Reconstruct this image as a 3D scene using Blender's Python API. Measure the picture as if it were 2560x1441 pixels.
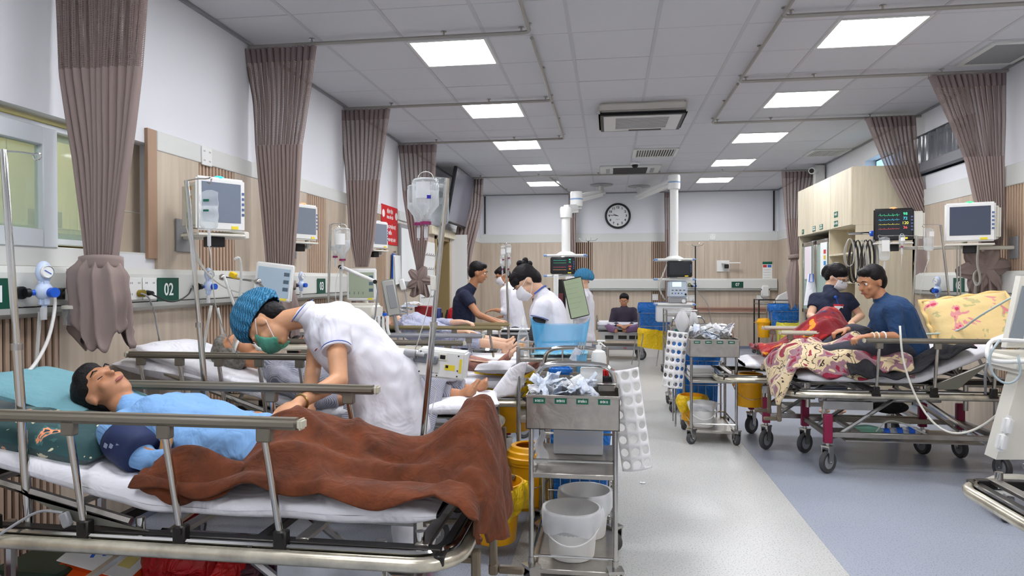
import bpy, bmesh, math, random
from mathutils import Vector, Matrix, Euler, noise
for o in list(bpy.data.objects): bpy.data.objects.remove(o)
S = bpy.context.scene
COL = S.collection
V = Vector
PI = math.pi
# ---------------- camera, world, exposure ----------------
F_PX, YAW, PIT, ROL = 1706.0, .1415, .0116, -.0019
CAMP = V((0, 0, 1.343))
FW = V((-math.sin(YAW)*math.cos(PIT), math.cos(YAW)*math.cos(PIT), -math.sin(PIT)))
R0_ = V((math.cos(YAW), math.sin(YAW), 0)); U0_ = R0_.cross(FW)
RT = R0_*math.cos(ROL)+U0_*math.sin(ROL); UP = -R0_*math.sin(ROL)+U0_*math.cos(ROL)
cd = bpy.data.cameras.new('camera'); cam = bpy.data.objects.new('camera', cd); COL.objects.link(cam)
cd.sensor_width = 36; cd.lens = 36*F_PX/2560; cd.clip_start = .05
m3 = Matrix((RT, UP, -FW)).transposed()
cam.matrix_world = Matrix.Translation(CAMP) @ m3.to_4x4()
S.camera = cam
S.view_settings.view_transform = 'Standard'; S.view_settings.look = 'None'
S.view_settings.exposure = 0.0; S.view_settings.gamma = 1; S.view_settings.use_curve_mapping = False
w = bpy.data.worlds.new('world'); S.world = w; w.use_nodes = True
w.node_tree.nodes['Background'].inputs[0].default_value = (.9, .95, 1, 1)
w.node_tree.nodes['Background'].inputs[1].default_value = .25
LAMP = 28.5      # emission of the ceiling light panels
def at(px, py, Y):            # point of the room at depth Y seen at that spot of the photograph
    d = FW+RT*((px-1280)/F_PX)-UP*((py-720.5)/F_PX)
    return CAMP+d*(Y/d.y)
def atX(px, py, X):
    d = FW+RT*((px-1280)/F_PX)-UP*((py-720.5)/F_PX)
    return CAMP+d*(X/d.x)
# ---------------- materials ----------------
def lin(c):
    return tuple((x/12.92 if x <= .04045 else ((x+.055)/1.055)**2.4) for x in [k/255 for k in c])+(1,)
MATS = {}
def mat(name, rgb, rough=.5, metal=0, var=0, scale=8, bump=0, bscale=60, spec=.5, alpha=1, trans=0, emit=0, emc=None, stretch=None, sheen=0, coat=0, kind=None, rgb2=None, ior=1.45):
    if name in MATS: return MATS[name]
    m = bpy.data.materials.new(name); m.use_nodes = True; MATS[name] = m
    nt = m.node_tree; N = nt.nodes; L = nt.links; b = N['Principled BSDF']
    b.inputs['Base Color'].default_value = lin(rgb); b.inputs['Roughness'].default_value = rough
    b.inputs['Metallic'].default_value = metal; b.inputs['Specular IOR Level'].default_value = spec
    b.inputs['Alpha'].default_value = alpha; b.inputs['Transmission Weight'].default_value = trans; b.inputs['IOR'].default_value = ior
    if sheen: b.inputs['Sheen Weight'].default_value = sheen; b.inputs['Sheen Roughness'].default_value = .4
    if coat: b.inputs['Coat Weight'].default_value = coat
    if emit:
        b.inputs['Emission Color'].default_value = lin(emc or rgb); b.inputs['Emission Strength'].default_value = emit
    tc = N.new('ShaderNodeTexCoord'); mp = N.new('ShaderNodeMapping'); L.new(tc.outputs['Object'], mp.inputs[0])
    if stretch: mp.inputs['Scale'].default_value = stretch
    if var or rgb2:
        n = N.new('ShaderNodeTexNoise'); n.inputs['Scale'].default_value = scale; n.inputs['Detail'].default_value = 5; n.inputs['Roughness'].default_value = .6
        L.new(mp.outputs[0], n.inputs[0])
        r = N.new('ShaderNodeValToRGB'); L.new(n.outputs[0], r.inputs[0]); r.color_ramp.elements[0].position = .3; r.color_ramp.elements[1].position = .7
        if rgb2: a, c = rgb2, rgb
        else: a = tuple(max(0, k*(1-var)) for k in rgb); c = tuple(min(255, k*(1+var)) for k in rgb)
        r.color_ramp.elements[0].color = lin(a); r.color_ramp.elements[1].color = lin(c); L.new(r.outputs[0], b.inputs['Base Color'])
    if bump:
        n2 = N.new('ShaderNodeTexNoise'); n2.inputs['Scale'].default_value = bscale; n2.inputs['Detail'].default_value = 3
        L.new(mp.outputs[0], n2.inputs[0]); bp = N.new('ShaderNodeBump'); bp.inputs['Strength'].default_value = bump; bp.inputs['Distance'].default_value = .01 if bscale > 28 else .05
        if bscale <= 28: n2.inputs['Distortion'].default_value = 1.2
        L.new(n2.outputs[0], bp.inputs['Height']); L.new(bp.outputs[0], b.inputs['Normal'])
    return m
def NB(m): return m.node_tree.nodes, m.node_tree.links, m.node_tree.nodes['Principled BSDF']
def patmat(name, stops, scale, rough=.8, tex='NOISE', dist=.6, bump=.4, sheen=.3, detail=3, bscale=None):
    m = mat(name, stops[0][1], rough, sheen=sheen); N, L, b = NB(m)
    tc = N.new('ShaderNodeTexCoord'); 
    n = N.new('ShaderNodeTexNoise' if tex == 'NOISE' else 'ShaderNodeTexVoronoi'); n.inputs['Scale'].default_value = scale
    if tex == 'NOISE': n.inputs['Detail'].default_value = detail; n.inputs['Distortion'].default_value = dist
    L.new(tc.outputs['Object'], n.inputs[0]); r = N.new('ShaderNodeValToRGB'); r.color_ramp.interpolation = 'CONSTANT'
    while len(r.color_ramp.elements) < len(stops): r.color_ramp.elements.new(.5)
    for e, (p, c) in zip(r.color_ramp.elements, stops): e.position = p; e.color = lin(c)
    L.new(n.outputs['Fac' if tex == 'NOISE' else 'Color'], r.inputs[0]); L.new(r.outputs[0], b.inputs['Base Color'])
    if bump:
        n2 = N.new('ShaderNodeTexNoise'); n2.inputs['Scale'].default_value = bscale or 14; L.new(tc.outputs['Object'], n2.inputs[0])
        bp = N.new('ShaderNodeBump'); bp.inputs['Strength'].default_value = bump; bp.inputs['Distance'].default_value = .03; L.new(n2.outputs[0], bp.inputs['Height']); L.new(bp.outputs[0], b.inputs['Normal'])
    return m
def stripemat(name, c1, c2, freq, axis='X', rough=.85, bump=.5):
    m = mat(name, c1, rough); N, L, b = NB(m)
    tc = N.new('ShaderNodeTexCoord'); wv = N.new('ShaderNodeTexWave'); wv.bands_direction = axis; wv.inputs['Scale'].default_value = freq; wv.inputs['Distortion'].default_value = 1.5; wv.inputs['Detail Scale'].default_value = .3
    L.new(tc.outputs['Object'], wv.inputs[0]); r = N.new('ShaderNodeValToRGB'); r.color_ramp.elements[0].color = lin(c2); r.color_ramp.elements[1].color = lin(c1); r.color_ramp.elements[0].position = .25; r.color_ramp.elements[1].position = .6
    L.new(wv.outputs[0], r.inputs[0]); L.new(r.outputs[0], b.inputs['Base Color'])
    n2 = N.new('ShaderNodeTexNoise'); n2.inputs['Scale'].default_value = 16; L.new(tc.outputs['Object'], n2.inputs[0])
    bp = N.new('ShaderNodeBump'); bp.inputs['Strength'].default_value = bump; bp.inputs['Distance'].default_value = .04; L.new(n2.outputs[0], bp.inputs['Height']); L.new(bp.outputs[0], b.inputs['Normal'])
    return m
WHITE = mat('white_paint', (226, 228, 232), .7)
CEILM = mat('ceiling_tile_white', (206, 207, 211), .85, bump=.1, bscale=300)
GRIDM = mat('ceiling_grid_white', (190, 191, 195), .6)
TRIM = mat('trim_white', (214, 216, 212), .5)
WOOD = mat('laminate_wood', (206, 192, 173), .45, scale=3, stretch=(7, 7, .4), rgb2=(184, 169, 150), bump=.02)
WOODD = mat('laminate_groove', (92, 74, 62), .7)
SLATM = mat('slat_wood', (190, 165, 142), .5, var=.06, stretch=(6, 6, .5))
CABM = mat('cream_laminate', (214, 204, 178), .45, var=.05, scale=3, stretch=(6, 6, .5))
STEEL = mat('stainless_steel', (190, 188, 184), .24, 1, var=.12, scale=5)
STEELB = mat('brushed_steel_sheet', (176, 172, 164), .36, 1, var=.14, scale=4, bump=.08, bscale=9)
CHROME = mat('chrome', (205, 204, 200), .1, 1)
DARKM = mat('dark_steel', (52, 50, 48), .35, .6)
BLACK = mat('black_plastic', (24, 24, 26), .4)
RUB = mat('rubber_grey', (70, 70, 72), .6)
RAILM = mat('rail_greige_plastic', (120, 114, 101), .42)
RAILL = mat('rail_cream_plastic', (206, 202, 184), .45)
RAILY = mat('rail_olive_plastic', (140, 128, 92), .42)
BUMP = mat('bumper_worn_steel', (196, 190, 172), .3, .75, var=.15, scale=9)
CRANK = mat('crank_brown_plastic', (116, 104, 86), .5)
MAG = mat('magenta_paint', (140, 24, 66), .35)
PINKP = mat('faded_mauve_paint', (176, 138, 158), .5)
WP = mat('white_plastic', (232, 233, 230), .35)
WP2 = mat('cream_plastic', (222, 220, 208), .4)
GP = mat('grey_plastic', (150, 152, 154), .45)
SHEET = mat('white_sheet', (238, 238, 243), .85, bump=.7, bscale=5)
MATT = mat('dark_mattress', (54, 54, 56), .6)
BLANK = mat('brown_fleece', (96, 48, 22), .9, var=.2, scale=12, bump=.3, bscale=13, sheen=.06)
TANF = mat('tan_blanket_edge', (176, 128, 76), .85)
CURT = mat('taupe_curtain', (146, 130, 125), .85, bump=.05, bscale=200)
CURTH = mat('taupe_curtain_hem', (126, 112, 112), .75)
YEL = mat('yellow_plastic', (246, 178, 14), .38)
YBAG = mat('yellow_bag', (250, 208, 24), .35, bump=.7, bscale=16)
YB2 = mat('lemon_bag', (226, 216, 70), .35, bump=.5, bscale=12)
BBAG = mat('blue_bag', (28, 112, 196), .35, bump=.7, bscale=12)
WBK = mat('white_bucket_plastic', (236, 236, 234), .32)
GREEN = mat('green_sign', (12, 96, 74), .45)
GLD = mat('green_dark_sign', (10, 74, 58), .45)
WT = mat('sign_white', (240, 244, 242), .5)
BLUE = mat('blue_plastic', (28, 92, 204), .35)
LBL = mat('pale_blue_plastic', (196, 212, 238), .35)
SKIN = mat('skin_light', (214, 160, 122), .5, var=.05)
SKIN2 = mat('skin_warm', (190, 134, 98), .5, var=.06)
SKIN3 = mat('skin_pale', (222, 178, 148), .5, var=.05)
SKIN4 = mat('skin_foot_bruised', (150, 104, 90), .55, var=.25, scale=14)
HAIR = mat('black_hair', (20, 17, 18), .55, bump=.5, bscale=90, spec=.25)
GHAIR = mat('grey_hair', (140, 136, 128), .6, scale=50, rgb2=(84, 80, 74), bump=.8, bscale=60)
UNI = mat('white_uniform', (232, 232, 240), .8, bump=.45, bscale=5)
PIPE = mat('blue_piping', (60, 92, 176), .6)
NAVY = mat('navy_scrubs', (26, 34, 60), .8, bump=.45, bscale=7)
DENIM = mat('dark_blue_denim', (34, 66, 106), .85, bump=.45, bscale=8)
TEAL = mat('teal_dark_cloth', (28, 62, 66), .85)
CYANT = mat('pale_teal_cloth', (116, 166, 176), .85, bump=.3, bscale=8)
PJ = mat('light_blue_pyjama', (126, 172, 222), .8, bump=.5, bscale=8)
NCUFF = mat('navy_cuff', (30, 44, 84), .7)
GOWN = stripemat('grey_striped_gown', (176, 176, 186), (124, 128, 144), 60, 'Y')
GOWN2 = mat('pale_grey_gown', (190, 192, 206), .85, scale=22, rgb2=(150, 158, 190), bump=.8, bscale=10)
BLK = mat('black_cloth', (36, 36, 40), .85, bump=.5, bscale=10)
DGREY = mat('dark_grey_trousers', (58, 60, 70), .85, bump=.4, bscale=8)
MASKG = mat('green_mask', (92, 168, 142), .7, bump=.3, bscale=20)
MASKW = mat('white_mask', (232, 232, 236), .7)
REDF = patmat('red_floral_blanket', [(0, (26, 38, 92)), (.37, (128, 14, 26)), (.56, (170, 26, 28)), (.64, (228, 150, 24)), (.69, (40, 90, 52))], 7)
FLOR = patmat('plum_floral_blanket', [(0, (60, 22, 34)), (.36, (142, 30, 56)), (.44, (150, 112, 122)), (.52, (216, 196, 156)), (.585, (58, 40, 40)), (.6, (220, 200, 160)), (.68, (150, 40, 62))], 6.5)
PILF = patmat('yellow_floral_pillow', [(0, (206, 60, 92)), (.34, (226, 150, 150)), (.41, (236, 208, 146)), (.64, (196, 186, 130)), (.7, (226, 130, 140))], 9, bump=.2)
PILT = patmat('teal_leaf_pillow', [(0, (214, 208, 176)), (.38, (38, 74, 76)), (.62, (60, 104, 104)), (.66, (232, 150, 110)), (.7, (26, 54, 58))], 14, bump=.2)
CLEAR = None
def clearmat(name, tint=(235, 242, 245), op=.28, rough=.08):
    m = mat(name, tint, rough); N, L, b = NB(m); out = N['Material Output']
    t = N.new('ShaderNodeBsdfTransparent'); mx = N.new('ShaderNodeMixShader')
    lw = N.new('ShaderNodeLayerWeight'); lw.inputs[0].default_value = .35
    ma = N.new('ShaderNodeMath'); ma.operation = 'MULTIPLY_ADD'; ma.inputs[1].default_value = .6; ma.inputs[2].default_value = op; ma.use_clamp = True
    L.new(lw.outputs['Facing'], ma.inputs[0]); L.new(ma.outputs[0], mx.inputs[0]); L.new(t.outputs[0], mx.inputs[1]); L.new(b.outputs[0], mx.inputs[2]); L.new(mx.outputs[0], out.inputs[0])
    return m
CLR = clearmat('clear_plastic', op=.12); CLRF = clearmat('frosted_plastic', (228, 230, 232), .55, .3); GLASS = clearmat('window_glass', (190, 214, 200), .18, .04)
LIQ = clearmat('saline_liquid', (232, 238, 238), .2, .04); TUBE = clearmat('infusion_tubing', (225, 228, 222), .5, .2); BLF = clearmat('blue_film', (96, 186, 232), .5, .25)
PKT = mat('sterile_wrapper', (226, 230, 236), .35, scale=30, rgb2=(176, 192, 214), bump=.8, bscale=30)
def netmat():
    m = mat('curtain_net', (128, 112, 106), .8); N, L, b = NB(m); out = N['Material Output']
    uv = N.new('ShaderNodeUVMap'); sp = N.new('ShaderNodeSeparateXYZ'); L.new(uv.outputs[0], sp.inputs[0])
    ms = []
    for ax, k, th in ((0, 2*PI/.012, .1), (1, 2*PI/.008, -.25)):
        a = N.new('ShaderNodeMath'); a.operation = 'MULTIPLY'; a.inputs[1].default_value = k; L.new(sp.outputs[ax], a.inputs[0])
        s = N.new('ShaderNodeMath'); s.operation = 'SINE'; L.new(a.outputs[0], s.inputs[0])
        g = N.new('ShaderNodeMath'); g.operation = 'GREATER_THAN'; g.inputs[1].default_value = th; L.new(s.outputs[0], g.inputs[0]); ms.append(g)
    x = N.new('ShaderNodeMath'); x.operation = 'MAXIMUM'; L.new(ms[0].outputs[0], x.inputs[0]); L.new(ms[1].outputs[0], x.inputs[1])
    t = N.new('ShaderNodeBsdfTransparent'); mx = N.new('ShaderNodeMixShader'); L.new(x.outputs[0], mx.inputs[0]); L.new(t.outputs[0], mx.inputs[1]); L.new(b.outputs[0], mx.inputs[2]); L.new(mx.outputs[0], out.inputs[0])
    return m
NET = netmat()
def capmat(name, c):
    m = mat(name, c, .75); N, L, b = NB(m)
    tc = N.new('ShaderNodeTexCoord'); wv = N.new('ShaderNodeTexWave'); wv.inputs['Scale'].default_value = 28; wv.inputs['Distortion'].default_value = 5; wv.inputs['Detail Scale'].default_value = 2
    L.new(tc.outputs['Object'], wv.inputs[0]); bp = N.new('ShaderNodeBump'); bp.inputs['Strength'].default_value = .8; bp.inputs['Distance'].default_value = .008; L.new(wv.outputs[0], bp.inputs['Height']); L.new(bp.outputs[0], b.inputs['Normal'])
    r = N.new('ShaderNodeValToRGB'); r.color_ramp.elements[0].color = lin(tuple(k*.72 for k in c)); r.color_ramp.elements[1].color = lin(tuple(min(255, k*1.12) for k in c)); L.new(wv.outputs[0], r.inputs[0]); L.new(r.outputs[0], b.inputs['Base Color'])
    return m
CAPB = capmat('blue_bouffant_net', (62, 140, 184))
def floormat(name, c, c2):
    m = mat(name, c, .33, spec=.4); N, L, b = NB(m); tc = N.new('ShaderNodeTexCoord')
    n = N.new('ShaderNodeTexNoise'); n.inputs['Scale'].default_value = 130; n.inputs['Detail'].default_value = 2; L.new(tc.outputs['Object'], n.inputs[0])
    r = N.new('ShaderNodeValToRGB'); L.new(n.outputs[0], r.inputs[0]); e = r.color_ramp.elements; e[0].position = .34; e[0].color = lin(c2); e[1].position = .44; e[1].color = lin(c)
    x = e.new(.66); x.color = lin(c); x = e.new(.72); x.color = lin(tuple(min(255, k*1.08) for k in c))
    n3 = N.new('ShaderNodeTexNoise'); n3.inputs['Scale'].default_value = 1.6; n3.inputs['Detail'].default_value = 6; L.new(tc.outputs['Object'], n3.inputs[0])
    mr = N.new('ShaderNodeMapRange'); mr.inputs['To Min'].default_value = .88; mr.inputs['To Max'].default_value = 1.06; L.new(n3.outputs[0], mr.inputs[0])
    hs = N.new('ShaderNodeHueSaturation'); L.new(r.outputs[0], hs.inputs['Color']); L.new(mr.outputs[0], hs.inputs['Value']); L.new(hs.outputs[0], b.inputs['Base Color'])
    mr2 = N.new('ShaderNodeMapRange'); mr2.inputs['To Min'].default_value = .24; mr2.inputs['To Max'].default_value = .42; L.new(n3.outputs[0], mr2.inputs[0]); L.new(mr2.outputs[0], b.inputs['Roughness'])
    return m
FLA = floormat('vinyl_grey_beige', (200, 201, 198), (150, 150, 146)); FLB = floormat('vinyl_blue_grey', (166, 173, 186), (126, 134, 150))
# ---------------- object helpers ----------------
def link(o, parent=None):
    COL.objects.link(o)
    if parent is not None: o.parent = parent
    return o
def tag(o, label=None, cat=None, group=None, kind=None):
    if label: o['label'] = label
    if cat: o['category'] = cat
    if group: o['group'] = group
    if kind: o['kind'] = kind
    return o
def thing(name, label, cat, loc=(0, 0, 0), rz=0, group=None, kind=None):
    o = bpy.data.objects.new(name, None); link(o); o.location = loc; o.rotation_euler = (0, 0, rz); o.empty_display_size = .1
    return tag(o, label, cat, group, kind)
def copy_tree(o, parent=None):
    c = o.copy(); link(c, parent)
    for ch in list(o.children): copy_tree(ch, c)
    return c
def perp(d):
    d = V(d).normalized(); a = V((0, 0, 1)) if abs(d.z) < .9 else V((1, 0, 0))
    x = d.cross(a).normalized(); return x, d.cross(x).normalized()
class B:
    def __init__(s): s.bm = bmesh.new(); s.uv = None
    def box(s, c, sz, rot=None, bev=0, seg=1):
        M = Matrix.Translation(V(c)) @ ((rot.to_matrix().to_4x4() if isinstance(rot, Euler) else rot.to_4x4()) if rot is not None else Matrix.Identity(4)) @ Matrix.Diagonal((sz[0], sz[1], sz[2], 1))
        r = bmesh.ops.create_cube(s.bm, size=1, matrix=M)
        if bev: bmesh.ops.bevel(s.bm, geom=list({e for v in r['verts'] for e in v.link_edges}), offset=bev, segments=seg, affect='EDGES', clamp_overlap=True)
        return s
    def bb(s, a, b, bev=0, seg=1):
        return s.box([(a[i]+b[i])/2 for i in range(3)], [abs(b[i]-a[i]) for i in range(3)], None, bev, seg)
    def cone(s, a, b, r1, r2=None, n=12, cap=True):
        a, b = V(a), V(b); r2 = r1 if r2 is None else r2; x, y = perp(b-a)
        A = [s.bm.verts.new(a+(x*math.cos(t)+y*math.sin(t))*r1) for t in [2*PI*i/n for i in range(n)]]
        C = [s.bm.verts.new(b+(x*math.cos(t)+y*math.sin(t))*r2) for t in [2*PI*i/n for i in range(n)]]
        for i in range(n): s.bm.faces.new((A[i], A[(i+1) % n], C[(i+1) % n], C[i]))
        if cap: s.bm.faces.new(A[::-1]); s.bm.faces.new(C)
        return s
    def tube(s, pts, r, n=8, closed=False, cap=True, smooth=0):
        P = [V(p) for p in pts]
        for _ in range(smooth):
            Q = []
            m = len(P)
            if isinstance(r, (list, tuple)):
                r2 = []
                for i in range(m-1): r2 += [r[i]*.75+r[i+1]*.25, r[i]*.25+r[i+1]*.75]
                r = r2
            for i in range(m-(0 if closed else 1)):
                p, q = P[i], P[(i+1) % m]; Q += [p*.75+q*.25, p*.25+q*.75]
            if not closed: Q[0] = P[0]; Q[-1] = P[-1]
            P = Q
        m = len(P); rings = []; x = None
        for i in range(m):
            if closed: d = P[(i+1) % m]-P[i-1]
            else: d = P[min(i+1, m-1)]-P[max(i-1, 0)]
            d = d.normalized() if d.length > 1e-9 else V((0, 0, 1))
            if x is None: x, y = perp(d)
            else:
                x = x-d*x.dot(d); x = x.normalized() if x.length > 1e-6 else perp(d)[0]
                y = d.cross(x)
            rr = r[i] if isinstance(r, (list, tuple)) else r
            rings.append([s.bm.verts.new(P[i]+(x*math.cos(t)+y*math.sin(t))*rr) for t in [2*PI*k/n for k in range(n)]])
        for i in range(m if closed else m-1):
            a, b = rings[i], rings[(i+1) % m]
            for k in range(n): s.bm.faces.new((a[k], a[(k+1) % n], b[(k+1) % n], b[k]))
        if cap and not closed: s.bm.faces.new(rings[0][::-1]); s.bm.faces.new(rings[-1])
        return s
    def lathe(s, prof, c=(0, 0, 0), n=20, rot=None, sq=1.0):
        M = Matrix.Translation(V(c)) @ (rot.to_4x4() if rot is not None else Matrix.Identity(4)); R = []
        for r, z in prof:
            if r < 1e-5: R.append([s.bm.verts.new(M @ V((0, 0, z)))])
            else: R.append([s.bm.verts.new(M @ V((r*math.cos(t), r*sq*math.sin(t), z))) for t in [2*PI*k/n for k in range(n)]])
        for a, b in zip(R, R[1:]):
            for k in range(n):
                f = [a[k % len(a)], a[(k+1) % len(a)], b[(k+1) % len(b)], b[k % len(b)]]; u = []
                for v in f:
                    if v not in u: u.append(v)
                if len(u) > 2:
                    try: s.bm.faces.new(u)
                    except ValueError: pass
        return s
    def ell(s, c, r, rot=None, n=16, m=10):
        M = Matrix.Translation(V(c)) @ (rot.to_4x4() if rot is not None else Matrix.Identity(4)) @ Matrix.Diagonal((r[0], r[1], r[2], 1))
        bmesh.ops.create_uvsphere(s.bm, u_segments=n, v_segments=m, radius=1, matrix=M); return s
    def prism(s, pts, d):
        P = [V(p) for p in pts]; d = V(d)
        a = [s.bm.verts.new(p) for p in P]; b = [s.bm.verts.new(p+d) for p in P]; n = len(P)
        s.bm.faces.new(a); s.bm.faces.new(b[::-1])
        for i in range(n): s.bm.faces.new((a[(i+1) % n], a[i], b[i], b[(i+1) % n]))
        return s
    def grid(s, f, nu, nv, cu=False, uvs=(1, 1)):
        uvl = s.bm.loops.layers.uv.verify()
        g = [[s.bm.verts.new(f(i/nu, j/nv)) for j in range(nv+1)] for i in range(nu+(0 if cu else 1))]
        for i in range(nu):
            for j in range(nv):
                i2 = (i+1) % len(g)
                try: fc = s.bm.faces.new((g[i][j], g[i2][j], g[i2][j+1], g[i][j+1]))
                except ValueError: continue
                for lp, (uu, vv) in zip(fc.loops, ((i, j), (i+1, j), (i+1, j+1), (i, j+1))): lp[uvl].uv = (uu/nu*uvs[0], vv/nv*uvs[1])
        return s
    def mesh(s, name, m, smooth=False, solid=0):
        if solid: pass
        bmesh.ops.recalc_face_normals(s.bm, faces=s.bm.faces)
        me = bpy.data.meshes.new(name); s.bm.to_mesh(me); s.bm.free()
        if m: me.materials.append(m)
        if smooth:
            for p in me.polygons: p.use_smooth = True
            if smooth != 'all': me.set_sharp_from_angle(angle=math.radians(38 if smooth is True else smooth))
        return me
    def obj(s, name, m, parent=None, smooth=True, solid=0, label=None, cat=None, group=None, kind=None, loc=None):
        o = bpy.data.objects.new(name, s.mesh(name, m, smooth)); link(o, parent)
        if solid:
            md = o.modifiers.new('s', 'SOLIDIFY'); md.thickness = solid; md.offset = 0
        if loc: o.location = loc
        return tag(o, label, cat, group, kind)
def mirrorx(o): pass
TMP = bpy.data.scenes.new('tmp')
def evalmesh(o):
    TMP.collection.objects.link(o)
    with bpy.context.temp_override(scene=TMP, view_layer=TMP.view_layers[0]):
        dg = bpy.context.evaluated_depsgraph_get(); me = bpy.data.meshes.new_from_object(o.evaluated_get(dg))
    bpy.data.objects.remove(o); return me
def text(s, size, m, parent, loc, rot, name='lettering', ext=.0008, align='CENTER', sx=1, bold=0):
    c = bpy.data.curves.new(name, 'FONT'); c.body = s; c.size = size; c.align_x = align; c.align_y = 'CENTER'; c.extrude = ext; c.resolution_u = 3; c.offset = bold
    t = bpy.data.objects.new(name, c); me = evalmesh(t)
    me.materials.clear(); me.materials.append(m); me.name = name
    o = bpy.data.objects.new(name, me); link(o, parent); o.location = loc; o.rotation_euler = rot; o.scale = (sx, 1, 1); return o
RX = (PI/2, 0, 0)                 # text facing -y (towards the camera from the back wall)
RXL = (PI/2, 0, PI/2)             # text facing +x (on the left wall)
RXR = (PI/2, 0, -PI/2)            # text facing -x (on the right wall)
def blob(elems, vox, name, m, parent=None, sm=6, wr=0, wscale=9, **kw):
    b = B()
    for e in elems:
        if e[0] == 'c':
            _, a, ra, c, rc = e; a, c = V(a), V(c); n = 14
            d = c-a
            if d.length < 1e-5: b.ell(a, (ra, ra, ra), None, 14, 9); continue
            d = d.normalized(); k = 5; pts = []; rs = []
            for i in range(k): t = -PI/2+PI/2*i/k; pts.append(a+d*ra*math.sin(t)); rs.append(max(ra*math.cos(t), 1e-4))
            pts.append(a); rs.append(ra); pts.append(c); rs.append(rc)
            for i in range(1, k+1): t = PI/2*i/k; pts.append(c+d*rc*math.sin(t)); rs.append(max(rc*math.cos(t), 1e-4))
            b.tube(pts, rs, n)
        elif e[0] == 'k': b.cone(e[1], e[3], e[2], e[4], 18)
        elif e[0] == 'e': b.ell(e[1], e[2], e[3] if len(e) > 3 else None, 20, 12)
        elif e[0] == 'b': b.box(e[1], e[2], e[3] if len(e) > 3 else None)
    me = b.mesh(name, m)
    o = bpy.data.objects.new(name, me)
    r = o.modifiers.new('r', 'REMESH'); r.mode = 'VOXEL'; r.voxel_size = vox; r.use_smooth_shade = True
    if sm: q = o.modifiers.new('q', 'SMOOTH'); q.iterations = sm; q.factor = .6
    me2 = evalmesh(o); bpy.data.meshes.remove(me)
    if wr:
        nv = len(me2.vertices); import array; ca = array.array('f', [0])*(3*nv); na = array.array('f', [0])*(3*nv)
        me2.vertices.foreach_get('co', ca); me2.vertices.foreach_get('normal', na)
        for i in range(nv):
            p = V(ca[3*i:3*i+3]); k = noise.noise(V((p.x*wscale, p.y*wscale, p.z*wscale*.6+3)))+.5*noise.noise(V((p.x*wscale*2.3, p.y*wscale*1.4, p.z*wscale*2.1)))
            k *= wr; ca[3*i] += na[3*i]*k; ca[3*i+1] += na[3*i+1]*k; ca[3*i+2] += na[3*i+2]*k
        me2.vertices.foreach_set('co', ca); me2.update()
    me2.materials.clear(); me2.materials.append(m); me2.name = name
    for p in me2.polygons: p.use_smooth = True
    o = bpy.data.objects.new(name, me2); link(o, parent); return tag(o, **kw)
random.seed(7)
XL, XR, YB, YF, H = -2.62, 3.24, 13.8, -1.75, 3.09
def struct(b, name, m, smooth=False, label=None): return b.obj(name, m, None, smooth, kind='structure', label=label)
# floor: two colours of vinyl sheet
fl = struct(B().bb((XL-.3, YF, -.12), (XR+.3, YB+.2, -.004)), 'floor', FLB)
for n_, x0, x1, m_ in (('vinyl_sheet', XL, -.46, FLB), ('vinyl_sheet', -.46, 1.08, FLA), ('vinyl_sheet', 1.08, XR, FLB)):
    for k, (y0, y1) in enumerate(((YF, 3.9), (3.9, 8.8), (8.8, YB))):
        B().bb((x0+.0005, y0+.0003, -.004), (x1-.0005, y1-.0003, 0)).obj(n_, m_, fl, False)
# ceiling: grid of tiles
ce = struct(B().bb((XL-.3, YF, H+.03), (XR+.3, YB+.2, H+.12)), 'ceiling', GRIDM)
gx = [-2.6748+.6*k for k in range(11)]; gy = [4.2548+.6*k for k in range(-10, 17)]
LX = (1.525-3.0, 1.525); LY = [4.8548+1.8*k for k in range(-3, 5)]
tile_me = {}
lights = []
for i in range(10):
    for j in range(26):
        x0, x1, y0, y1 = max(gx[i], XL), min(gx[i+1], XR), max(gy[j], YF), min(gy[j+1], YB)
        if y1-y0 < .03: continue
        if i in (2, 7) and any(abs(gy[j]-q) < .05 for q in LY): lights.append((x0, y0)); continue
        key = (round(x1-x0, 3), round(y1-y0, 3))
        if key not in tile_me: tile_me[key] = B().box((0, 0, 0), (key[0]-.012, key[1]-.008, .018), None, .003).mesh('ceiling_tile', CEILM)
        o = bpy.data.objects.new('ceiling_tile', tile_me[key]); link(o, ce); o.location = ((x0+x1)/2, (y0+y1)/2, H+.008+.003*noise.noise(V((i*3.3, j*2.7, 0))))
b = B()
for x in gx[1:-1]: b.bb((x-.013, YF, H-.004), (x+.013, YB, H+.02))
for y in gy[1:-1]: b.bb((XL, y-.004, H-.001), (XR, y+.004, H+.02))
o = b.obj('ceiling_grid', GRIDM, ce, False); o['kind'] = 'stuff'
for x in (XL+.011, XR-.011): struct(B().bb((x-.011, YF, H-.022), (x+.011, YB, H-.004)), 'trim_1' if x < 0 else 'trim_2', mat('shadow_gap_trim', (150, 150, 152), .6))
struct(B().bb((XL, YB-.022, H-.022), (XR, YB, H-.004)), 'trim_3', MATS['shadow_gap_trim'])
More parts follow.
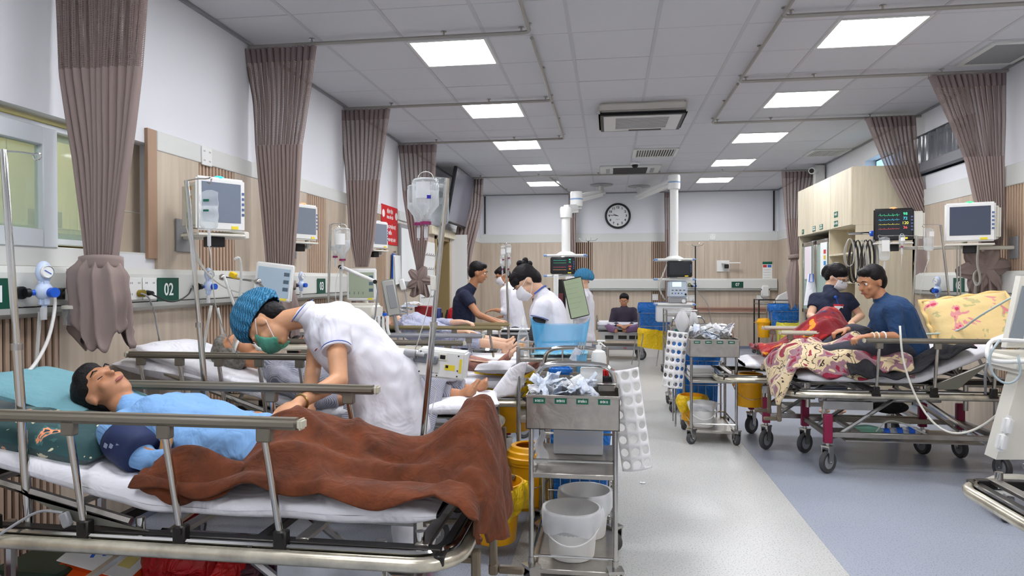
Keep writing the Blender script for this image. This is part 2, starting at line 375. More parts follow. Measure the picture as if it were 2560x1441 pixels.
# walls
b = B()
W0, W1, WZ0, WZ1 = 1.2, 3.64, 1.49, 2.13      # window recess on the left
D0, D1, DZ = 10.05, 10.95, 2.02               # doorway on the left
for y0, y1, z0, z1 in ((YF, W0, 0, H), (W0, W1, 0, WZ0), (W0, W1, WZ1, H), (W1, D0, 0, H), (D0, D1, DZ, H), (D1, YB+.1, 0, H)): b.bb((XL-.16, y0, z0), (XL, y1, z1))
wl = struct(b, 'wall_left', WHITE)
b = B(); wz0, wz1 = 2.42, 2.86
for y0, y1, z0, z1 in ((YF, 6.75, 0, H), (6.75, 9.3, 0, wz0), (6.75, 9.3, wz1, H), (9.3, YB+.1, 0, H)): b.bb((XR, y0, z0), (XR+.16, y1, z1))
wr_ = struct(b, 'wall_right', WHITE)
wb = struct(B().bb((XL-.16, YB, 0), (XR+.16, YB+.1, H)), 'wall_back', WHITE)
wf = struct(B().bb((XL-.16, YF-.1, 0), (XR+.16, YF, H)), 'wall_rear', WHITE)
def slat_run(axis, p, a, c, z0, z1, parent, sgn, piece=True, pitch=.037):
    n = int((c-a)/pitch)
    bk = B()
    if axis == 'y': bk.bb((p, a, z0), (p+sgn*.004, c, z1))
    else: bk.bb((a, p, z0), (c, p+sgn*.004, z1))
    bk.obj('slat_backing', WOODD, parent, False)
    if piece:
        sz = (.016, .02, z1-z0) if axis == 'y' else (.02, .016, z1-z0); me = B().box((0, 0, 0), sz, None, .0015).mesh('slat', SLATM)
        for k in range(n):
            o = bpy.data.objects.new('slat', me); link(o, parent); q = a+(k+.5)*(c-a)/n
            o.location = (p+sgn*.012, q, (z0+z1)/2) if axis == 'y' else (q, p+sgn*.012, (z0+z1)/2)
    else:
        b = B()
        for k in range(n):
            q = a+(k+.5)*(c-a)/n
            if axis == 'y': b.box((p+sgn*.012, q, (z0+z1)/2), (.016, .02, z1-z0))
            else: b.box((q, p+sgn*.012, (z0+z1)/2), (.02, .016, z1-z0))
        b.obj('slat_strip', SLATM, parent, False, kind='stuff')
def panels(axis, p, cuts, z0, z1, parent, sgn):
    for a, c in zip(cuts, cuts[1:]):
        g = .0025
        if axis == 'y': b = B().box((p+sgn*.01, (a+c)/2, (z0+z1)/2), (.02, c-a-g, z1-z0), None, .001)
        else: b = B().box(((a+c)/2, p+sgn*.01, (z0+z1)/2), (c-a-g, .02, z1-z0), None, .001)
        b.obj('wood_panel', WOOD, parent, False)
ZT = 2.10
# left cladding
panels('y', XL, [-1.7, -.5, .7, 1.6], .0, WZ0-.08, wl, 1); slat_run('y', XL, 1.6, 2.92, .02, WZ0-.08, wl, 1)
panels('y', XL, [2.92, 3.64], .0, WZ0-.08, wl, 1)
panels('y', XL, [3.64, 4.05], .0, ZT, wl, 1); slat_run('y', XL, 4.05, 4.47, .02, ZT, wl, 1)
panels('y', XL, [4.47, 5.05, 5.63], .0, ZT, wl, 1); slat_run('y', XL, 5.63, 6.02, .02, ZT, wl, 1, True)
panels('y', XL, [6.02, 6.75, 7.4], .0, ZT, wl, 1); slat_run('y', XL, 7.4, 7.75, .02, ZT, wl, 1, False)
panels('y', XL, [7.75, 8.6, 9.3, 10.0], .0, ZT-.03, wl, 1); panels('y', XL, [11.0, 12.2, 13.2, 13.8], .0, ZT, wl, 1)
B().bb((XL, 3.64, ZT), (XL+.026, 10.0, ZT+.115), .004).obj('cladding_top_band', TRIM, wl, False)
B().bb((XL, 3.56, 1.47), (XL+.022, 3.64, ZT+.115), .002).obj('recess_edge_board', mat('edge_board_tan', (168, 138, 114), .5), wl, False)
B().bb((XL, 11.0, ZT), (XL+.026, 13.8, ZT+.115), .004).obj('cladding_top_band', TRIM, wl, False)
# back cladding
cut = [-2.6, -1.7, -.69]
panels('x', YB, cut, 0, ZT, wb, -1); slat_run('x', YB, -.69, -.33, .02, ZT, wb, -1, False)
panels('x', YB, [-.33, .25, .83], 0, ZT, wb, -1); slat_run('x', YB, .83, 1.2, .02, ZT, wb, -1, False)
panels('x', YB, [1.2, 1.85, 2.5, 3.24], 0, ZT, wb, -1)
B().bb((XL, YB-.026, ZT), (XR, YB, ZT+.17), .004).obj('cladding_top_band', TRIM, wb, False)
# right cladding
panels('y', XR, [-1.7, 0, 1.5, 3, 4.4, 5.2, 5.75], 0, ZT, wr_, -1); slat_run('y', XR, 5.75, 6.2, .02, ZT, wr_, -1)
panels('y', XR, [6.2, 6.9, 7.6, 8.4, 9.9], 0, ZT, wr_, -1); panels('y', XR, [9.9, 11.5, 12.7, 13.78], 0, ZT, wr_, -1)
B().bb((XR-.026, YF, ZT), (XR, 13.78, ZT+.17), .004).obj('cladding_top_band', TRIM, wr_, False)
for n_, a, c in (('baseboard_left', (XL, YF, 0), (XL+.03, D0-.05, .05)), ('baseboard_back', (XL, YB-.03, 0), (XR, YB, .05)), ('baseboard_right', (XR-.03, YF, 0), (XR, YB, .05))):
    struct(B().bb(a, c, .003), n_, mat('baseboard_blue_grey', (120, 128, 146), .5))
for x, z0 in ((XL+.10, 2.29), (XR-.09, 2.29)): struct(B().bb((x-.012, YB-.03, z0), (x+.012, YB, H-.03)), 'trim_4' if x < 0 else 'trim_5', DARKM)
# horizontal wooden bumper rail on the back wall
b = B(); 
for z, d in ((.79, .05), (.755, .035), (.72, .05)): b.bb((.9, YB-d-.02, z-.016), (3.0, YB-.02, z+.016), .006)
b.obj('wall_bumper_rail', mat('rail_salmon_wood', (176, 138, 122), .5), wb)
B().bb((.9, YB-.075, .70), (3.0, YB-.02, .708)).obj('bumper_rail_lip', RAILL, wb)
# window on the left
wn = struct(B().bb((XL-.15, W0, WZ0-.0), (XL-.001, W1, WZ0+.012)), 'window_1', TRIM)
def wframe(y0, y1, z0, z1, x, wdt, dep, name='window_frame'):
    b = B()
    for a, c in (((x, y0, z0), (x+dep, y0+wdt, z1)), ((x, y1-wdt, z0), (x+dep, y1, z1)), ((x, y0+wdt, z0), (x+dep, y1-wdt, z0+wdt)), ((x, y0+wdt, z1-wdt), (x+dep, y1-wdt, z1))): b.bb(a, c, .004)
    return b.obj(name, mat('upvc_white', (206, 212, 216), .35), wn)
wframe(W0, 3.30, 1.52, 2.10, XL-.11, .03, .05)
f1 = wframe(1.95, 2.92, 1.50, 2.06, XL-.03, .085, .05, 'sliding_sash'); f2 = wframe(1.3, 2.62, 1.56, 2.04, XL-.075, .07, .03, 'sliding_sash')
B().bb((XL-.012, 2.03, 1.58), (XL-.008, 2.84, 1.98)).obj('glass_pane', GLASS, f1, False); B().bb((XL-.062, 1.36, 1.62), (XL-.058, 2.56, 1.98)).obj('glass_pane', GLASS, f2, False)
B().bb((XL-.092, 2.6, 1.55), (XL-.088, 3.28, 2.08)).obj('glass_pane', GLASS, wn, False)
B().bb((XL+.0, 2.52, 1.76), (XL+.02, 2.6, 1.79), .004).obj('sash_latch', GP, f1)
B().bb((XL, 1.5, 1.41), (XL+.012, 3.3, 1.505), .003).obj('window_sill', TRIM, wn)
B().bb((XL-.13, 3.30, 1.49), (XL-.09, 3.64, WZ1)).obj('recess_board', mat('beige_board', (190, 176, 156), .6), wn, False)
B().bb((XL-.088, 3.30, 1.735), (XL-.086, 3.64, 1.739)).obj('board_joint', TRIM, wn, False)
# small room seen through the window: walls and wall cupboards
YG = mat('cupboard_olive_cream', (206, 196, 128), .5, var=.05, stretch=(6, 6, .5))
nk = thing('wall_cupboard', 'olive-cream wall cupboard seen through the sliding window', 'cupboard', (-4.3, 2.6, 0))
B().bb((-.15, -2, 0), (-.1, 3.2, 2.9)).obj('back_panel', mat('nook_wall_olive', (150, 140, 88), .7), nk, False)
B().bb((-.1, -2, 1.69), (.35, 3.0, 2.35)).obj('carcass', YG, nk, False)
for k in range(7): B().bb((.35, -1.6+k*.6, 1.72), (.37, -1.01+k*.6, 2.34), .004).obj('cupboard_door', YG, nk, False)
B().bb((.37, 1.55, 1.73), (.378, 1.84, 1.84), .002).obj('name_plate', mat('plate_brown', (122, 96, 42), .5), nk, False)
text('113', .07, BLACK, nk, (.38, 1.7, 1.785), RXL)
B().bb((-.1, -2, 0), (.25, 3.0, 1.45)).obj('lower_cabinet', mat('nook_counter', (168, 150, 90), .6), nk, False)
nkw = struct(B().bb((-4.55, YF, -.02), (XL-.17, 6.2, 0)).bb((-4.55, YF, 2.95), (XL-.17, 6.2, 3.0)).bb((-4.55, 6.1, 0), (XL-.17, 6.2, 3)).bb((-4.6, YF, 0), (-4.5, 6.2, 3)), 'wall_side_room', mat('side_room_paint', (196, 190, 140), .8))
B().bb((-2.0+.0, -.9, 2.93), (-1.4, 1.6, 2.945)).obj('side_room_lamp', mat('side_lamp', (255, 250, 220), .5, emit=9, emc=(255, 248, 215)), None, False, label='ceiling lamp of the small room behind the sliding window', cat='ceiling light')
COL.objects[-1].location.x = -1.6; COL.objects[-1].location.y = 2.6
# window high on the right with a clear plastic valance
w2 = struct(B().bb((XR+.13, 6.75, wz0), (XR+.15, 9.3, wz1)), 'window_2', mat('night_glass', (38, 42, 48), .12))
B().grid(lambda u, v: V((XR-.02+.012*math.sin(u*60), 6.6+1.75*u, 2.54+.29*v)), 90, 2).obj('plastic_valance', clearmat('smoky_plastic', (120, 124, 130), .5, .15), w2)
B().bb((XR-.07, 6.6, 2.44), (XR-.002, 8.4, 2.545), .01).obj('roller_box', mat('grey_roller', (120, 120, 126), .5), w2)
B().bb((XR+.12, 8.5, wz0+.02), (XR+.128, 9.25, wz1-.02)).obj('daylight_pane', mat('daylight_pane', (170, 205, 235), .5, emit=1.2, emc=(150, 195, 235)), w2, False)
# doorway on the left
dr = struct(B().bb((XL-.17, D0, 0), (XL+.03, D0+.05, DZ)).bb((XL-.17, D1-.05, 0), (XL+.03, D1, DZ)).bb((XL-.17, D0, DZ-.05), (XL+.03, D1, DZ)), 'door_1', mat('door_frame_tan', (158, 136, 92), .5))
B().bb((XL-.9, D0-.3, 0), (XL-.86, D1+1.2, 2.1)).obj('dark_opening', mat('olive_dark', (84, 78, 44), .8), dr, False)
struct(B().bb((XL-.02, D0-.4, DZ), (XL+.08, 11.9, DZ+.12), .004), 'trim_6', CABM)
# ceiling light panels
LM = mat('light_diffuser', (255, 255, 255), .5, emit=LAMP, emc=(250, 250, 255))
lp = None
LBLS = ['front', 'second', 'third', 'fourth', 'far']
for (x0, y0) in sorted(lights, key=lambda q: (q[0], q[1])):
    k = round((y0-4.8548)/1.8); side = 'left' if x0 < 0 else 'right'
    if lp is None:
        lp = thing('ceiling_light', 'x', 'ceiling light', (0, 0, 0), group='square ceiling light panels')
        b = B()
        for a, c in (((-.298, -.298), (.298, -.275)), ((-.298, .275), (.298, .298)), ((-.298, -.275), (-.275, .275)), ((.275, -.275), (.298, .275))): b.bb((a[0], a[1], -.006), (c[0], c[1], .012), .001)
        b.obj('light_frame', TRIM, lp); B().bb((-.274, -.274, -.001), (.274, .274, .008)).obj('diffuser', LM, lp, False); t = lp
    else: t = copy_tree(lp)
    t.location = (x0+.3, y0+.3, H)
    t['label'] = ('square white ceiling light panel, %s of the five in the %s row' % (['nearest', 'second nearest', 'middle', 'second farthest', 'farthest'][k], side)) if k >= 0 else 'square white ceiling light panel behind the viewer, %s row, %s' % (side, {-1: 'first back', -2: 'second back', -3: 'third back'}[k])
# curtain rails
def rail(name, pts, label, grp='ceiling curtain rails'):
    t = thing(name, label, 'curtain rail', pts[0], group=grp); p0 = V(pts[0])
    B().tube([V(p)-p0 for p in pts], .014, 6, smooth=2).obj('track', mat('rail_track_grey', (158, 156, 150), .4, .2), t)
    for a, c in zip(pts, pts[1:]):
        a, c = V(a), V(c); n = max(1, int((c-a).length/.9))
        for k in range(n): q = a.lerp(c, (k+.5)/n)-p0; B().lathe([(.008, 0), (.008, .03), (.02, .032), (.02, .04), (0, .04)], q, 10).obj('hanger', STEEL, t)
    return t
ZR = 3.05; bs = .16
def bay(xw, xc, y0, y1): return [(xw, y0, ZR), (xc-bs*(1 if xc > xw else -1), y0, ZR), (xc, y0-.02, ZR) if 0 else (xc, y0+bs*.0-.0, ZR), (xc, y1, ZR)]
for y, nm in ((2.9, 'nearest left'), (4.69, 'second left'), (6.5, 'third left'), (8.27, 'fourth left')):
    rail('curtain_rail', [(XL+.01, y, ZR), (-.66, y, ZR), (-.54, y, ZR), (-.54, y-.12, ZR), (-.54, y-1.7, ZR)], 'grey ceiling curtain rail holding the %s curtain' % nm)
for y, nm in ((4.65, 'over the nearest right light panel'), (6.12, 'holding the nearest right curtain'), (7.69, 'holding the middle right curtain beside the cupboard')):
    rail('curtain_rail', [(XR-.01, y, ZR), (1.22, y, ZR), (1.11, y, ZR), (1.11, y-.12, ZR), (1.11, y-1.5, ZR)], 'grey ceiling curtain rail ' + nm)
rail('curtain_rail', [(XL+.01, 11.2, ZR), (XR-.01, 11.2, ZR)], 'long straight ceiling rail across the room before the back wall')
for a, c, nm in (((-.98, 11.25), (-.75, 13.7), 'left'), ((.98, 11.25), (1.14, 13.7), 'right')):
    rail('curtain_rail', [(a[0], a[1], ZR), (c[0], c[1], ZR)], 'short ceiling rail running to the back wall, %s one' % nm)
# air conditioner cassettes and vents
def vent(name, x, y, sx, sy, n, label):
    t = thing(name, label, 'ceiling vent', (x, y, H-.004)); 
    b = B()
    for a, c in (((-sx/2, -sy/2), (sx/2, -sy/2+.04)), ((-sx/2, sy/2-.04), (sx/2, sy/2)), ((-sx/2, -sy/2+.04), (-sx/2+.04, sy/2-.04)), ((sx/2-.04, -sy/2+.04), (sx/2, sy/2-.04))): b.bb((a[0], a[1], -.014), (c[0], c[1], .004), .002)
    b.obj('vent_frame', TRIM, t); B().bb((-sx/2+.03, -sy/2+.03, .0), (sx/2-.03, sy/2-.03, .005)).obj('vent_cavity', BLACK, t, False)
    me = None
    for k in range(n):
        if me is None: me = B().box((0, 0, 0), (.012, sy-.08, .016), Euler((0, .5, 0))).mesh('vane', TRIM if n < 20 else GP)
        o = bpy.data.objects.new('vane', me); link(o, t); o.location = (-sx/2+.05+(sx-.1)*k/(n-1), 0, -.004)
vent('ceiling_vent', .62, 9.55, .6, .6, 16, 'white louvred ceiling vent behind the air conditioner')
vent('ceiling_vent', 3.0, 5.75, .42, .55, 22, 'dark louvred ceiling vent at the upper right corner')
vent('ceiling_vent', 2.95, 9.9, .5, .5, 14, 'small louvred ceiling vent above the cream cupboard')
def cassette(x, y, label, small):
    t = thing('air_conditioner', label, 'air conditioner', (x, y, H))
    if not small:
        B().bb((-.42, -.36, -.10), (.42, .36, -.0), .02, 2).obj('casing', mat('ac_ivory', (206, 204, 196), .4), t)
        B().bb((-.43, -.38, -.135), (.43, .38, -.10), .02, 2).obj('dark_trim', BLACK, t)
        B().bb((-.38, -.33, -.14), (.38, .33, -.132), .01).obj('front_panel', mat('ac_panel', (214, 214, 212), .4), t)
        g = B()
        for k in range(12): g.bb((-.26, -.26+k*.04, -.144), (.26, -.24+k*.04, -.14))
        g.obj('intake_grille', mat('ac_grille', (176, 178, 178), .5), t); B().bb((-.12, .27, -.144), (.22, .32, -.14)).obj('logo_strip', DARKM, t)
    else:
        B().bb((-.46, -.36, -.03), (.46, .36, 0), .008).obj('front_panel', TRIM, t)
        g = B()
        for k in range(9): g.bb((-.26, -.28+k*.065, -.04), (.26, -.25+k*.065, -.03))
        g.obj('louvre', BLACK, t)
        for sx in (-1, 1): B().bb((sx*.34-.03, -.2, -.036), (sx*.34+.03, .2, -.03)).obj('air_slot', GP, t)
cassette(.325, 7.15, 'ivory ceiling cassette air conditioner with a black-edged panel', False)
cassette(.32, 10.9, 'flat white ceiling cassette with dark louvres near the clock', True)
t = thing('dome_camera', 'small black dome camera hanging from the ceiling by the far vent', 'camera', (.38, 10.3, H)); B().lathe([(.0, -.0), (.07, -.0), (.07, -.03), (.05, -.04)]).obj('camera_base', WP, t); B().ell((0, 0, -.05), (.045, .045, .045)).obj('dome', BLACK, t)
t = thing('security_camera', 'white wall camera above the cream cupboard', 'camera', (3.1, 10.9, 2.95)); B().bb((-.03, -.05, -.3), (.12, .05, .12), .01).obj('bracket_box', TRIM, t); B().cone((-.02, -.02, .05), (-.1, -.14, .02), .05).obj('camera_body', WP, t); B().cone((-.1, -.14, .02), (-.105, -.148, .018), .035).obj('lens', BLACK, t)
# clock
t = thing('wall_clock', 'round black-rimmed clock with white face on the back wall', 'clock', (.17, YB-.001, 2.62))
RC = .245; rx = Matrix.Rotation(PI/2, 3, 'X')
B().lathe([(RC-.03, 0), (RC, 0), (RC+.012, .02), (RC, .045), (RC-.025, .045), (RC-.03, .03)], (0, 0, 0), 40, rx).obj('rim', BLACK, t)
B().lathe([(0, .018), (RC-.028, .018)], (0, 0, 0), 40, rx).obj('clock_face', mat('clock_face', (232, 236, 234), .5), t)
for k in range(1, 13):
    a = PI/2-2*PI*k/12; o = text(str(k), .062, BLACK, t, (.168*math.cos(a), -.021, .168*math.sin(a)), RX, 'numeral', bold=.002)
for nm, ang, ln, wd in (('hour_hand', 2*PI*(9.75/12), .10, .012), ('minute_hand', 2*PI*(46/60), .16, .009)):
    a = PI/2-ang; B().box((ln*.42*math.cos(a), -.026 if 'h' == nm[0] else -.029, ln*.42*math.sin(a)), (ln, .002, wd), Euler((0, -a, 0))).obj(nm, BLACK, t, False)
text('QUARTZ', .018, BLACK, t, (0, -.021, -.07), RX)
# wall consoles
def console(axis, p, a, c, sgn, label, zt=1.41, zb=1.18):
    t = thing('bedhead_console', label, 'medical console', (p, a, 0) if axis == 'y' else (a, p, 0)); L_ = c-a
    def pr(pts, m, nm):
        if axis == 'y': B().prism([(sgn*d, 0, z) for d, z in pts], (0, L_, 0)).obj(nm, m, t)
        else: B().prism([(0, sgn*d, z) for d, z in pts], (L_, 0, 0)).obj(nm, m, t)
    m1 = mat('console_white', (214, 216, 210), .4)
    pr([(.018, zb+.05), (.018, zt), (.05, zt), (.085, zt-.03), (.085, zb+.05)], m1, 'channel_body'); pr([(.085, zb+.055), (.085, zt-.07), (.088, zt-.07), (.088, zb+.055)], m1, 'front_cover')
    pr([(.018, zb+.045), (.018, zb), (.07, zb), (.1, zb+.02), (.1, zb+.045)], mat('console_lip_grey', (166, 168, 162), .4), 'lower_lip'); return t
c1 = console('y', XL, .6, 6.4, 1, 'long white bedhead console along the left wall'); c2 = console('y', XR, 4.2, 7.62, -1, 'long white bedhead console on the right wall'); c3 = console('x', YB, -.6, 3.2, -1, 'white bedhead console on the back wall below the clock', 1.365, 1.12)
def nsign(s, loc, rot, w_, label, h_=.115, m=GLD):
    t = thing('number_sign', label, 'sign', loc); t.rotation_euler = (0, 0, rot)
    B().bb((-w_/2, -.004, -h_/2), (w_/2, 0, h_/2), .001).obj('plate', m, t, False)
    text(s, h_*.72, WT, t, (0, -.0055, 0), RX, sx=.85, bold=.001); return t
nsign('01', (XL+.092, atX(-12, 740, XL+.092).y, 1.285), PI/2, .16, 'green number sign at the left edge of the photo', .14)
nsign('02', (XL+.092, atX(420, 725, XL+.092).y, 1.29), PI/2, .19, 'green sign reading 02, left of the white upright drip pole', .14); nsign('03', (XL+.092, atX(803, 718, XL+.092).y, 1.29), PI/2, .17, 'smaller green sign reading 03, between the second and third curtains', .14)
nsign('07', (2.46, YB-.092, 1.245), 0, .22, 'green sign reading 07 on the back wall console', .12); nsign('08', (XR-.092, atX(2397, 715, XR-.092).y, 1.285), -PI/2, .19, 'green sign reading 08 on the right console', .14)
def sockets(loc, rz, label, n=2):
    t = thing('power_socket', label, 'socket', loc, rz)
    for k in range(n):
        B().bb((-.06*n+k*.12+.004, -.008, -.06), (-.06*n+k*.12+.116, 0, .06), .003).obj('socket_plate', WP, t)
        b = B()
        for zz in (-.03, .03):
            for dx in (-.03, .03):
                for q in (-.006, .006): b.bb((-.06*n+k*.12+.06+dx+q-.0012, -.009, zz-.004), (-.06*n+k*.12+.06+dx+q+.0012, -.0075, zz+.006))
        b.obj('slot', BLACK, t, False)
    return t
sockets((XL+.09, atX(335, 735, XL+.09).y, 1.30), PI/2, 'white double socket plates on the left console beside the near curtain', 3)
sockets((XL+.027, 4.12, 2.15), PI/2, 'white socket on the trim band above the bed 02 monitor', 1); sockets((2.0, YB-.03, 2.18), 0, 'white socket on the back wall trim band', 1)
sockets((1.55, YB-.021, .98), 0, 'pair of sockets under the back wall console', 2); sockets((2.95, YB-.021, .98), 0, 'pair of sockets at the right end of the back wall', 2); sockets((.9, YB-.021, 1.0), 0, 'sockets low on the back wall behind the boom column', 1)
# ---------------- curtains ----------------
def curtain(name, label, rows, Y, zm, tie=None, tail=None, folds=11, dep=.07, sx=0, seed=1, axis='x', head=None):
    """rows: (z, x_left, x_right) from the rail down to the tie; zm: height where the net ends; tail: rows below the tie"""
    t = thing(name, label, 'curtain', ((rows[0][1]+rows[0][2])/2, Y, 0), group=None); cx = t.location.x
    rnd = random.Random(seed); ph = [rnd.uniform(-.5, .5) for _ in range(folds+3)]
    def row(z, R):
        for (z0, a0, b0), (z1, a1, b1) in zip(R, R[1:]):
            if z1 <= z <= z0:
                k = (z0-z)/(z0-z1); k = k*k*(3-2*k) if 0 else k; return a0+(a1-a0)*k, b0+(b1-b0)*k
        return R[-1][1], R[-1][2]
    def pt(u, z, R, amp):
        a, b_ = row(z, R); k = u*folds; i = int(k); q = ph[i % len(ph)]*.5
        x = a+(b_-a)*u+(b_-a)/folds*.30*math.sin(2*PI*(k+.25)+q); y = amp*(math.sin(2*PI*k+q)+.25*math.sin(5.1*k+z*4))
        return V((x-cx, y, z))
    zt, zb = rows[0][0], rows[-1][0]; nu = folds*8
    wid = 2.0
    f = lambda z0, z1, R, A: (lambda u, v: pt(u, z0+(z1-z0)*v, R, A(z0+(z1-z0)*v)))
    A = lambda z: dep*(.35+.65*max(0, min(1, (row(z, rows)[1]-row(z, rows)[0])/(rows[0][2]-rows[0][1]))))*.5
    hz = zt-.10
    B().grid(f(zt, hz, rows, A), nu, 2).obj('hem', CURTH, t, 'all')
    B().grid(f(hz, zm, rows, A), nu, 10, uvs=(wid, hz-zm)).obj('net_top', NET, t, 'all')
    B().grid(f(zm, zb, rows, A), nu, 24).obj('drape', CURT, t, 'all')
    b = B()
    for k in range(folds): p = pt((k+.25)/folds, zt, rows, A(zt)); b.tube([p+V((0, 0, -.015)), p+V((.004, 0, .012)), p+V((0, 0, .03))], .0022, 5)
    b.obj('hook', STEEL, t)
    if tie:
        z, r = tie; a, b_ = row(z, rows); c = (a+b_)/2-cx
        B().grid(lambda u, v: V((c+((b_-a)/2*1.12+.012)*math.cos(2*PI*u), (.045+r)*math.sin(2*PI*u), z+.03-.06*v+.012*math.cos(2*PI*u+1))), 28, 3, cu=True).obj('tie_band', CURT, t, 'all', solid=.006)
    if tail:
        zt2, zb2 = tail[0][0], tail[-1][0]; fo = max(4, folds//2)
        def pt2(u, v):
            z = zt2+(zb2-zt2)*v; a, b_ = row(z, tail); q = 2*PI*u; hw = (b_-a)/2
            k_ = max(0, 1-v*5); rr = (1-.2*k_)*(1.1-.26*abs(math.sin(q*(fo+.5)+.5*math.sin(v*4)))**.6+.09*math.sin(q*3+v*3+seed))
            jag = .05*v*math.sin(q*3+seed)+.02*v*math.sin(q*9)
            return V(((a+b_)/2-cx+hw*math.cos(q)*rr, min(hw, .11)*math.sin(q)*rr, z+jag))
        B().grid(pt2, 150, 22, cu=True).obj('gathered_tail', CURT, t, 'all', solid=.004)
    return t
def knot(parent, c, r, seed=0, n=5, tail=.25):
    """looped knot: puffs of gathered cloth round a centre"""
    rnd = random.Random(seed); c = V(c)
    def puff(u, v, s0):
        q = 2*PI*u; p = math.sin(PI*min(1, .08+.86*v))**.7; rr = 1-.34*(1-.5*v)*abs(math.sin(q*3.5+s0+.7*v))**.6
        return V((r[0]*p*math.cos(q)*rr, r[1]*p*math.sin(q)*rr, r[2]*(1-2*v)))
    for k in range(n):
        a = 2*PI*k/n+.4; M = Matrix.Rotation(a, 3, 'Y'); off = V((math.sin(a)*r[2]*.62, rnd.uniform(-.02, .02), math.cos(a)*r[2]*.62))
        B().grid(lambda u, v, M=M, off=off, k=k: c+off+M @ (puff(u, v, k*1.7)), 84, 14, cu=True).obj('knot_fold', CURT, parent, 'all')
def Cr(Y, rows):  # rows measured as (py, pxl, pxr) at depth Y
    out = []
    for py, a, b_ in rows: p, q = at(a, py, Y), at(b_, py, Y); out.append(((p.z+q.z)/2, p.x, q.x))
    return out
def hang(name, label, Y, rows, pym, tie=None, tail=None, **k):
    R = Cr(Y, rows); R[0] = (3.03, R[0][1], R[0][2]); zm = at(rows[0][1], pym, Y).z; T = Cr(Y, tail) if tail else None
    return curtain(name, label, R, Y, zm, (at(0, tie, Y).z, .03) if tie else None, T, **k)
k1 = hang('curtain', 'nearest taupe hospital curtain on the left, tied above the console', 2.9, [(-75, 128, 392), (0, 140, 370), (185, 152, 352), (400, 188, 326), (560, 206, 302), (655, 216, 290)], 180, tie=662, tail=[(640, 215, 292), (690, 190, 312), (760, 190, 322), (820, 188, 318), (850, 215, 318)], folds=11, seed=2, dep=.09)
k2 = hang('curtain', 'second taupe curtain on the left, behind the white ventilator tablet', 4.69, [(107, 607, 788), (250, 630, 770), (365, 637, 752), (520, 652, 745), (660, 664, 734), (700, 666, 730)], 366, tie=715, tail=[(700, 668, 728), (760, 655, 745), (850, 660, 740)], folds=12, seed=3)
k3 = hang('curtain', 'third taupe curtain on the left, beside the red notice', 6.5, [(265, 846, 972), (452, 863, 948), (600, 873, 934), (668, 888, 920)], 452, tie=690, tail=[(680, 890, 918), (740, 880, 930), (800, 884, 926)], folds=10, seed=4)
k4 = hang('curtain', 'fourth taupe curtain on the left, knotted over the whiteboard', 8.27, [(360, 993, 1088), (493, 1006, 1082), (600, 1024, 1068), (680, 1042, 1056)], 478, folds=8, seed=5)
knot(k4, at(1050, 700, 8.22)-k4.location, (.07, .06, .11), 3, 5)
B().grid(lambda u, v: (at(1050+(16+10*v)*(u-.5)*2, 706+34*v+4*math.sin(u*9), 8.2+.03*math.sin(u*22))-k4.location), 40, 10).obj('loose_end', CURT, k4, 'all', solid=.005)
k5 = hang('curtain', 'fifth taupe curtain on the left, beside the wall television', 11.2, [(448, 1166, 1207), (520, 1158, 1203), (570, 1140, 1194), (625, 1134, 1180), (700, 1138, 1170)], 553, folds=6, seed=6)
kb1 = hang('curtain', 'narrow taupe curtain on the back wall behind the left column', 13.5, [(485, 1420, 1440), (560, 1420, 1438), (700, 1422, 1437), (800, 1422, 1437)], 545, folds=3, seed=7, dep=.1)
kb2 = hang('curtain', 'narrow taupe curtain on the back wall behind the right column', 13.5, [(482, 1660, 1678), (560, 1661, 1678), (690, 1662, 1678), (820, 1662, 1676)], 575, folds=3, seed=8, dep=.1)
r1 = hang('curtain', 'nearest taupe curtain on the right, knotted under the wall monitor', 6.12, [(190, 2322, 2512), (300, 2372, 2512), (400, 2412, 2508), (520, 2440, 2508), (600, 2448, 2506), (640, 2452, 2492)], 396, folds=13, seed=9)
knot(r1, at(2462, 672, 6.06)-r1.location, (.085, .07, .13), 5, 6)
B().grid(lambda u, v: (at(2460+(46+30*v)*(u-.5)*2*(.6 if u < .5 else .8), 690+62*v+9*math.sin(u*9), 6.05+.03*math.sin(u*26))-r1.location), 40, 10).obj('loose_end', CURT, r1, 'all', solid=.005)
r2 = hang('curtain', 'middle taupe curtain on the right, pulled across the cupboard end', 7.6, [(292, 2163, 2285), (400, 2205, 2292), (450, 2226, 2302), (520, 2262, 2326), (560, 2290, 2340), (585, 2300, 2345)], 450, tail=[(580, 2298, 2346), (610, 2300, 2362), (650, 2292, 2372), (700, 2296, 2368)], folds=10, seed=10)
r3 = hang('curtain', 'far taupe curtain on the right, knotted beside the cupboard end', 11.2, [(430, 1953, 2040), (548, 1962, 2018), (600, 1968, 2006), (650, 1976, 1996)], 548, tie=655, folds=9, seed=11, tail=[(650, 1976, 1996), (700, 1968, 1998), (765, 1972, 1994)])
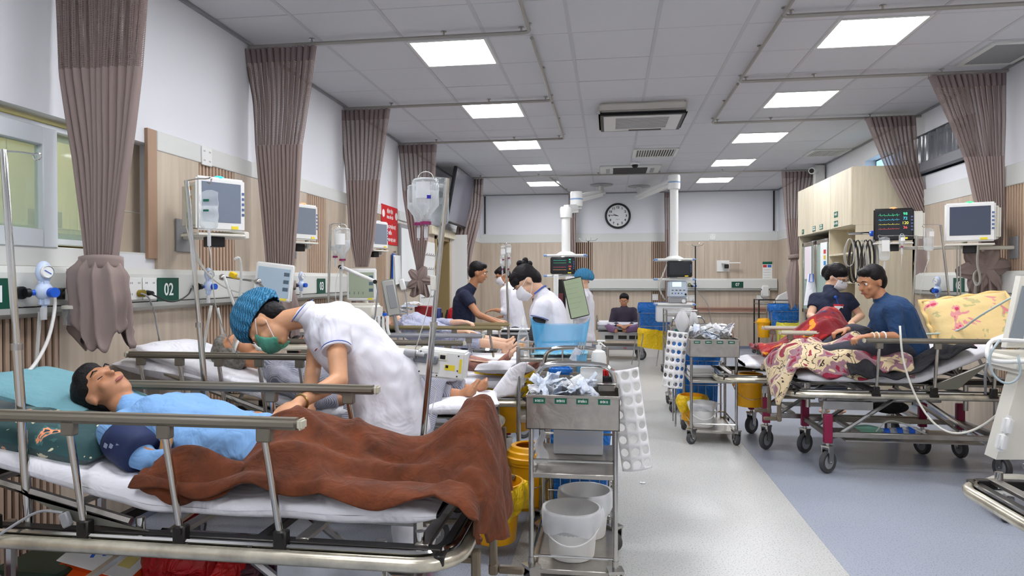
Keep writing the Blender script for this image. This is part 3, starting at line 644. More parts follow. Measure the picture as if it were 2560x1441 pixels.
# ---------------- hospital beds ----------------
PROTO = {}
def caster(parent, x, y, r=.065, ang=.3, m=RUB, top=None, name='caster'):
    if ('c', r) not in PROTO:
        f = B(); f.prism([(-.02, -.03, r+.0), (.02, -.03, r+.0), (.028, -.03, 2*r+.03), (-.028, -.03, 2*r+.03)], (0, .006, 0)); f.prism([(-.02, .024, r), (.02, .024, r), (.028, .024, 2*r+.03), (-.028, .024, 2*r+.03)], (0, .006, 0)); f.box((0, 0, 2*r+.03), (.06, .066, .012)); f.cone((0, 0, 2*r+.03), (0, 0, 2*r+.07), .014); f.cone((0, -.034, r), (0, .034, r), .009)
        q = Matrix.Rotation(PI/2, 3, 'X')
        w1 = B().lathe([(r*.62, -.014), (r*.9, -.018), (r, -.010), (r, .010), (r*.9, .018), (r*.62, .014), (r*.62, -.014)], (0, 0, r), 24, q)
        w2 = B().lathe([(0, -.012), (r*.62, -.012), (r*.62, .012), (0, .012)], (0, 0, r), 20, q)
        PROTO['c', r] = (f.mesh('fork', STEEL, True), w1.mesh('tyre', RUB, True), w2.mesh('wheel_hub', GP, True))
    e = PROTO['c', r]; o = bpy.data.objects.new(name, e[0]); link(o, parent); o.location = (x, y, 0); o.rotation_euler = (0, 0, ang)
    for m_, n_ in ((e[1], 'tyre'), (e[2], 'wheel_hub')): q = bpy.data.objects.new(n_, m_); link(q, o)
    return o
def rrect(x0, x1, y0, y1, z, r, n=5):
    P = []
    for cx, cy, a0 in ((x1-r, y1-r, 0), (x0+r, y1-r, PI/2), (x0+r, y0+r, PI), (x1-r, y0+r, 3*PI/2)):
        for k in range(n+1): a = a0+PI/2*k/n; P.append((cx+r*math.cos(a), cy+r*math.sin(a), z))
    return P
def side_rail(t, y, x0, x1, z, col, posts=5, lean=.05, end=RAILL, zb=.575):
    b = B(); b.box(((x0+x1)/2, y, z), (x1-x0-.02, .044, .034), None, .011, 3); o = b.obj('side_rail', col, t, kind=None)
    sg = 1 if y > 0 else -1
    for xe in (x0, x1): B().box((xe+(.006 if xe == x0 else -.006), y, z), (.016, .042, .032), None, .006, 2).obj('rail_end_cap', end, o)
    if 'post' not in PROTO:
        PROTO['post'] = B().cone((0, 0, 0), (0, 0, -1), .0105, None, 12).mesh('post', CHROME, True)
        PROTO['hinge'] = B().bb((-.022, -.014, -.055), (.022, .014, -.012), .004).mesh('post_bracket', RAILM, True)
        h = B(); h.bb((-.02, -.016, -.01), (.02, .016, .045), .004); h.cone((0, -.019, .03), (0, .019, .03), .012, None, 10); h.bb((-.028, -.012, -.022), (.028, .012, -.004), .003)
        PROTO['foot'] = h.mesh('pivot_bracket', DARKM, True)
    for k in range(posts):
        x = x0+(x1-x0)*(.08+.84*k/(posts-1)); L_ = z-.05-zb
        a = bpy.data.objects.new('rail_post', PROTO['post']); link(a, t); a.location = (x, y, z-.045); a.scale = (1, 1, math.hypot(L_, lean)); a.rotation_euler = (0, math.atan2(lean, L_), 0)
        q = bpy.data.objects.new('post_bracket', PROTO['hinge']); link(q, t); q.location = (x, y, z)
        q = bpy.data.objects.new('pivot_bracket', PROTO['foot']); link(q, t); q.location = (x-lean, y, zb)
def bed(label, loc, rz, piv=1.05, ang=.3, rails=(), paint=MAG, Lb=2.15, cast=(.24, 1.5), matt=(.05, .9), sheet=SHEET, wh=.6, rise=.0, bw=.34, cranks=True, bumper=BUMP, cz=.655):
    t = thing('hospital_bed', label, 'hospital bed', loc, rz, 'steel hospital beds with fold-down side rails')
    B().tube(rrect(-.02, Lb, -bw, bw, .55, .13, 6), .021, 10, closed=True).obj('bumper_rail', bumper, t)
    B().tube(rrect(.0, Lb-.02, -bw+.02, bw-.02, .575, .12, 6), .008, 6, closed=True).obj('bumper_trim', CHROME, t)
    b = B()
    for y in (-.29, .29): b.bb((.03, y-.018, .55), (Lb-.05, y+.018, .585), .003)
    for x in (.03, .6, 1.15, Lb-.05): b.bb((x-.015, -.33, .545), (x+.015, .33, .575), .003)
    b.obj('deck_frame', DARKM, t)
    for x in (.09, .45, .85): B().bb((x-.02, -.29, .575), (x+.02, .29, .59), .002).obj('deck_slat', STEELB, t)
    for x in (.1, piv):
        for y in (-.27, .27): B().cone((x, y, .56), (x, y, .62), .014).obj('deck_pin', CHROME, t)
    # mattress with raised back
    L2 = matt[1]; cs, sn = math.cos(ang), math.sin(ang); xs = []
    n1, n2 = 14, 14
    for k in range(n1+1): xs.append((matt[0]+(piv-.06-matt[0])*k/n1, cz+rise*(1-k/n1)))
    for k in range(1, 4): a = ang*k/4; xs.append((piv-.06+.05*k*.8, cz+.012*k*k*ang))
    bx, bz = xs[-1]
    for k in range(1, n2+1): xs.append((bx+L2*cs*k/n2, bz+L2*sn*k/n2))
    def mm(th, hw, drop=0, seed=0):
        def f(u, v):
            i = u*(len(xs)-1); i0 = min(int(i), len(xs)-2); fr = i-i0
            x = xs[i0][0]*(1-fr)+xs[i0+1][0]*fr; z = xs[i0][1]*(1-fr)+xs[i0+1][1]*fr
            dx, dz = xs[i0+1][0]-xs[i0][0], xs[i0+1][1]-xs[i0][1]; d = math.hypot(dx, dz); nx, nz = -dz/d, dx/d
            q = 2*PI*v; ex = 3.2; c, s = math.cos(q), math.sin(q)
            yy = hw*math.copysign(abs(c)**(2/ex), c); zz = th/2*math.copysign(abs(s)**(2/ex), s)
            e = min(1, (u*18+.15)**.5, ((1-u)*18+.15)**.5); yy *= .82+.18*e if e < 1 else 1; zz *= e
            w_ = .007*noise.noise(V((x*5+seed, yy*9, zz*14))) + (drop*.5*(noise.noise(V((x*3.1, seed, 0)))+.3) if zz < -th*.3 else 0)
            return V((x+nx*zz, yy*(1+.02*noise.noise(V((x*8, v*6, seed)))), z+nz*zz+w_))
        return f
    if ang or 1: B().grid(mm(.05, .25), 60, 32, cu=False).obj('mattress', MATT, t, 'all')
    o = B().grid(mm(.088, .268, .03, loc[1]), 90, 44).obj('sheet', sheet, t, 'all')
    # raised back support
    if ang > .05:
        b = B()
        for y in (-.26, .26):
            p0 = V((bx-.02, y, .6)); p1 = V((bx+L2*cs*.95, y, bz+L2*sn*.95-.06)); b.tube([p0, p1], .014, 6)
            b.tube([p1*.6+p0*.4, V((bx+L2*.55+.1, y, .58))], .011, 6)
        for k in (.2, .5, .8, .97): q = p0.lerp(p1, k); b.bb((q.x-.012, -.27, q.z-.008), (q.x+.012, .27, q.z+.006))
        b.obj('back_support', STEELB, t)
        for y in (-.285, .285): B().prism([(bx-.1, y, .585), (bx+.14, y, .6), (bx+.36, y, bz+.36*math.tan(ang)-.06), (bx+.3, y, bz+.3*math.tan(ang)-.075)], (0, .006, 0)).obj('hinge_plate', mat('grey_green_enamel', (118, 118, 108), .45, .3), t)
    # undercarriage
    c0, c1_ = cast
    b = B()
    for y in (-.27, .27): b.bb((c0, y-.016, .25), (c1_, y+.016, .285), .003)
    for x in (c0, c1_): b.bb((x-.016, -.27, .25), (x+.016, .27, .285), .003)
    b.bb((c0+.2, -.2, .26), (c0+.24, .2, .28)); b.obj('base_frame', STEELB, t)
    for x in (c0, c1_):
        for y in (-.28, .28): B().bb((x-.028, y-.02, .21), (x+.028, y+.02, .41), .004).obj('corner_post', paint, t)
    b = B()
    for y in (-.2, .2):
        b.tube([(c0+.05, y, .22), (c0+.5, y, .54)], .014, 6); b.tube([(c1_-.05, y, .22), (c1_-.5, y, .54)], .014, 6); b.tube([(c0, y, .37), (c0, y, .56)], .018, 8); b.tube([(c1_, y, .37), (c1_, y, .56)], .018, 8)
    b.tube([(c0+.02, 0, .46), (1.1, 0, .47)], .013, 8); b.bb((c0-.03, -.27, .44), (c0+.3, -.24, .5), .003); b.bb((c0-.03, .24, .44), (c0+.3, .27, .5), .003)
    b.obj('lift_linkage', STEEL, t)
    for x in (c0, c1_):
        for y in (-.28, .28): caster(t, x, y, .078, .4+x)
    if cranks:
        for y in (-.15, .16):
            b = B(); b.tube([(.2, y, .5), (-.03, y, .5)], .012, 8); b.bb((-.055, y-.018, .35), (-.03, y+.018, .53), .005); b.bb((-.06, y-.02, .325), (-.028, y+.02, .365), .006); b.bb((-.15, y-.014, .33), (-.06, y+.014, .356), .006)
            b.obj('crank', CRANK, t)
    for r in rails: side_rail(t, *r)
    return t
bed1 = bed('nearest hospital bed on the left, its patient under a brown blanket', (-.44, 2.17, 0), PI, piv=.98, ang=.21, rails=((.316, .43, 1.93, .93, RAILM), (-.3, .42, 1.9, .93, RAILM)), paint=PINKP, matt=(.06, 1.02))
bed2 = bed('hospital bed second from the front on the left, behind the bending nurse', (-.62, 3.57, 0), PI, piv=.9, ang=.30, rails=((.3, .85, 1.9, .955, RAILM), (-.3, .45, 1.6, .94, RAILL, 4)), matt=(.05, 1.0), rise=.05)
bed3 = bed('third hospital bed on the left, with a bandaged leg resting on it', (-.5, 4.66, 0), PI, piv=1.0, ang=.12, rails=((.29, .43, 1.9, .93, RAILM), (-.29, .41, 1.9, .93, GP)), cranks=False)
bed4 = bed('fourth hospital bed on the left, with olive side rails', (-.48, 6.02, 0), PI, piv=1.0, ang=.12, rails=((.24, .42, 1.9, .93, RAILY), (-.24, .42, 1.9, .93, RAILY)), cranks=False)
bed5 = bed('nearer hospital bed on the right, with the plum floral blanket', (1.25, 5.26, 0), 0, piv=.88, ang=.42, rails=((-.36, .45, 1.75, .93, RAILM, 4, .02),), matt=(.06, .95), cast=(.25, 1.36))
bed6 = bed('farther hospital bed on the right, with the red floral blanket', (.88, 5.9, 0), 0, piv=1.1, ang=.2, rails=((-.3, .44, 1.5, .925, RAILL, 4, .02), (.25, .43, 1.5, .925, RAILL, 4, .02)), matt=(.2, .95), cast=(.35, 1.5), cranks=False)
bed7 = bed('hospital bed cut off at the lower right corner of the photo', (1.37, 2.55, 0), 0, piv=1.1, ang=.1, rails=(), matt=(.16, .9), cast=(.35, 1.7), cranks=False)
bed7.location = (1.345, 2.51, 0)
B().bb((.02, -.12, .44), (.14, -.06, .5), .008).bb((.1, -.14, .43), (.3, -.05, .49), .01).obj('crank', CRANK, bed7)
t = thing('towel_roll', 'white rolled towel at the foot of the corner bed', 'towel', (1.62, 2.86, .72)); B().grid(lambda u, v: V((.28*(u-.5), (.05+.006*math.sin(u*20+v*9))*math.cos(2*PI*v), (.045)*math.sin(2*PI*v))), 16, 16).obj('roll', SHEET, t, 'all'); t.location=(1.66, 2.66, .755)
# ---------------- cloth over beds ----------------
def cloth(name, label, cat, m, ux, uy, hf, nx=90, ny=60, edge=.1, group=None, solid=.008, seed=0, fold=.012, parent=None):
    """ux=(x0,x1), uy=(y0,y1) world; hf(x,y)->z"""
    def f(u, v):
        x = ux[0]+(ux[1]-ux[0])*u; y = uy[0]+(uy[1]-uy[0])*v
        p = hf(x, y, u, v)
        if isinstance(p, (int, float)): p = V((x, y, p))
        n = noise.noise(V((p.x*4+seed, p.y*6, p.z*3)))+.6*noise.noise(V((p.x*9, p.y*11+seed, p.z*8)))
        rid = 1-abs(noise.noise(V((p.x*3.2+p.y*2+seed, p.y*4.5-p.x, p.z*2))))*2
        return p+V((.3*n, -.6*n, n+1.1*max(0, rid)**3))*fold
    return B().grid(f, nx, ny).obj(name, m, parent, 'all', solid=solid, label=label, cat=cat, group=group)
def bumpf(x, y, cx, cy, sx, sy): return math.exp(-((x-cx)/sx)**2-((y-cy)/sy)**2)
# brown fleece blanket over the first patient
def brown(x, y, u, v):
    v = (v-.0); k = (v-.16)/.84
    # body relief
    z = .715+.12*bumpf(0, y, 0, 2.26, 1, .17)*(1-.25*max(0, min(1, (x+1.3)/.7)))
    z += .06*bumpf(x, y, -1.05, 2.12, .14, .16)+.05*bumpf(x, y, -.8, 2.2, .25, .1)
    toe = bumpf(x, y, -.44, 2.40, .10, .12)*.15+bumpf(x, y, -.46, 2.2, .12, .12)*.06; z += toe
    z += .03*math.sin(x*9+y*5)*bumpf(0, y, 0, 2.1, 1, .3)+.03*math.exp(-((y-2.0-.16*(x+1.0))/.035)**2)+.022*math.exp(-((y-2.09+.2*(x+.8))/.03)**2)
    yy = y; xx = x
    if y < 1.98:      # near side falls over the mattress edge
        q = (1.98-y)/.2; lowz = .71+.022*math.sin(x*11)+.016*math.sin(x*23+1); lowz += .02*max(0, math.sin(x*5+2.2))
        z = max(z, .735)*(1-q**2.2)+(lowz-.02)*q**2.2 if q < 1 else lowz-.02; yy = 1.98-.104*math.sin(min(q, 1)*PI/2)-.006*math.sin(x*30)*q; z -= .0
    if y > 2.46: q = (y-2.46)/.14; z = z*(1-q)+.66*q; yy = 2.46+.08*q
    if x > -.42:      # hangs over the foot end
        q = (x+.42)/.45; drop = .24*q*(.35+.65*bumpf(0, y, 0, 2.25, 1, .22)); s = 1-(1-min(1, q*3))**2; xx = -.42+.045*s+.02*math.sin(y*22)*q+.05*bumpf(0, y, 0, 2.15, 1, .2)*q; z = (z-.02*s)-drop
        if y < 1.98: z += .0
    return V((xx, yy, z))
bl = cloth('blanket', 'brown fleece blanket covering the patient on the nearest left bed', 'blanket', BLANK, (-1.44, .03), (1.8, 2.6), brown, 150, 90, solid=.012, fold=.019, seed=3)
# rolled lump of blanket by the arm and its tan fold
cloth('turned_corner', None, None, BLANK, (-1.45, -1.12), (1.84, 2.1), lambda x, y, u, v: V((-1.44+.3*u+.03*math.sin(v*7), 1.9+.2*v-.015*math.sin(u*PI)*(1-v), .70+.13*math.sin(PI*min(1, v*1.1+.05))*(.5+.5*math.sin(PI*u))-.07*(1-v)*math.sin(u*PI))), 24, 24, fold=.02, parent=bl)
B().tube([(-1.55, 2.44, .88), (-1.545, 2.34, .905), (-1.5, 2.2, .90), (-1.46, 2.12, .86), (-1.43, 2.04, .82), (-1.4, 1.98, .78)], [.012, .02, .024, .024, .02, .014], 8).obj('satin_edge', TANF, bl, smooth='all')
# striped gown cloth hanging off bed two
cloth('hospital_gown_cloth', 'grey striped trousers cloth draped off the second bed beside the IV pole', 'cloth', GOWN, (-1.3, -.84), (3.1, 3.7), lambda x, y, u, v: V((-1.36+.5*u+.06*v, 3.2+.5*v if v > .3 else 3.2+.5*v-.0, (.78+.06*math.sin(u*8+1)-(.34*(1-v/.45)*(1-.25*u) if v < .45 else 0)))), 40, 40, fold=.02, seed=9)
# plum floral blanket heap
def plum(x, y, u, v):
    z = .77+.10*bumpf(x, y, 1.62, 5.3, .28, .22)+.06*bumpf(x, y, 1.35, 5.2, .12, .2)+.06*bumpf(x, y, 1.9, 5.25, .2, .12)+.035*math.sin(x*17+y*6)*math.sin(y*13-x*4)
    xx, yy = x, y
    if y < 5.02: q = (5.02-y)/.12; z = z-(.10+.03*math.sin(x*12))*q; yy = 5.02-.06*q
    if x < 1.28: q = (1.28-x)/.22; z = z-.30*q*(.6+.4*math.sin(y*9)); xx = 1.28-.11*math.sin(q*PI/2)
    return V((xx, yy, z))
cloth('blanket', 'plum and cream floral blanket heaped on the nearer right bed', 'blanket', FLOR, (1.06, 2.05), (4.9, 5.52), plum, 90, 60, solid=.02, fold=.028, seed=5)
def redb(x, y, u, v):
    z = .76+.33*bumpf(x, y, 1.76, 5.85, .17, .3)+.12*bumpf(x, y, 1.5, 5.75, .2, .2)+.02*math.sin(x*20+y*9)
    return V((x, y, z))
cloth('blanket', 'red floral blanket heaped in front of the navy-dressed nurse', 'blanket', REDF, (1.2, 2.02), (5.55, 6.15), redb, 60, 50, solid=.02, fold=.03, seed=8)
cloth('black_garment', 'black jacket and trousers laid along the nearer right bed behind its side rail', 'clothes', BLK, (1.62, 2.42), (4.88, 5.14), lambda x, y, u, v: V((x, 4.9+.25*v+.03*u, (.67+max(0, u-.45)*.36)+.085*math.sin(PI*min(1, v*1.0+.08))*(.75+.35*math.sin(u*11))+.012*math.sin(u*30+v*6))), 60, 24, solid=.01, fold=.02, seed=2)
# pillows
def pillow(label, c, rot, sz, m, name='pillow', frill=0):
    t = thing(name, label, 'pillow', c); t.rotation_euler = rot
    def f(s):
        def g(u, v):
            a, b_ = 2*u-1, 2*v-1; e = (1-abs(a)**3.2)*(1-abs(b_)**3.2); pin = 1-.06*(1-abs(a))*abs(b_)**2-.06*(1-abs(b_))*abs(a)**2
            return V((sz[0]/2*a*pin, sz[1]/2*b_*pin, s*(sz[2]/2*max(0, e)**.45)+.008*noise.noise(V((a*4, b_*4, s)))*e))
        return g
    B().grid(f(1), 26, 26).grid(f(-1), 26, 26).obj('pillow_cover', m, t, 'all')
    if frill:
        P = [(sz[0]/2*1.0*math.cos(q)/max(abs(math.cos(q)), abs(math.sin(q))), sz[1]/2*math.sin(q)/max(abs(math.cos(q)), abs(math.sin(q))), .012*math.sin(q*14)) for q in [2*PI*k/96 for k in range(96)]]
        B().tube(P, .016, 6, closed=True).obj('frilled_edge', mat('cream_frill', (236, 206, 140), .85), t, 'all')
    return t
pillow('yellow floral pillow with a frilled edge propped on the right bed', at(2432, 806, 5.28), (.95, -.14, -.1), (.56, .44, .16), PILF, frill=1)
pillow('dark teal leaf-patterned pillow under the first patient', (-1.86, 2.16, .83), (.06, .2, .1), (.44, .5, .13), PILT)
pillow('folded pale teal sheet piled at the head of the nearest left bed', (-2.05, 2.3, .93), (0, .24, 0), (.5, .42, .07), CYANT, 'folded_sheet')
pillow('large white pillow under the grey-haired patient', at(500, 905, 3.56)+V((-.03, 0, -.03)), (0, .16, .1), (.62, .56, .13), SHEET)
pillow('white pad under the bandaged leg on the third bed', at(1260, 918, 4.5), (0, 0, .2), (.4, .3, .07), SHEET, 'leg_pad')
pillow('white folded towel hanging at the foot of the second bed, under the feet', at(1195, 1002, 3.62), (0, -.1, .2), (.22, .36, .08), SHEET, 'foot_pad')
# ---------------- trolleys, bins, buckets ----------------
def leaf(o): return o
def tray_cart(label, loc, rz=0, w=.355, d=.6, words=('BA CHẠC X 10', 'BƠM TIÊM 10 X 20', 'DÂY TRUYỀN X 10', 'BƠM TIÊM 5 X 25'), hoop=True):
    """local: x across 0..w, y 0 (front) .. d, z up"""
    t = thing('dressing_trolley', label, 'trolley', loc, rz, 'stainless steel trolleys with a labelled tray')
    for x in (.0, w):
        for y in (.0, d): B().tube([(x, y, .11), (x, y, .71 if y == 0 else .86)], .0115, 10).obj('leg', STEEL, t)
    b = B(); z0, z1 = .715, .86; yb = -.04
    for a, c in (((-.018, yb, z0), (w+.018, yb+.004, z1)), ((-.018, .2, z0), (w+.018, .204, z1)), ((-.018, yb, z0), (-.014, .204, z1)), ((w+.014, yb, z0), (w+.018, .204, z1)), ((-.018, yb, z0), (w+.018, .204, z0+.004)), ((-.018, yb-.003, z1-.012), (w+.018, yb+.001, z1))): b.bb(a, c, .0008)
    tr = b.obj('front_tray', STEELB, t)
    for k, s in enumerate(words):
        x = .015+k*(w-.03-.055)/(len(words)-1)+.024; l = B().bb((x-.025, yb-.0052, z1-.035), (x+.025, yb-.0034, z1-.012)).obj('tray_label', GREEN, tr, False)
        text(s, .0125, WT, tr, (x, yb-.0058, z1-.0235), RX, ext=.0002, sx=.34 if len(s) > 13 else .42, bold=.0004)
    b = B(); b.bb((0, .21, .84), (w, d, .846)); b.bb((0, .21, .846), (w, .214, .875)); b.obj('top_shelf', STEELB, t)
    for z, nm in ((.50, 'middle_shelf'), (.09, 'bottom_shelf')):
        B().bb((-.008, -.008, z), (w+.008, d+.008, z+.022), .003).obj(nm, STEELB, t)
    for z in (.575, .165):
        B().tube([(0, 0, z), (w, 0, z)], .006, 8).obj('guard_bar', CHROME, t); B().tube([(0, d, z), (w, d, z)], .006, 8).obj('guard_bar', CHROME, t)
        B().tube([(0, 0, z), (0, d, z)], .006, 8).obj('guard_bar', CHROME, t); B().tube([(w, 0, z), (w, d, z)], .006, 8).obj('guard_bar', CHROME, t)
    if hoop:
        P = [(0, .2, .86), (0, .2, .89), (.012, .2, .935), (.06, .2, .965), (w-.06, .2, .965), (w-.012, .2, .935), (w, .2, .89), (w, .2, .86)]
        B().tube(P, .0125, 10, smooth=2).obj('push_handle', CHROME, t)
    for x in (0, w):
        for y in (.0, d): caster(t, x, y, .045, .7+x*3+y)
    return t
trA = tray_cart('nearest stainless trolley with a labelled tray, full length in the foreground', (-.33, 2.89, 0), d=.52)
trB = tray_cart('stainless trolley in the aisle with green tray labels, on the blue-beige floor joint', (.665, 5.72, 0), d=.55)
def packs(parent_label, grp, fx, n, seed, sz=(.05, .1), zbase=0, mats=None):
    rnd = random.Random(seed)
    for k in range(n):
        c, sc = fx(rnd, k); a, b_ = sz[0]*rnd.uniform(.7, 1.2), sz[1]*rnd.uniform(.7, 1.25); s0 = rnd.random()*9
        m = (mats or [PKT, PKT, CLRF])[k % 3]
        B().grid(lambda u, v: V((a*(u-.5), b_*(v-.5), .012*math.sin(PI*u)*math.sin(PI*v)+.008*noise.noise(V((u*5+s0, v*6, s0))))), 10, 10).obj('sterile_pack', m, None, 'all', solid=.003, label=parent_label, cat='medical pack', group=grp)
        o = bpy.data.objects[-1] if 0 else COL.objects[-1]; o.location = c; o.rotation_euler = (rnd.uniform(-1.1, 1.1), rnd.uniform(-.7, .7), rnd.uniform(-1.5, 1.5))
packs('small white sterile wrapper heaped in the tray of the nearest trolley', 'sterile packs in the nearest tray', lambda r, k: (V((-.33+r.uniform(0, .25), 2.89+r.uniform(-.01, .17), .84+r.uniform(0, .06))), 1), 46, 4)
packs('small crinkled clear wrapper heaped in the tray of the aisle trolley', 'sterile packs in the aisle trolley tray', lambda r, k: (V((.69+r.uniform(0, .31), 5.72+r.uniform(0, .17), .86+r.uniform(0, .09))), 1), 34, 6, mats=[PKT, CLRF, CLRF])
def box_thing(name, label, cat, a, b, m, bev=.003, grp=None): 
    c = [(a[0]+b[0])/2, (a[1]+b[1])/2, min(a[2], b[2])]; t = B().bb([a[i]-c[i] for i in range(3)], [b[i]-c[i] for i in range(3)], bev, 2).obj(name, m, None, label=label, cat=cat, group=grp, loc=c); return t
t = box_thing('white_paper_stack', 'stack of plain white sheets standing in the nearest trolley behind the wrappers', 'paper', (-.13, 3.1, .85), (-.03, 3.13, .945), WP)
t = thing('folded_blue_sheet', 'folded bright blue drape behind the hoop handle of the nearest trolley', 'drape', (-.2, 3.2, .9)); B().bb((-.08, -.03, 0), (.03, .03, .04), .012, 3).obj('drape_fold', BBAG, t)
t = thing('tube_rack', 'black rack of red-capped blood tubes in the nearest trolley', 'rack', (-.0, 3.16, .85)); B().bb((-.03, -.05, 0), (.025, .05, .055), .003).obj('rack_body', BLACK, t)
for k in range(4):
    for j in range(2):
        o = thing('blood_tube', 'red-capped blood tube standing in the black rack', 'tube', (-.022+.013*k, 3.13+.03*j, .895), group='red-capped tubes in the black rack'); B().cone((0, 0, 0), (0, 0, .012), .0055).obj('glass_tube', CLRF, o); B().lathe([(0, .012), (.0065, .012), (.0065, .034), (.005, .037), (0, .037)], n=10).obj('cap', mat('red_cap', (206, 22, 26), .4), o)
t = thing('metal_box', 'stainless instrument box lying open at the right of the nearest trolley', 'box', (-.01, 3.08, .85)); B().bb((-.04, -.05, 0), (.035, .02, .03), .003).obj('box_body', STEELB, t); B().bb((-.045, -.055, .03), (.04, .0, .036), .002).obj('box_lid', STEEL, t)
def bucket(label, loc, r1, r0, h, m, lid=False, handle=True, grp=None, bag=None, name='bucket', cat='bucket', hm=None, ears=False, opening=False):
    t = thing(name, label, cat, loc, 0, grp)
    B().lathe([(0, .004), (r0, 0), (r0+.004, .006), (r1-.004, h*.9), (r1+.006, h*.9), (r1+.008, h), (r1-.002, h), (r1-.006, h*.9), (r0-.004, .01), (0, .01)], n=36).obj('bucket_body', m, t)
    if lid:
        prof = [(r1-.01, h-.01), (r1+.014, h-.01), (r1+.018, h+.014), (r1+.004, h+.02), (r1, h+.04), (r1-.012, h+.046), (r1-.02, h+.066), (r1-.04, h+.07), (r1-.046, h+.064)]
        B().lathe(prof, n=36).obj('lid', m, t)
        B().lathe([(r1-.046, h+.03), (0, h+.03)], n=30).obj('lid_well', mat('orange_plastic', (226, 132, 16), .45), t)
        for s in (-1, 1): B().lathe([(.014, -.004), (.024, -.004), (.024, .004), (.014, .004), (.014, -.004)], (s*(r1+.028), 0, h), 14).obj('lid_ear', m, t)
    if handle:
        B().tube([(s*(r1+.008)*math.cos(a), -(r1+.012)*math.sin(a)-.0, h*.86-.10*math.sin(a)) for a in [PI*k/20 for k in range(21)] for s in (1,)], .0035, 6).obj('wire_handle', hm or STEEL, t)
        for s in (-1, 1): B().box((s*(r1+.006), 0, h*.86), (.014, .024, .024), None, .004).obj('handle_lug', m, t)
    if bag:
        bag = tuple(bag)+((.6,) if bag[0] is CLRF else (2,))
        nb = 60
        def f(u, v):
            q = 2*PI*u; fl = (.003*math.sin(q*11)+.004*math.sin(q*5+1))*bag[2]
            if v < .35: k = v/.35; r = r1-.012+.02*k+fl*k*.5; z = h*.55+(h*.47)*k
            else: k = (v-.35)/.65; r = r1+.010+.012*bag[2]*math.sin(k*PI)+fl*(1+k); z = h*1.02-bag[1]*k+.014*math.sin(q*4+2)*k
            return V((r*math.cos(q), r*math.sin(q), z))
        B().grid(f, nb, 18, cu=True).obj('bin_liner', bag[0], t, 'all')
    return t
bucket('front white plastic bucket on the bottom shelf of the nearest trolley', (-.165, 3.05, .113), .122, .095, .215, WBK, bag=(CLRF, .09), hm=WP, grp='white buckets on trolleys')
bucket('rear white plastic bucket on the bottom shelf of the nearest trolley', (-.115, 3.31, .113), .12, .093, .215, WBK, bag=(CLRF, .1), handle=False, grp='white buckets on trolleys')
bucket('white plastic bucket on the bottom shelf of the aisle trolley', (.775, 5.9, .113), .105, .088, .2, WBK, bag=(CLRF, .05), hm=WP, grp='white buckets on trolleys')
bucket('yellow bucket with a ribbed lid hanging on the right side of the aisle trolley', (1.15, 5.86, .3), .125, .1, .2, YEL, lid=True, grp='yellow sharps buckets')
bucket('big yellow lidded sharps bucket on the floor behind the nearest trolley leg', (-.43, 3.72, .1), .125, .1, .27, YEL, lid=True, grp='yellow sharps buckets')
bucket('yellow bin lined with a bright yellow bag beside the brown blanket', (-.56, 3.32, .06), .135, .1, .29, YEL, bag=(YBAG, .15), handle=False, name='waste_bin', cat='bin')
bucket('dark yellow bin half hidden under the third bed foot', (-.72, 4.75, .3), .2, .17, .42, YEL, bag=(YBAG, .16), handle=False, name='waste_bin', cat='bin')
bucket('small yellow bin under the middle of the aisle trolley, bagged', (.72, 6.15, .113), .1, .085, .22, YBK if 0 else YEL, bag=(YBAG, .14), handle=False, name='waste_bin', cat='bin')
# blue wire basket bag behind the nearest trolley and behind the aisle trolley
def blue_bin(label, loc, sx, sy, h, m=BBAG, frame=True, name='waste_bag_stand'):
    t = thing(name, label, 'waste bin', loc)
    for x in (-sx/2, sx/2):
        for y in (-sy/2, sy/2): B().tube([(x, y, -loc[2]), (x, y, h*.7)], .008, 6).obj('stand_leg', STEEL, t)
    def f(u, v):
        q = 2*PI*u; c, s = math.cos(q), math.sin(q); k = .9+.1*v+.015*math.sin(q*13+v*5); e = 5
        return V((sx/2*k*math.copysign(abs(c)**(2/e), c), sy/2*k*math.copysign(abs(s)**(2/e), s), h*v+.01*math.sin(q*6)*(v > .95)))
    B().grid(f, 72, 14, cu=True).obj('bag', m, t, 'all')
    def g(u, v):
        q = 2*PI*u; c, s = math.cos(q), math.sin(q); k = 1.01+.03*math.sin(q*9)*v+.05*math.sin(v*PI); e = 5
        return V((sx/2*k*math.copysign(abs(c)**(2/e), c), sy/2*k*math.copysign(abs(s)**(2/e), s), h*(1.01-.3*v)+.02*math.sin(q*5+1)*v))
    B().grid(g, 72, 8, cu=True).obj('bag_cuff', m, t, 'all')
    if frame:
        b = B()
        for k in range(7): x = -sx/2+sx*k/6; b.tube([(x, -sy/2-.012, 0), (x, -sy/2-.016, h*.7)], .002, 4)
        for z in (.0, .3*h, .7*h): b.tube([(-sx/2-.012, -sy/2-.014, z), (sx/2+.012, -sy/2-.014, z)], .003, 4)
        b.obj('wire_basket', STEEL, t, kind='stuff')
    return t
blue_bin('blue bagged wire basket behind the nearest trolley', (-.15, 3.62, .12), .3, .2, .46)
blue_bin('blue bagged wire basket behind the aisle trolley', (.8, 6.5, .22), .4, .25, .55)
t = box_thing('plastic_drawer_box', 'pale translucent box of supplies on the middle shelf of the nearest trolley', 'box', (-.26, 3.2, .525), (-.03, 3.38, .64), CLRF)
t = box_thing('plastic_box', 'grey translucent storage box on the middle shelf of the aisle trolley', 'box', (.67, 5.88, .525), (.87, 6.1, .6), CLRF); box_thing('box_contents', 'beige carton inside the translucent box on the aisle trolley', 'carton', (.69, 5.9, .53), (.85, 6.08, .575), CABM)
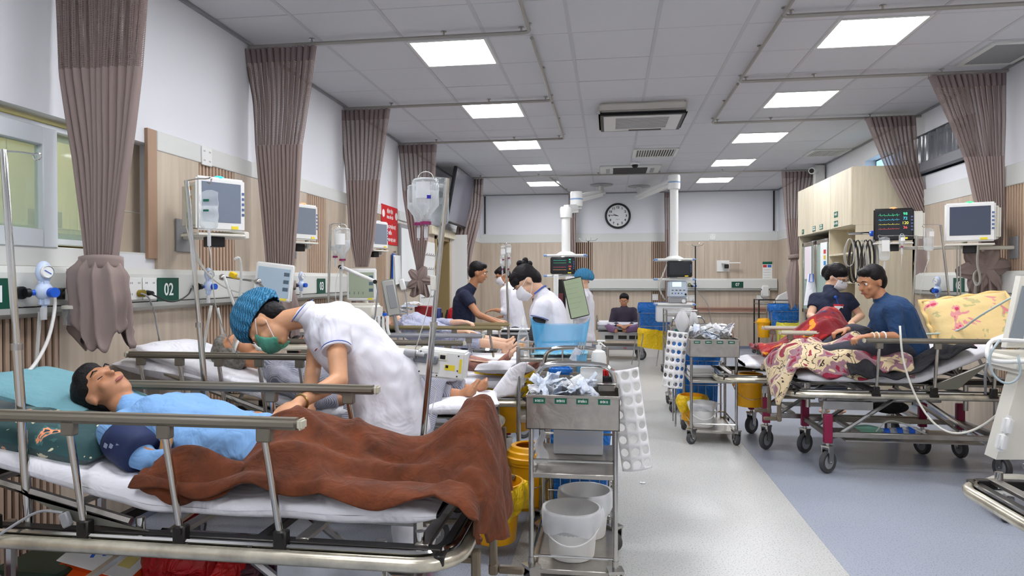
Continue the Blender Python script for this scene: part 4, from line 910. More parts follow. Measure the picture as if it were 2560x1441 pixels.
t = thing('clear_bag', 'crumpled clear bag on the shelf of the nearest trolley, left side', 'bag', (-.3, 3.0, .54)); B().grid(lambda u, v: V((.03*math.cos(2*PI*u)*(1.1-v*.8)+.01*math.sin(v*9), .03*math.sin(2*PI*u)*(1.1-v*.8), .14*v)), 20, 10, cu=True).obj('bag_film', CLRF, t, 'all')
# perforated plastic bottle holders hanging from trolleys
def perforated(label, pts, w_, h_, nx_, nz_, curl, loc, rot):
    t = thing('perforated_holder', label, 'holder', loc); t.rotation_euler = rot
    b = B(); bm = b.bm; R = .36; seg = 12
    cw, ch = w_/nx_, h_/nz_
    def P(x, z):
        a = (x/w_-.5)*curl; rad = w_/curl if abs(curl) > .01 else 1e9
        return V((rad*math.sin(a), -rad*math.cos(a)+rad, z))
    for i in range(nx_):
        for j in range(nz_):
            cx, cz = (i+.5)*cw, -(j+.5)*ch; ring = []; sq = []
            for k in range(16):
                a = 2*PI*k/16; c, s = math.cos(a), math.sin(a); m_ = max(abs(c), abs(s)); r_ = min(cw, ch)*R
                ring.append(bm.verts.new(P(cx+r_*c, cz+r_*s*1.0))); sq.append(bm.verts.new(P(cx+cw/2*c/m_, cz+ch/2*s/m_)))
            for k in range(16): bm.faces.new((ring[k], ring[(k+1) % 16], sq[(k+1) % 16], sq[k]))
    bmesh.ops.remove_doubles(bm, verts=bm.verts, dist=.0005)
    b.obj('perforated_sheet', mat('white_translucent_sheet', (250, 250, 250), .4, alpha=.9), t, 'all', solid=.0025); return t
perforated('white perforated plastic glove-and-bottle holder hanging at the right of the nearest trolley', None, .15, .46, 3, 8, 1.6, at(1560, 925, 3.1), (.0, -.14, .1))
perforated('white perforated plastic holder with round holes hanging at the left of the aisle trolley', None, .19, .47, 4, 7, 1.8, at(1695, 830, 5.75), (0, .1, -.1))
# second hoop trolley behind the nearest one, with dressing cart
t2 = tray_cart('stainless trolley directly behind the nearest one, only its hoop handle seen', (-.37, 3.55, 0), d=.5, words=(), w=.34)
t2.location = (-.36, 3.62, -.0)
t = thing('sanitizer_bottle', 'white pump bottle of hand sanitizer on the trolley behind the nearest one', 'bottle', (-.055, 3.66, .86)); B().lathe([(0, 0), (.036, 0), (.04, .01), (.04, .075), (.034, .1), (.014, .112), (.014, .125), (0, .125)], n=20).obj('bottle_body', WP, t); B().cone((0, 0, .12), (0, 0, .155), .005).cone((0, 0, .125), (0, 0, .135), .016).box((.012, 0, .158), (.045, .012, .01), None, .003).obj('pump', WP, t)
t = thing('instrument_jar', 'clear jar holding scissors and wrapped instruments beside the pump bottle', 'jar', (-.145, 3.6, .86)); B().lathe([(0, 0), (.026, 0), (.028, .09)], n=18).obj('jar_glass', BLF, t, 'all')
for k in range(3): B().tube([(-.008+.008*k, 0, .01), (-.015+.014*k, .0, .13), (-.018+.014*k, .008, .15), (-.008+.014*k, .008, .155), (-.012+.014*k, .0, .13)], .0022, 6).obj('scissors', CHROME, t)
B().box((-.03, -.01, .09), (.04, .003, .07), Euler((0, .5, 0))).obj('white_packet', PKT, t)
# big dressing cart with top rail (left of the aisle)
def dressing_cart(label, loc, rz, w, d, h, shelves, grp='wide stainless dressing carts', cart_m=STEEL, rail=.09):
    t = thing('dressing_cart', label, 'trolley', loc, rz, grp)
    for x in (0, w):
        for y in (0, d): B().tube([(x, y, .1), (x, y, h+rail)], .0125, 10).obj('leg', cart_m, t)
    for z in shelves: B().bb((0, 0, z), (w, d, z+.02), .003).obj('shelf', STEELB, t)
    for z in (h+rail-.01,):
        for a, c in (((0, 0, z), (w, 0, z)), ((0, d, z), (w, d, z)), ((0, 0, z), (0, d, z)), ((w, 0, z), (w, d, z))): B().tube([a, c], .007, 8).obj('top_rail', cart_m, t)
        for x in (w/2,): B().tube([(x, 0, h), (x, 0, z)], .006, 8).obj('rail_strut', cart_m, t)
    for x in (0, w):
        for y in (0, d): caster(t, x, y, .04, .5+x)
    return t
dc = dressing_cart('wide stainless dressing cart at the feet of the third bed, with blue bag on top', (-.53, 3.98, 0), .12, .52, .42, .86, (.86, .5, .12))
t = thing('dressing_bottle', 'clear domed saline bottle on the wide dressing cart', 'bottle', at(1308, 900, 4.08)+V((0, 0, .0))); t.location.z = .88; B().lathe([(0, 0), (.034, 0), (.036, .02), (.036, .11), (.028, .15), (.012, .175), (.012, .19), (0, .19)], n=22).obj('bottle_body', CLR, t, 'all'); B().lathe([(0, .19), (.014, .19), (.014, .22), (.006, .23), (.006, .25), (0, .25)], n=14).obj('cap', WP, t)
t = thing('steel_cup', 'small steel cup on the wide dressing cart', 'cup', (-.46, 4.1, .88)); B().lathe([(0, 0), (.018, 0), (.02, .07), (.018, .07), (.016, .004), (0, .004)], n=16).obj('cup_body', CHROME, t)
t = thing('orange_cap_bottle', 'small bottle with an orange cap beside the domed bottle', 'bottle', (-.535, 4.15, .88)); B().cone((0, 0, 0), (0, 0, .05), .018).obj('bottle_body', CLRF, t); B().cone((0, 0, .05), (0, 0, .075), .019).obj('cap', mat('orange_cap', (240, 160, 20), .4), t)
t = thing('blue_waste_bag', 'light blue plastic bag standing open on the wide dressing cart', 'bag', (-.3, 4.2, .88))
B().grid(lambda u, v: V(((.15+.035*v)*math.copysign(abs(math.cos(2*PI*u))**.6, math.cos(2*PI*u)), .08*math.copysign(abs(math.sin(2*PI*u))**.6, math.sin(2*PI*u))+.006*math.sin(u*60), .02+(.17+.05*abs(math.cos(2*PI*u))**6)*v)), 64, 14, cu=True).obj('bag_film', BLF, t, 'all')
B().grid(lambda u, v: V((.17*(2*u-1), .12*(2*v-1), .02+.012*noise.noise(V((u*6, v*6, 1))))), 20, 20).obj('bag_base', mat('cyan_film', (150, 214, 236), .4, bump=.6, bscale=20), t, 'all', solid=.01)
t = box_thing('tissue_packet', 'small white tissue packet at the corner of the wide dressing cart', 'packet', (-.1, 4.1, .88), (-.05, 4.2, .9), PKT)
t = thing('kidney_tray', 'shiny steel tray on the bedside table by the third bed feet', 'tray', at(1215, 880, 4.35)); B().lathe([(0, 0), (.1, 0), (.11, .015), (.105, .015), (.095, .004), (0, .004)], n=24, sq=.7).obj('tray_body', CHROME, t)
t = thing('cloth_sack', 'white cloth bag hanging from the wide dressing cart over the yellow bin', 'bag', at(1275, 950, 4.0)); B().grid(lambda u, v: V(((.05+.05*v)*math.cos(2*PI*u)+.05*(1-v)-.05*v, (.04)*math.sin(2*PI*u), .09-.2*v+.02*math.sin(u*9))), 36, 12, cu=True).obj('sack_cloth', SHEET, t, 'all', solid=.004)
# aisle: cart cluster behind, left of column
t3 = dressing_cart('stainless cart with a hoop handle standing under the right ceiling column', (.78, 9.6, 0), 0, .42, .5, .84, (.84, .5, .12), 'distant stainless carts')
blue_bin('large blue bag in a stand left of the right ceiling column', (.72, 11.2, .45), .5, .35, .52)
bl_ = blue_bin('crumpled yellow bag on the stand beside the stretcher', (.62, 10.6, .3), .4, .3, .28, YBAG, False)
bl_.rotation_euler = (0, .15, .3)
t4 = tray_cart('stainless trolley just behind the aisle trolley, clear bags on its hoop', (.64, 7.05, 0), d=.5, words=('KIM', 'GẠC'), w=.34)
t = thing('clear_bag', 'bulging clear plastic bag hanging on the hoop left of the aisle trolley tray', 'bag', at(1705, 800, 6.3)); B().grid(lambda u, v: V((.055*math.sin(PI*(.12+.8*v))*math.cos(2*PI*u)*(1+.12*math.sin(u*40)), .05*math.sin(PI*(.12+.8*v))*math.sin(2*PI*u), .08-.2*v)), 40, 14, cu=True).obj('bag_film', CLRF, t, 'all')
t = thing('clear_bag', 'second clear bag of instruments behind the aisle trolley', 'bag', at(1733, 800, 7.25)); B().grid(lambda u, v: V((.05*math.sin(PI*(.12+.8*v))*math.cos(2*PI*u)*(1+.15*math.sin(u*33)), .05*math.sin(PI*(.12+.8*v))*math.sin(2*PI*u), .08-.2*v)), 40, 14, cu=True).obj('bag_film', CLRF, t, 'all')
# far right bagged racks
t5 = dressing_cart('grey wire rack cart before the back right corner', (2.62, 12.55, 0), 0, .55, .4, .9, (.9, .12), 'distant stainless carts', DARKM)
blue_bin('bright blue waste bag at the back right corner by the cupboard', (3.0, 12.3, .52), .52, .35, .4)
blue_bin('lemon-yellow bagged bin below the blue bag at the back right corner', (3.02, 12.0, .1), .42, .3, .52, YB2, False)
bucket('small yellow sharps bin hung on the grey wire rack', (2.66, 12.35, .34), .11, .09, .26, YEL, lid=True, handle=False, grp='yellow sharps buckets')
t = thing('paper_holder', 'white angled document box on the grey wire rack', 'box', (3.02, 12.6, .93)); B().prism([(-.12, 0, 0), (.1, 0, 0), (.1, 0, .2), (-.04, 0, .13)], (0, .12, 0)).obj('box_body', WP, t)
# far stretcher under the blurred patient
st = thing('stretcher', 'grey far stretcher trolley in front of the back wall', 'stretcher', (.2, 11.85, 0))
B().bb((-.42, -.3, .5), (.4, .3, .56), .02).obj('deck', GP, st); B().bb((-.4, -.29, .56), (.38, .29, .63), .025, 2).obj('mattress', SHEET, st)
B().prism([(-.33, -.28, .32), (.31, -.28, .32), (.37, -.28, .47), (-.39, -.28, .47)], (0, .5, 0)).obj('mechanism_cover', mat('stretcher_grey', (176, 176, 172), .5), st); B().bb((-.36, -.3, .17), (.36, .3, .23), .01).obj('base_cover', GP, st)
for x in (-.2, .02, .2): B().bb((x-.07, -.29, .35), (x+.07, -.275, .41), .004).obj('slot', DARKM, st)
for x in (-.3, .33):
    for y in (-.26, .26): caster(st, x, y, .09, .4)
text('04', .05, mat('red_cap', (206, 22, 26), .4), st, (.06, -.302, .2), RX)
for x in (-.41, .39): B().tube([(x, -.3, .5), (x, -.3, .72), (x, .3, .72), (x, .3, .5)], .014, 8, smooth=1).obj('end_rail', STEEL, st)
# ---------------- drips and poles ----------------
def ivpole(label, top, bot, hooks=((-.09, 0),), r=.011, m=CHROME, grp='steel drip poles', base=False):
    top, bot = V(top), V(bot); dn = (bot-top).normalized(); zt_ = .03 if base else .56
    if bot.z > zt_: bot = bot+dn*((bot.z-zt_)/-dn.z)
    t = thing('drip_pole', label, 'drip pole', bot, 0, grp); d = top-bot
    B().tube([(0, 0, 0), d*.5], r*1.25, 12).obj('lower_tube', m, t); B().tube([d*.48, d], r, 12).obj('upper_tube', m, t)
    if base:
        for k in range(5): B().tube([(0, 0, .06), (.22*math.cos(k*1.257), .22*math.sin(k*1.257), .015)], .01, 6).obj('foot', m, t)
    B().lathe([(0, -.012), (r*1.6, -.01), (r*1.6, .01), (0, .014)], d*.5, 12).obj('collar', STEEL, t)
    for hx, hy in hooks: B().tube([d, d+V((hx*.5, hy*.5, .006)), d+V((hx, hy, .002)), d+V((hx*1.15, hy*1.15, .012)), d+V((hx*1.12, hy*1.12, -.02)), d+V((hx*.95, hy*.95, -.012))], .0028, 6, smooth=1).obj('hook', m, t)
    return t
def ivbag(label, loc, h=.16, w_=.075, d=.028, m=CLR, lab=None, liquid=.6, tube_to=None, grp='hanging drip bags', s=0, rz=0, kind='bag'):
    t = thing('drip_bag' if kind == 'bag' else 'drip_bottle', label, 'drip bag' if kind == 'bag' else 'drip bottle', loc, rz, grp)
    if kind == 'bag':
        def f(u, v, k=1, z0=0, z1=1):
            z = z0+(z1-z0)*v; ww = w_/2*min(1, (z*9)**.5+.12, ((1-z)*7)**.5+.3)*k; q = 2*PI*u; c, s_ = math.cos(q), math.sin(q)
            return V((ww*math.copysign(abs(c)**.7, c), d/2*k*math.sin(PI*min(1, max(.12, z)))*s_+.003*math.sin(z*20+s)+0, -h+h*z))
        B().grid(lambda u, v: f(u, v), 28, 16, cu=True).obj('bag_film', m, t, 'all'); B().grid(lambda u, v: f(u, v, .93, .04, liquid), 24, 10, cu=True).obj('fluid', LIQ, t, 'all')
    else:
        r = w_/2; B().lathe([(0, -h), (r*.36, -h), (r*.36, -h*.86), (r*.55, -h*.8), (r, -h*.62), (r, -h*.14), (r*.93, -h*.1), (r, -h*.07), (r*.9, -.005), (r*.4, 0), (0, 0)], n=24).obj('bottle_body', m, t, 'all')
        B().lathe([(0, -h*.99), (r*.33, -h*.98), (r*.5, -h*.8), (r*.94, -h*.62), (r*.94, -h*(1-liquid)), (0, -h*(1-liquid))], n=20).obj('fluid', LIQ, t, 'all')
        B().cone((0, 0, -h), (0, 0, -h-.012), r*.42).obj('cap', mat('purple_cap', (134, 30, 90), .4), t)
        B().tube([(r*.6*math.cos(a), 0, r*.5*math.sin(a)) for a in [PI*k/8 for k in range(9)]], .0015, 5).obj('hanger_loop', WP, t)
    if lab:
        x0, x1, z0, z1, c = lab; yy = -(d/2+.003 if kind == 'bag' else w_/2+.0008)
        if kind == 'bag': B().bb((x0, yy-.0006, z0), (x1, yy, z1)).obj('bag_label', c, t, False)
        else: B().grid(lambda u, v: V(((w_/2+.0008)*math.sin(x0+(x1-x0)*u), -(w_/2+.0008)*math.cos(x0+(x1-x0)*u), z0+(z1-z0)*v)), 10, 1).obj('bottle_label', c, t, 'all')
    B().cone((0, 0, -h-.0), (0, 0, -h-.02), .005).cone((0, 0, -h-.02), (0, 0, -h-.065), .0075, .0075, 10).cone((0, 0, -h-.065), (0, 0, -h-.075), .003).obj('drip_chamber', CLRF, t)
    if tube_to:
        P = [V((0, 0, -h-.07))]+[V(p)-V(loc) for p in tube_to]; B().tube(P, .0022, 6, smooth=3).obj('infusion_line', TUBE, t, 'all')
    return t
p0 = ivpole('thick steel drip pole at the far left edge of the photo, beside the nearest bed', at(8, 375, 1.92), at(76, 1365, 1.90), (), .011)
B().tube([V(p)-p0.location for p in (at(8, 378, 1.92), at(50, 380, 1.95), at(85, 386, 1.97), at(100, 383, 1.98), at(103, 394, 1.98), at(95, 400, 1.98), at(84, 398, 1.98), at(84, 384, 1.98))], .003, 6, smooth=2).obj('hook', CHROME, p0)
ivpole('slim steel drip pole standing before the green sign with the first bed number', at(466, 452, 2.62), at(516, 1010, 2.62), ((.11, -.02),), .0095)
ivpole('steel drip pole with glass bottles rising between the brown blanket and the infusion pump', at(1118, 446, 2.72), at(1058, 1085, 2.78), ((-.1, 0), (-.05, .04)), .011)
ivpole('thin steel drip pole beside the second curtain, with two bottles', at(826, 562, 4.2), at(820, 780, 4.2), ((.06, 0),), .008, base=True)
ivpole('steel drip pole in front of the man at the computer', at(1264, 610, 6.8), at(1272, 850, 6.8), ((.05, 0), (-.05, 0), (.0, .05)), .011, base=True)
ivpole('steel drip pole at the right in front of the black-framed monitor', at(2292, 590, 6.0), at(2280, 800, 6.0), ((-.26, 0),), .009)
ivpole('leaning steel drip pole beside the middle right curtain', at(2352, 563, 5.9), at(2378, 790, 5.9), ((-.12, 0),), .009)
a = at(522, 475, 2.6); ivbag('clear drip bag with green print in front of the bed monitor', a, .165, .082, .03, lab=(-.014, .012, -.05, -.04, GREEN), tube_to=[at(528, 640, 2.6), at(535, 760, 2.65), at(560, 830, 2.9), at(600, 900, 3.3)], s=1)
B().bb((-.014, -.0185, -.09), (.01, -.0175, -.082)).obj('bag_label', GREEN, COL.objects[-1] if 0 else [o for o in COL.objects if o.name.startswith('drip_bag')][-1], False)
ivbag('big clear drip bottle with a purple cap, front one of the hanging pair', at(1064, 446, 2.68), .175, .108, .05, kind='bottle', lab=(-.5, .6, -.085, -.02, CLRF), grp='glass drip bottles', liquid=.7)
B().grid(lambda u, v: V((.0555*math.sin(.35+.3*u), -.0555*math.cos(.35+.3*u), -.088+.014*v)), 6, 1).obj('blue_mark', mat('deep_blue_print', (30, 30, 150), .5), [o for o in COL.objects if o.name.startswith('drip_bottle')][-1], 'all')
ivbag('smaller clear drip bottle hanging behind the purple-capped one', at(1046, 462, 2.8), .16, .095, .05, kind='bottle', grp='glass drip bottles', liquid=.5)
ivbag('long clear drip bag beside the steel pole top', at(1099, 446, 2.74), .2, .078, .03, tube_to=[at(1092, 620, 2.74), at(1080, 720, 2.72), at(1062, 800, 2.72), at(1038, 875, 2.7)], s=2)
t = thing('flow_clamp', 'white roller clamp on the drip line beside the bottle pole', 'clamp', at(1083, 708, 2.71)); B().bb((-.011, -.008, -.03), (.011, .008, .03), .003).obj('clamp_body', WP2, t)
ivbag('rounded drip bottle with a pink-edged label by the second curtain', at(856, 570, 4.2), .2, .1, .05, kind='bottle', lab=(-.7, .7, -.11, -.04, WP), grp='glass drip bottles', tube_to=[at(850, 660, 4.2), at(836, 720, 4.2), at(845, 800, 4.2)])
ivbag('clear empty drip bottle next to the pink-labelled one', at(838, 575, 4.25), .17, .08, .05, kind='bottle', grp='glass drip bottles', liquid=.3)
for k, (px, py) in enumerate(((1258, 616), (1272, 612), (1256, 640), (1271, 640))): ivbag('small drip bottle in the cluster on the pole before the computer desk', at(px, py, 6.78+.03*k), .13, .055, .04, kind='bottle', lab=(-.9, .9, -.08, -.03, WP), grp='drip bottles on the desk pole')
ivbag('clear drip bag with a white label hung left of the black-framed monitor', at(2211, 592, 5.9), .2, .085, .04, lab=(-.028, .03, -.12, -.03, WP), tube_to=[at(2213, 700, 5.9), at(2200, 760, 5.8)], s=3)
ivbag('small clear drip bottle hanging in front of the black-framed monitor', at(2255, 588, 5.95), .09, .045, .03, kind='bottle', lab=(-.8, .8, -.05, -.02, WP), grp='glass drip bottles', tube_to=[at(2252, 680, 5.95)])
ivbag('clear printed drip bag at the far right of the hanging bags', at(2322, 570, 5.9), .19, .075, .04, lab=(-.005, .03, -.07, -.03, WP), tube_to=[at(2310, 680, 5.9), at(2300, 740, 5.9)], s=4)
# ---------------- patient monitors ----------------
def monitor(label, c, rz, w_, h_, d, body, scr=(28, 34, 40), tilt=0, bezel=WP, traces=(), emit=.25, bx=.0, grp='patient monitors', stand=True, blackbez=False, name='patient_monitor', glow=None):
    t = thing(name, label, 'monitor', c, rz, grp)
    rt = Euler((tilt, 0, 0)).to_matrix(); M = lambda p: rt @ V(p)
    def bx_(a, b_, m, nm, bev=.004, seg=2):
        o = B().bb(a, b_, bev, seg).obj(nm, m, t); o.rotation_euler = (tilt, 0, 0); return o
    bx_((-w_/2, -.03, -h_/2), (w_/2, .0, h_/2), BLACK if blackbez else bezel, 'bezel', .012, 3)
    if body: bx_((-w_*.46+bx, .0, -h_*.44), (w_*.46+bx, d, h_*.40), body, 'housing', .016, 3)
    sm = mat('screen_%d_%d_%d' % scr, scr, .12, emit=emit, emc=scr, coat=.4)
    s = bx_((-w_*.40, -.0325, -h_*.34), (w_*.40, -.029, h_*.40), sm, 'screen', .001, 1)
    for k, (z, col, amp) in enumerate(traces):
        rnd = random.Random(k+5); P = [(-w_*.38+w_*.52*i/40, -.034, h_*z+amp*h_*(rnd.uniform(-.3, .3)+(1.0 if i % 8 == 3 else 0)-(.4 if i % 8 == 4 else 0))) for i in range(41)]
        B().tube(P, .0008, 4).obj('trace', mat('trace_%d_%d_%d' % col, col, .5, emit=1, emc=col), s)
    if traces:
        for k, (z, col, amp) in enumerate(traces): text(['98', '72', '120', '36', '17'][k % 5], h_*.12, mat('trace_%d_%d_%d' % col, col, .5, emit=1, emc=col), s, (w_*.28, -.034, h_*z+.01), RX, ext=.0003)
    B().bb((w_*.2, -.034, -h_*.46), (w_*.34, -.031, -h_*.4)).obj('yellow_sticker', mat('yellow_sticker', (240, 220, 60), .5), s, False)
    B().ell((0, -.0, h_/2+.0), (.03, .02, .012)).obj('alarm_lamp', glow or WP, t)
    b = B()
    for k in range(5): b.bb((w_*.42, -.034, -h_*.2+k*h_*.1), (w_*.47, -.0305, -h_*.15+k*h_*.1), .001)
    b.obj('keypad', mat('keypad_blue', (90, 112, 160), .4), t, kind='stuff')
    if stand:
        bx_((-w_*.48, -.04, -h_/2-.03), (w_*.48, d*.95, -h_/2-.015), WP2, 'mounting_shelf', .003, 1); bx_((-.04, .03, -h_/2-.09), (.05, d*.6, -h_/2-.03), BLACK, 'clamp', .004, 1)
    return t
cy = mat('cyan_lamp', (40, 190, 240), .3, emit=1.2, emc=(40, 190, 240)); gr = mat('green_lamp', (70, 220, 140), .3, emit=.8, emc=(70, 220, 140)); og = mat('orange_lamp', (250, 150, 90), .3, emit=1.5, emc=(250, 140, 80))
TR = ((.28, (80, 230, 160), .05), (.14, (80, 200, 230), .04), (0, (230, 220, 90), .03), (-.14, (230, 90, 90), .03))
m2 = monitor('white boxy bedside monitor with a cyan lamp, first on the left wall', at(548, 512, 3.7), 1.0, .29, .31, .2, WP2, (112, 122, 138), glow=cy, emit=.12)
b = B()
for k in range(4): b.bb((-.1-.0, -.0, 0), (-.1, 0, 0)) if 0 else None
for k in range(3): B().box((-.135, .07, .09-k*.055), (.006, .02, .022), None, .002).obj('module_port', mat('port_amber', (206, 152, 70), .4), m2)
B().box((-.135, .115, .04), (.006, .02, .035), None, .003).obj('socket', BLACK, m2)
for k in range(3): B().tube([(-.135, .07, -.03-.02*k), (-.17, .06, -.05-.02*k), (-.175, .03, -.16), (-.15+.01*k, .0, -.3), (-.08, -.03, -.42), (.03, -.05, -.5), (.14, -.05, -.52)], .004, 6, smooth=2).obj('lead_cable', mat('cable_grey', (170, 168, 160), .5), m2)
t = thing('monitor_bracket', 'white square wall plate with arm carrying the first bedside monitor', 'bracket', (XL+.022, 3.88, 1.62)); B().bb((0, -.08, -.1), (.012, .08, .1), .003).obj('wall_plate', GP, t); B().bb((0, -.02, -.025), (.42, .03, .02), .006).obj('arm', WP2, t)
m3_ = monitor('white bedside monitor half hidden behind the second curtain', at(758, 556, 5.25), 1.2, .27, .29, .17, WP2, (120, 128, 140), glow=og, emit=.1)
m4_ = monitor('white bedside monitor half hidden behind the third curtain', at(946, 588, 7.0), 1.25, .27, .29, .17, WP2, (120, 126, 140), emit=.1)
m8 = monitor('cream bedside monitor with a green lamp beside the nearest right curtain', at(2424, 556, 5.9), -.38, .34, .31, .2, WP2, (66, 74, 90), glow=gr, emit=.15, bx=.05)
m9 = monitor('black-framed bedside monitor with green traces in front of the cupboard', at(2233, 562, 6.35), -.22, .31, .28, .08, WP2, (22, 30, 36), blackbez=True, traces=TR, glow=og, bx=.1)
for nm, P in (('grey monitor cable bundle hanging below the cream monitor', [(2445, 612), (2440, 660), (2452, 700), (2440, 720), (2430, 690), (2445, 670), (2450, 715), (2436, 700), (2440, 760)]),):
    pp = [at(x, y, 5.85+.02*i) for i, (x, y) in enumerate(P)]; o = pp[0]; t = thing('cable_bundle', nm, 'cable', o)
    for k in range(4): B().tube([p-o+V((.008*k, .01*k, 0)) for p in pp], .0045, 6, smooth=3).obj('cable', mat('cable_grey', (150, 150, 154), .5), t)
for x in (2392, 2400): 
    t = ivpole('thin steel stand rod below the cream monitor, %s rod' % ('left' if x < 2395 else 'right'), at(x, 612, 5.95), at(x+2, 790, 5.95), (), .006)
for m_, x1 in ((m3_, XL+.02), (m4_, XL+.02), (m8, XR-.02), (m9, XR-.02)):
    a = m_.location+V((0, .1, -.2)); t = thing('monitor_bracket', 'white wall arm carrying ' + {m3_: 'the second left wall monitor', m4_: 'the third left wall monitor', m8: 'the cream monitor on the right', m9: 'the black-framed monitor on the right'}[m_], 'bracket', (x1, a.y, a.z)); B().box(((a.x-x1)/2, 0, 0), (abs(a.x-x1), .035, .03), None, .006).obj('arm', WP2, t); B().box((0, 0, 0), (.016, .12, .18), None, .004).obj('wall_plate', GP, t); B().tube([(a.x-x1, 0, 0), (a.x-x1, -.03, .06)], .02, 8).obj('mount_pin', WP2, t)
# flow meters / regulators
def regulator(label, c, rz, s=1):
    t = thing('vacuum_regulator', label, 'regulator', c, rz, 'pale blue vacuum regulators'); t.scale = (s, s, s); q = Matrix.Rotation(PI/2, 3, 'X')
    B().bb((-.022, -.022, -.1), (.022, .012, .03), .012, 3).ell((0, -.005, .055), (.036, .022, .05)).ell((0, -.005, -.03), (.04, .03, .04)).obj('regulator_body', LBL, t)
    B().lathe([(0, .02), (.028, .02), (.03, .03), (.027, .034)], (0, 0, .055), 24, q).obj('gauge_rim', WP, t); B().lathe([(0, .031), (.025, .031)], (0, 0, .055), 20, q).obj('gauge_face', WT, t); B().box((0, -.033, .055), (.034, .001, .003), Euler((0, .5, 0))).obj('needle', BLUE, t)
    B().cone((.012, -.02, -.035), (.012, -.06, -.035), .022, None, 16).obj('blue_knob', BLUE, t); B().cone((-.04, 0, -.035), (-.06, 0, -.035), .013).obj('blue_coupling', BLUE, t)
    B().cone((-.06, 0, -.035), (-.08, 0, -.035), .02).cone((-.08, .015, -.035), (-.08, .035, -.035), .028, None, 18).obj('wall_outlet', BLACK, t); B().cone((0, -.0, -.1), (0, 0, -.155), .014).obj('trap', CLRF, t)
    return t
c = atX(108, 712, XL+.15); regulator('large pale blue vacuum regulator with gauge on the console left of the nearest curtain', c, PI/2*.86, 1.0)
regulator('pale blue vacuum regulator on the console behind the second drip pole', atX(520, 705, XL+.15), PI/2*.86, .85)
regulator('pale blue vacuum regulator on the console beside the sign by the second curtain', atX(752, 705, XL+.14), PI/2*.86, .8); regulator('small pale blue regulator on the back wall console', (1.66, YB-.13, 1.25), 0, .8)
regulator('pale blue regulator on the right console beside the sign', atX(2345, 718, XR-.15), -PI/2*.8, 1.0)
t = thing('oxygen_flowmeter', 'oxygen flowmeter with steel valve and clear humidifier cup behind the nearest curtain', 'flowmeter', atX(175, 732, XL+.15)); B().cone((0, 0, 0), (0, -.01, .1), .01).obj('flow_tube', CLRF, t); B().cone((0, -.01, .1), (0, -.01, .112), .008).obj('tube_cap', WP, t); B().cone((-.02, 0, -.005), (.03, .0, -.005), .014).bb((-.015, -.015, -.04), (.015, .015, .02), .003).obj('valve', STEEL, t); B().cone((-.06, 0, -.005), (-.02, 0, -.005), .027).obj('wall_outlet', BLACK, t); B().lathe([(0, -.055), (.035, -.06), (.036, -.075), (0, -.075)]).obj('cup_lid', WP2, t); B().lathe([(.033, -.075), (.03, -.15), (0, -.152)]).obj('humidifier_cup', CLR, t, 'all')
def hose(name, label, pts, r, m, cat='tube', ring=None):
    o = pts[0]; t = thing(name, label, cat, o); B().tube([p-o for p in pts], r, 8, smooth=3).obj('hose', m, t, 'all'); return t
hose('suction_hose', 'black and white hose running from the large regulator down to the nearest bed', [at(137, 745, 2.75), at(137, 780, 2.7), at(122, 850, 2.6), at(90, 910, 2.4), at(60, 940, 2.3), at(35, 975, 2.25)], .0075, mat('hose_black_white', (210, 208, 204), .4))
hose('wall_cable', 'black plug and cord drooping under the green sign by the sockets', [atX(372, 733, XL+.12), atX(392, 742, XL+.16), atX(420, 756, XL+.17), atX(450, 752, XL+.16), atX(474, 735, XL+.14), atX(478, 722, XL+.12)], .0045, BLACK, 'cord')
hose('wall_cable', 'grey cord hanging down the wall below the brass plug', [atX(352, 734, XL+.13), atX(372, 740, XL+.15), atX(386, 780, XL+.06), atX(394, 830, XL+.05), atX(404, 872, XL+.05)], .0045, GP, 'cord')
t = thing('brass_plug', 'round brass-coloured plug in the white socket of the left console', 'plug', atX(348, 734, XL+.1)); B().cone((0, 0, 0), (.03, 0, 0), .02).obj('plug_body', mat('brass', (150, 130, 50), .35, .6), t)
t = thing('black_plug', 'black power plug beside the brass one', 'plug', atX(368, 733, XL+.1)); B().cone((0, 0, 0), (.035, .0, 0), .016, .01).obj('plug_body', BLACK, t)
for k, (P, r, lb) in enumerate((([(528, 765), (512, 850), (505, 900), (500, 930)], .008, 'clear suction tube dropping behind the second drip pole'), ([(545, 770), (556, 830), (560, 880), (575, 930)], .006, 'black-striped tube dropping to the second bed'), ([(585, 650), (600, 640), (604, 690), (598, 760), (590, 830), (580, 900)], .007, 'looped pale breathing tube hanging over the second bed'), ([(100, 780), (95, 850), (90, 920)], .008, 'clear tube hanging under the large regulator'), ([(560, 690), (590, 780), (640, 880), (690, 872)], .007, 'white ventilator tube reaching the grey-haired patient'))):
    hose('breathing_tube', lb, [at(x, y, 3.5-(.25 if k in (2, 4) else 0)+.02*i) if k != 3 else atX(x, y, XL+.12) for i, (x, y) in enumerate(P)], r, TUBE)
# jointed support arm with yellow clamp
t = thing('support_arm', 'jointed chrome support arm with a yellow clamp over the second bed', 'support arm', at(555, 690, 3.35)); o = t.location
B().tube([at(700, 770, 3.4)-o, at(645, 705, 3.38)-o], .008, 8).tube([at(645, 705, 3.38)-o, at(560, 692, 3.35)-o], .006, 8).tube([at(560, 692, 3.35)-o, at(600, 790, 3.4)-o, at(650, 870, 3.45)-o], .007, 8).obj('arm_rods', CHROME, t)
for p in ((645, 705), (556, 694)): B().ell(at(p[0], p[1], 3.36)-o, (.018, .018, .018)).obj('joint_knob', STEEL, t)
B().box(at(583, 688, 3.33)-o, (.035, .03, .03), Euler((0, .4, 0)), .005).obj('yellow_clamp', mat('yellow_clamp', (236, 196, 20), .4), t)
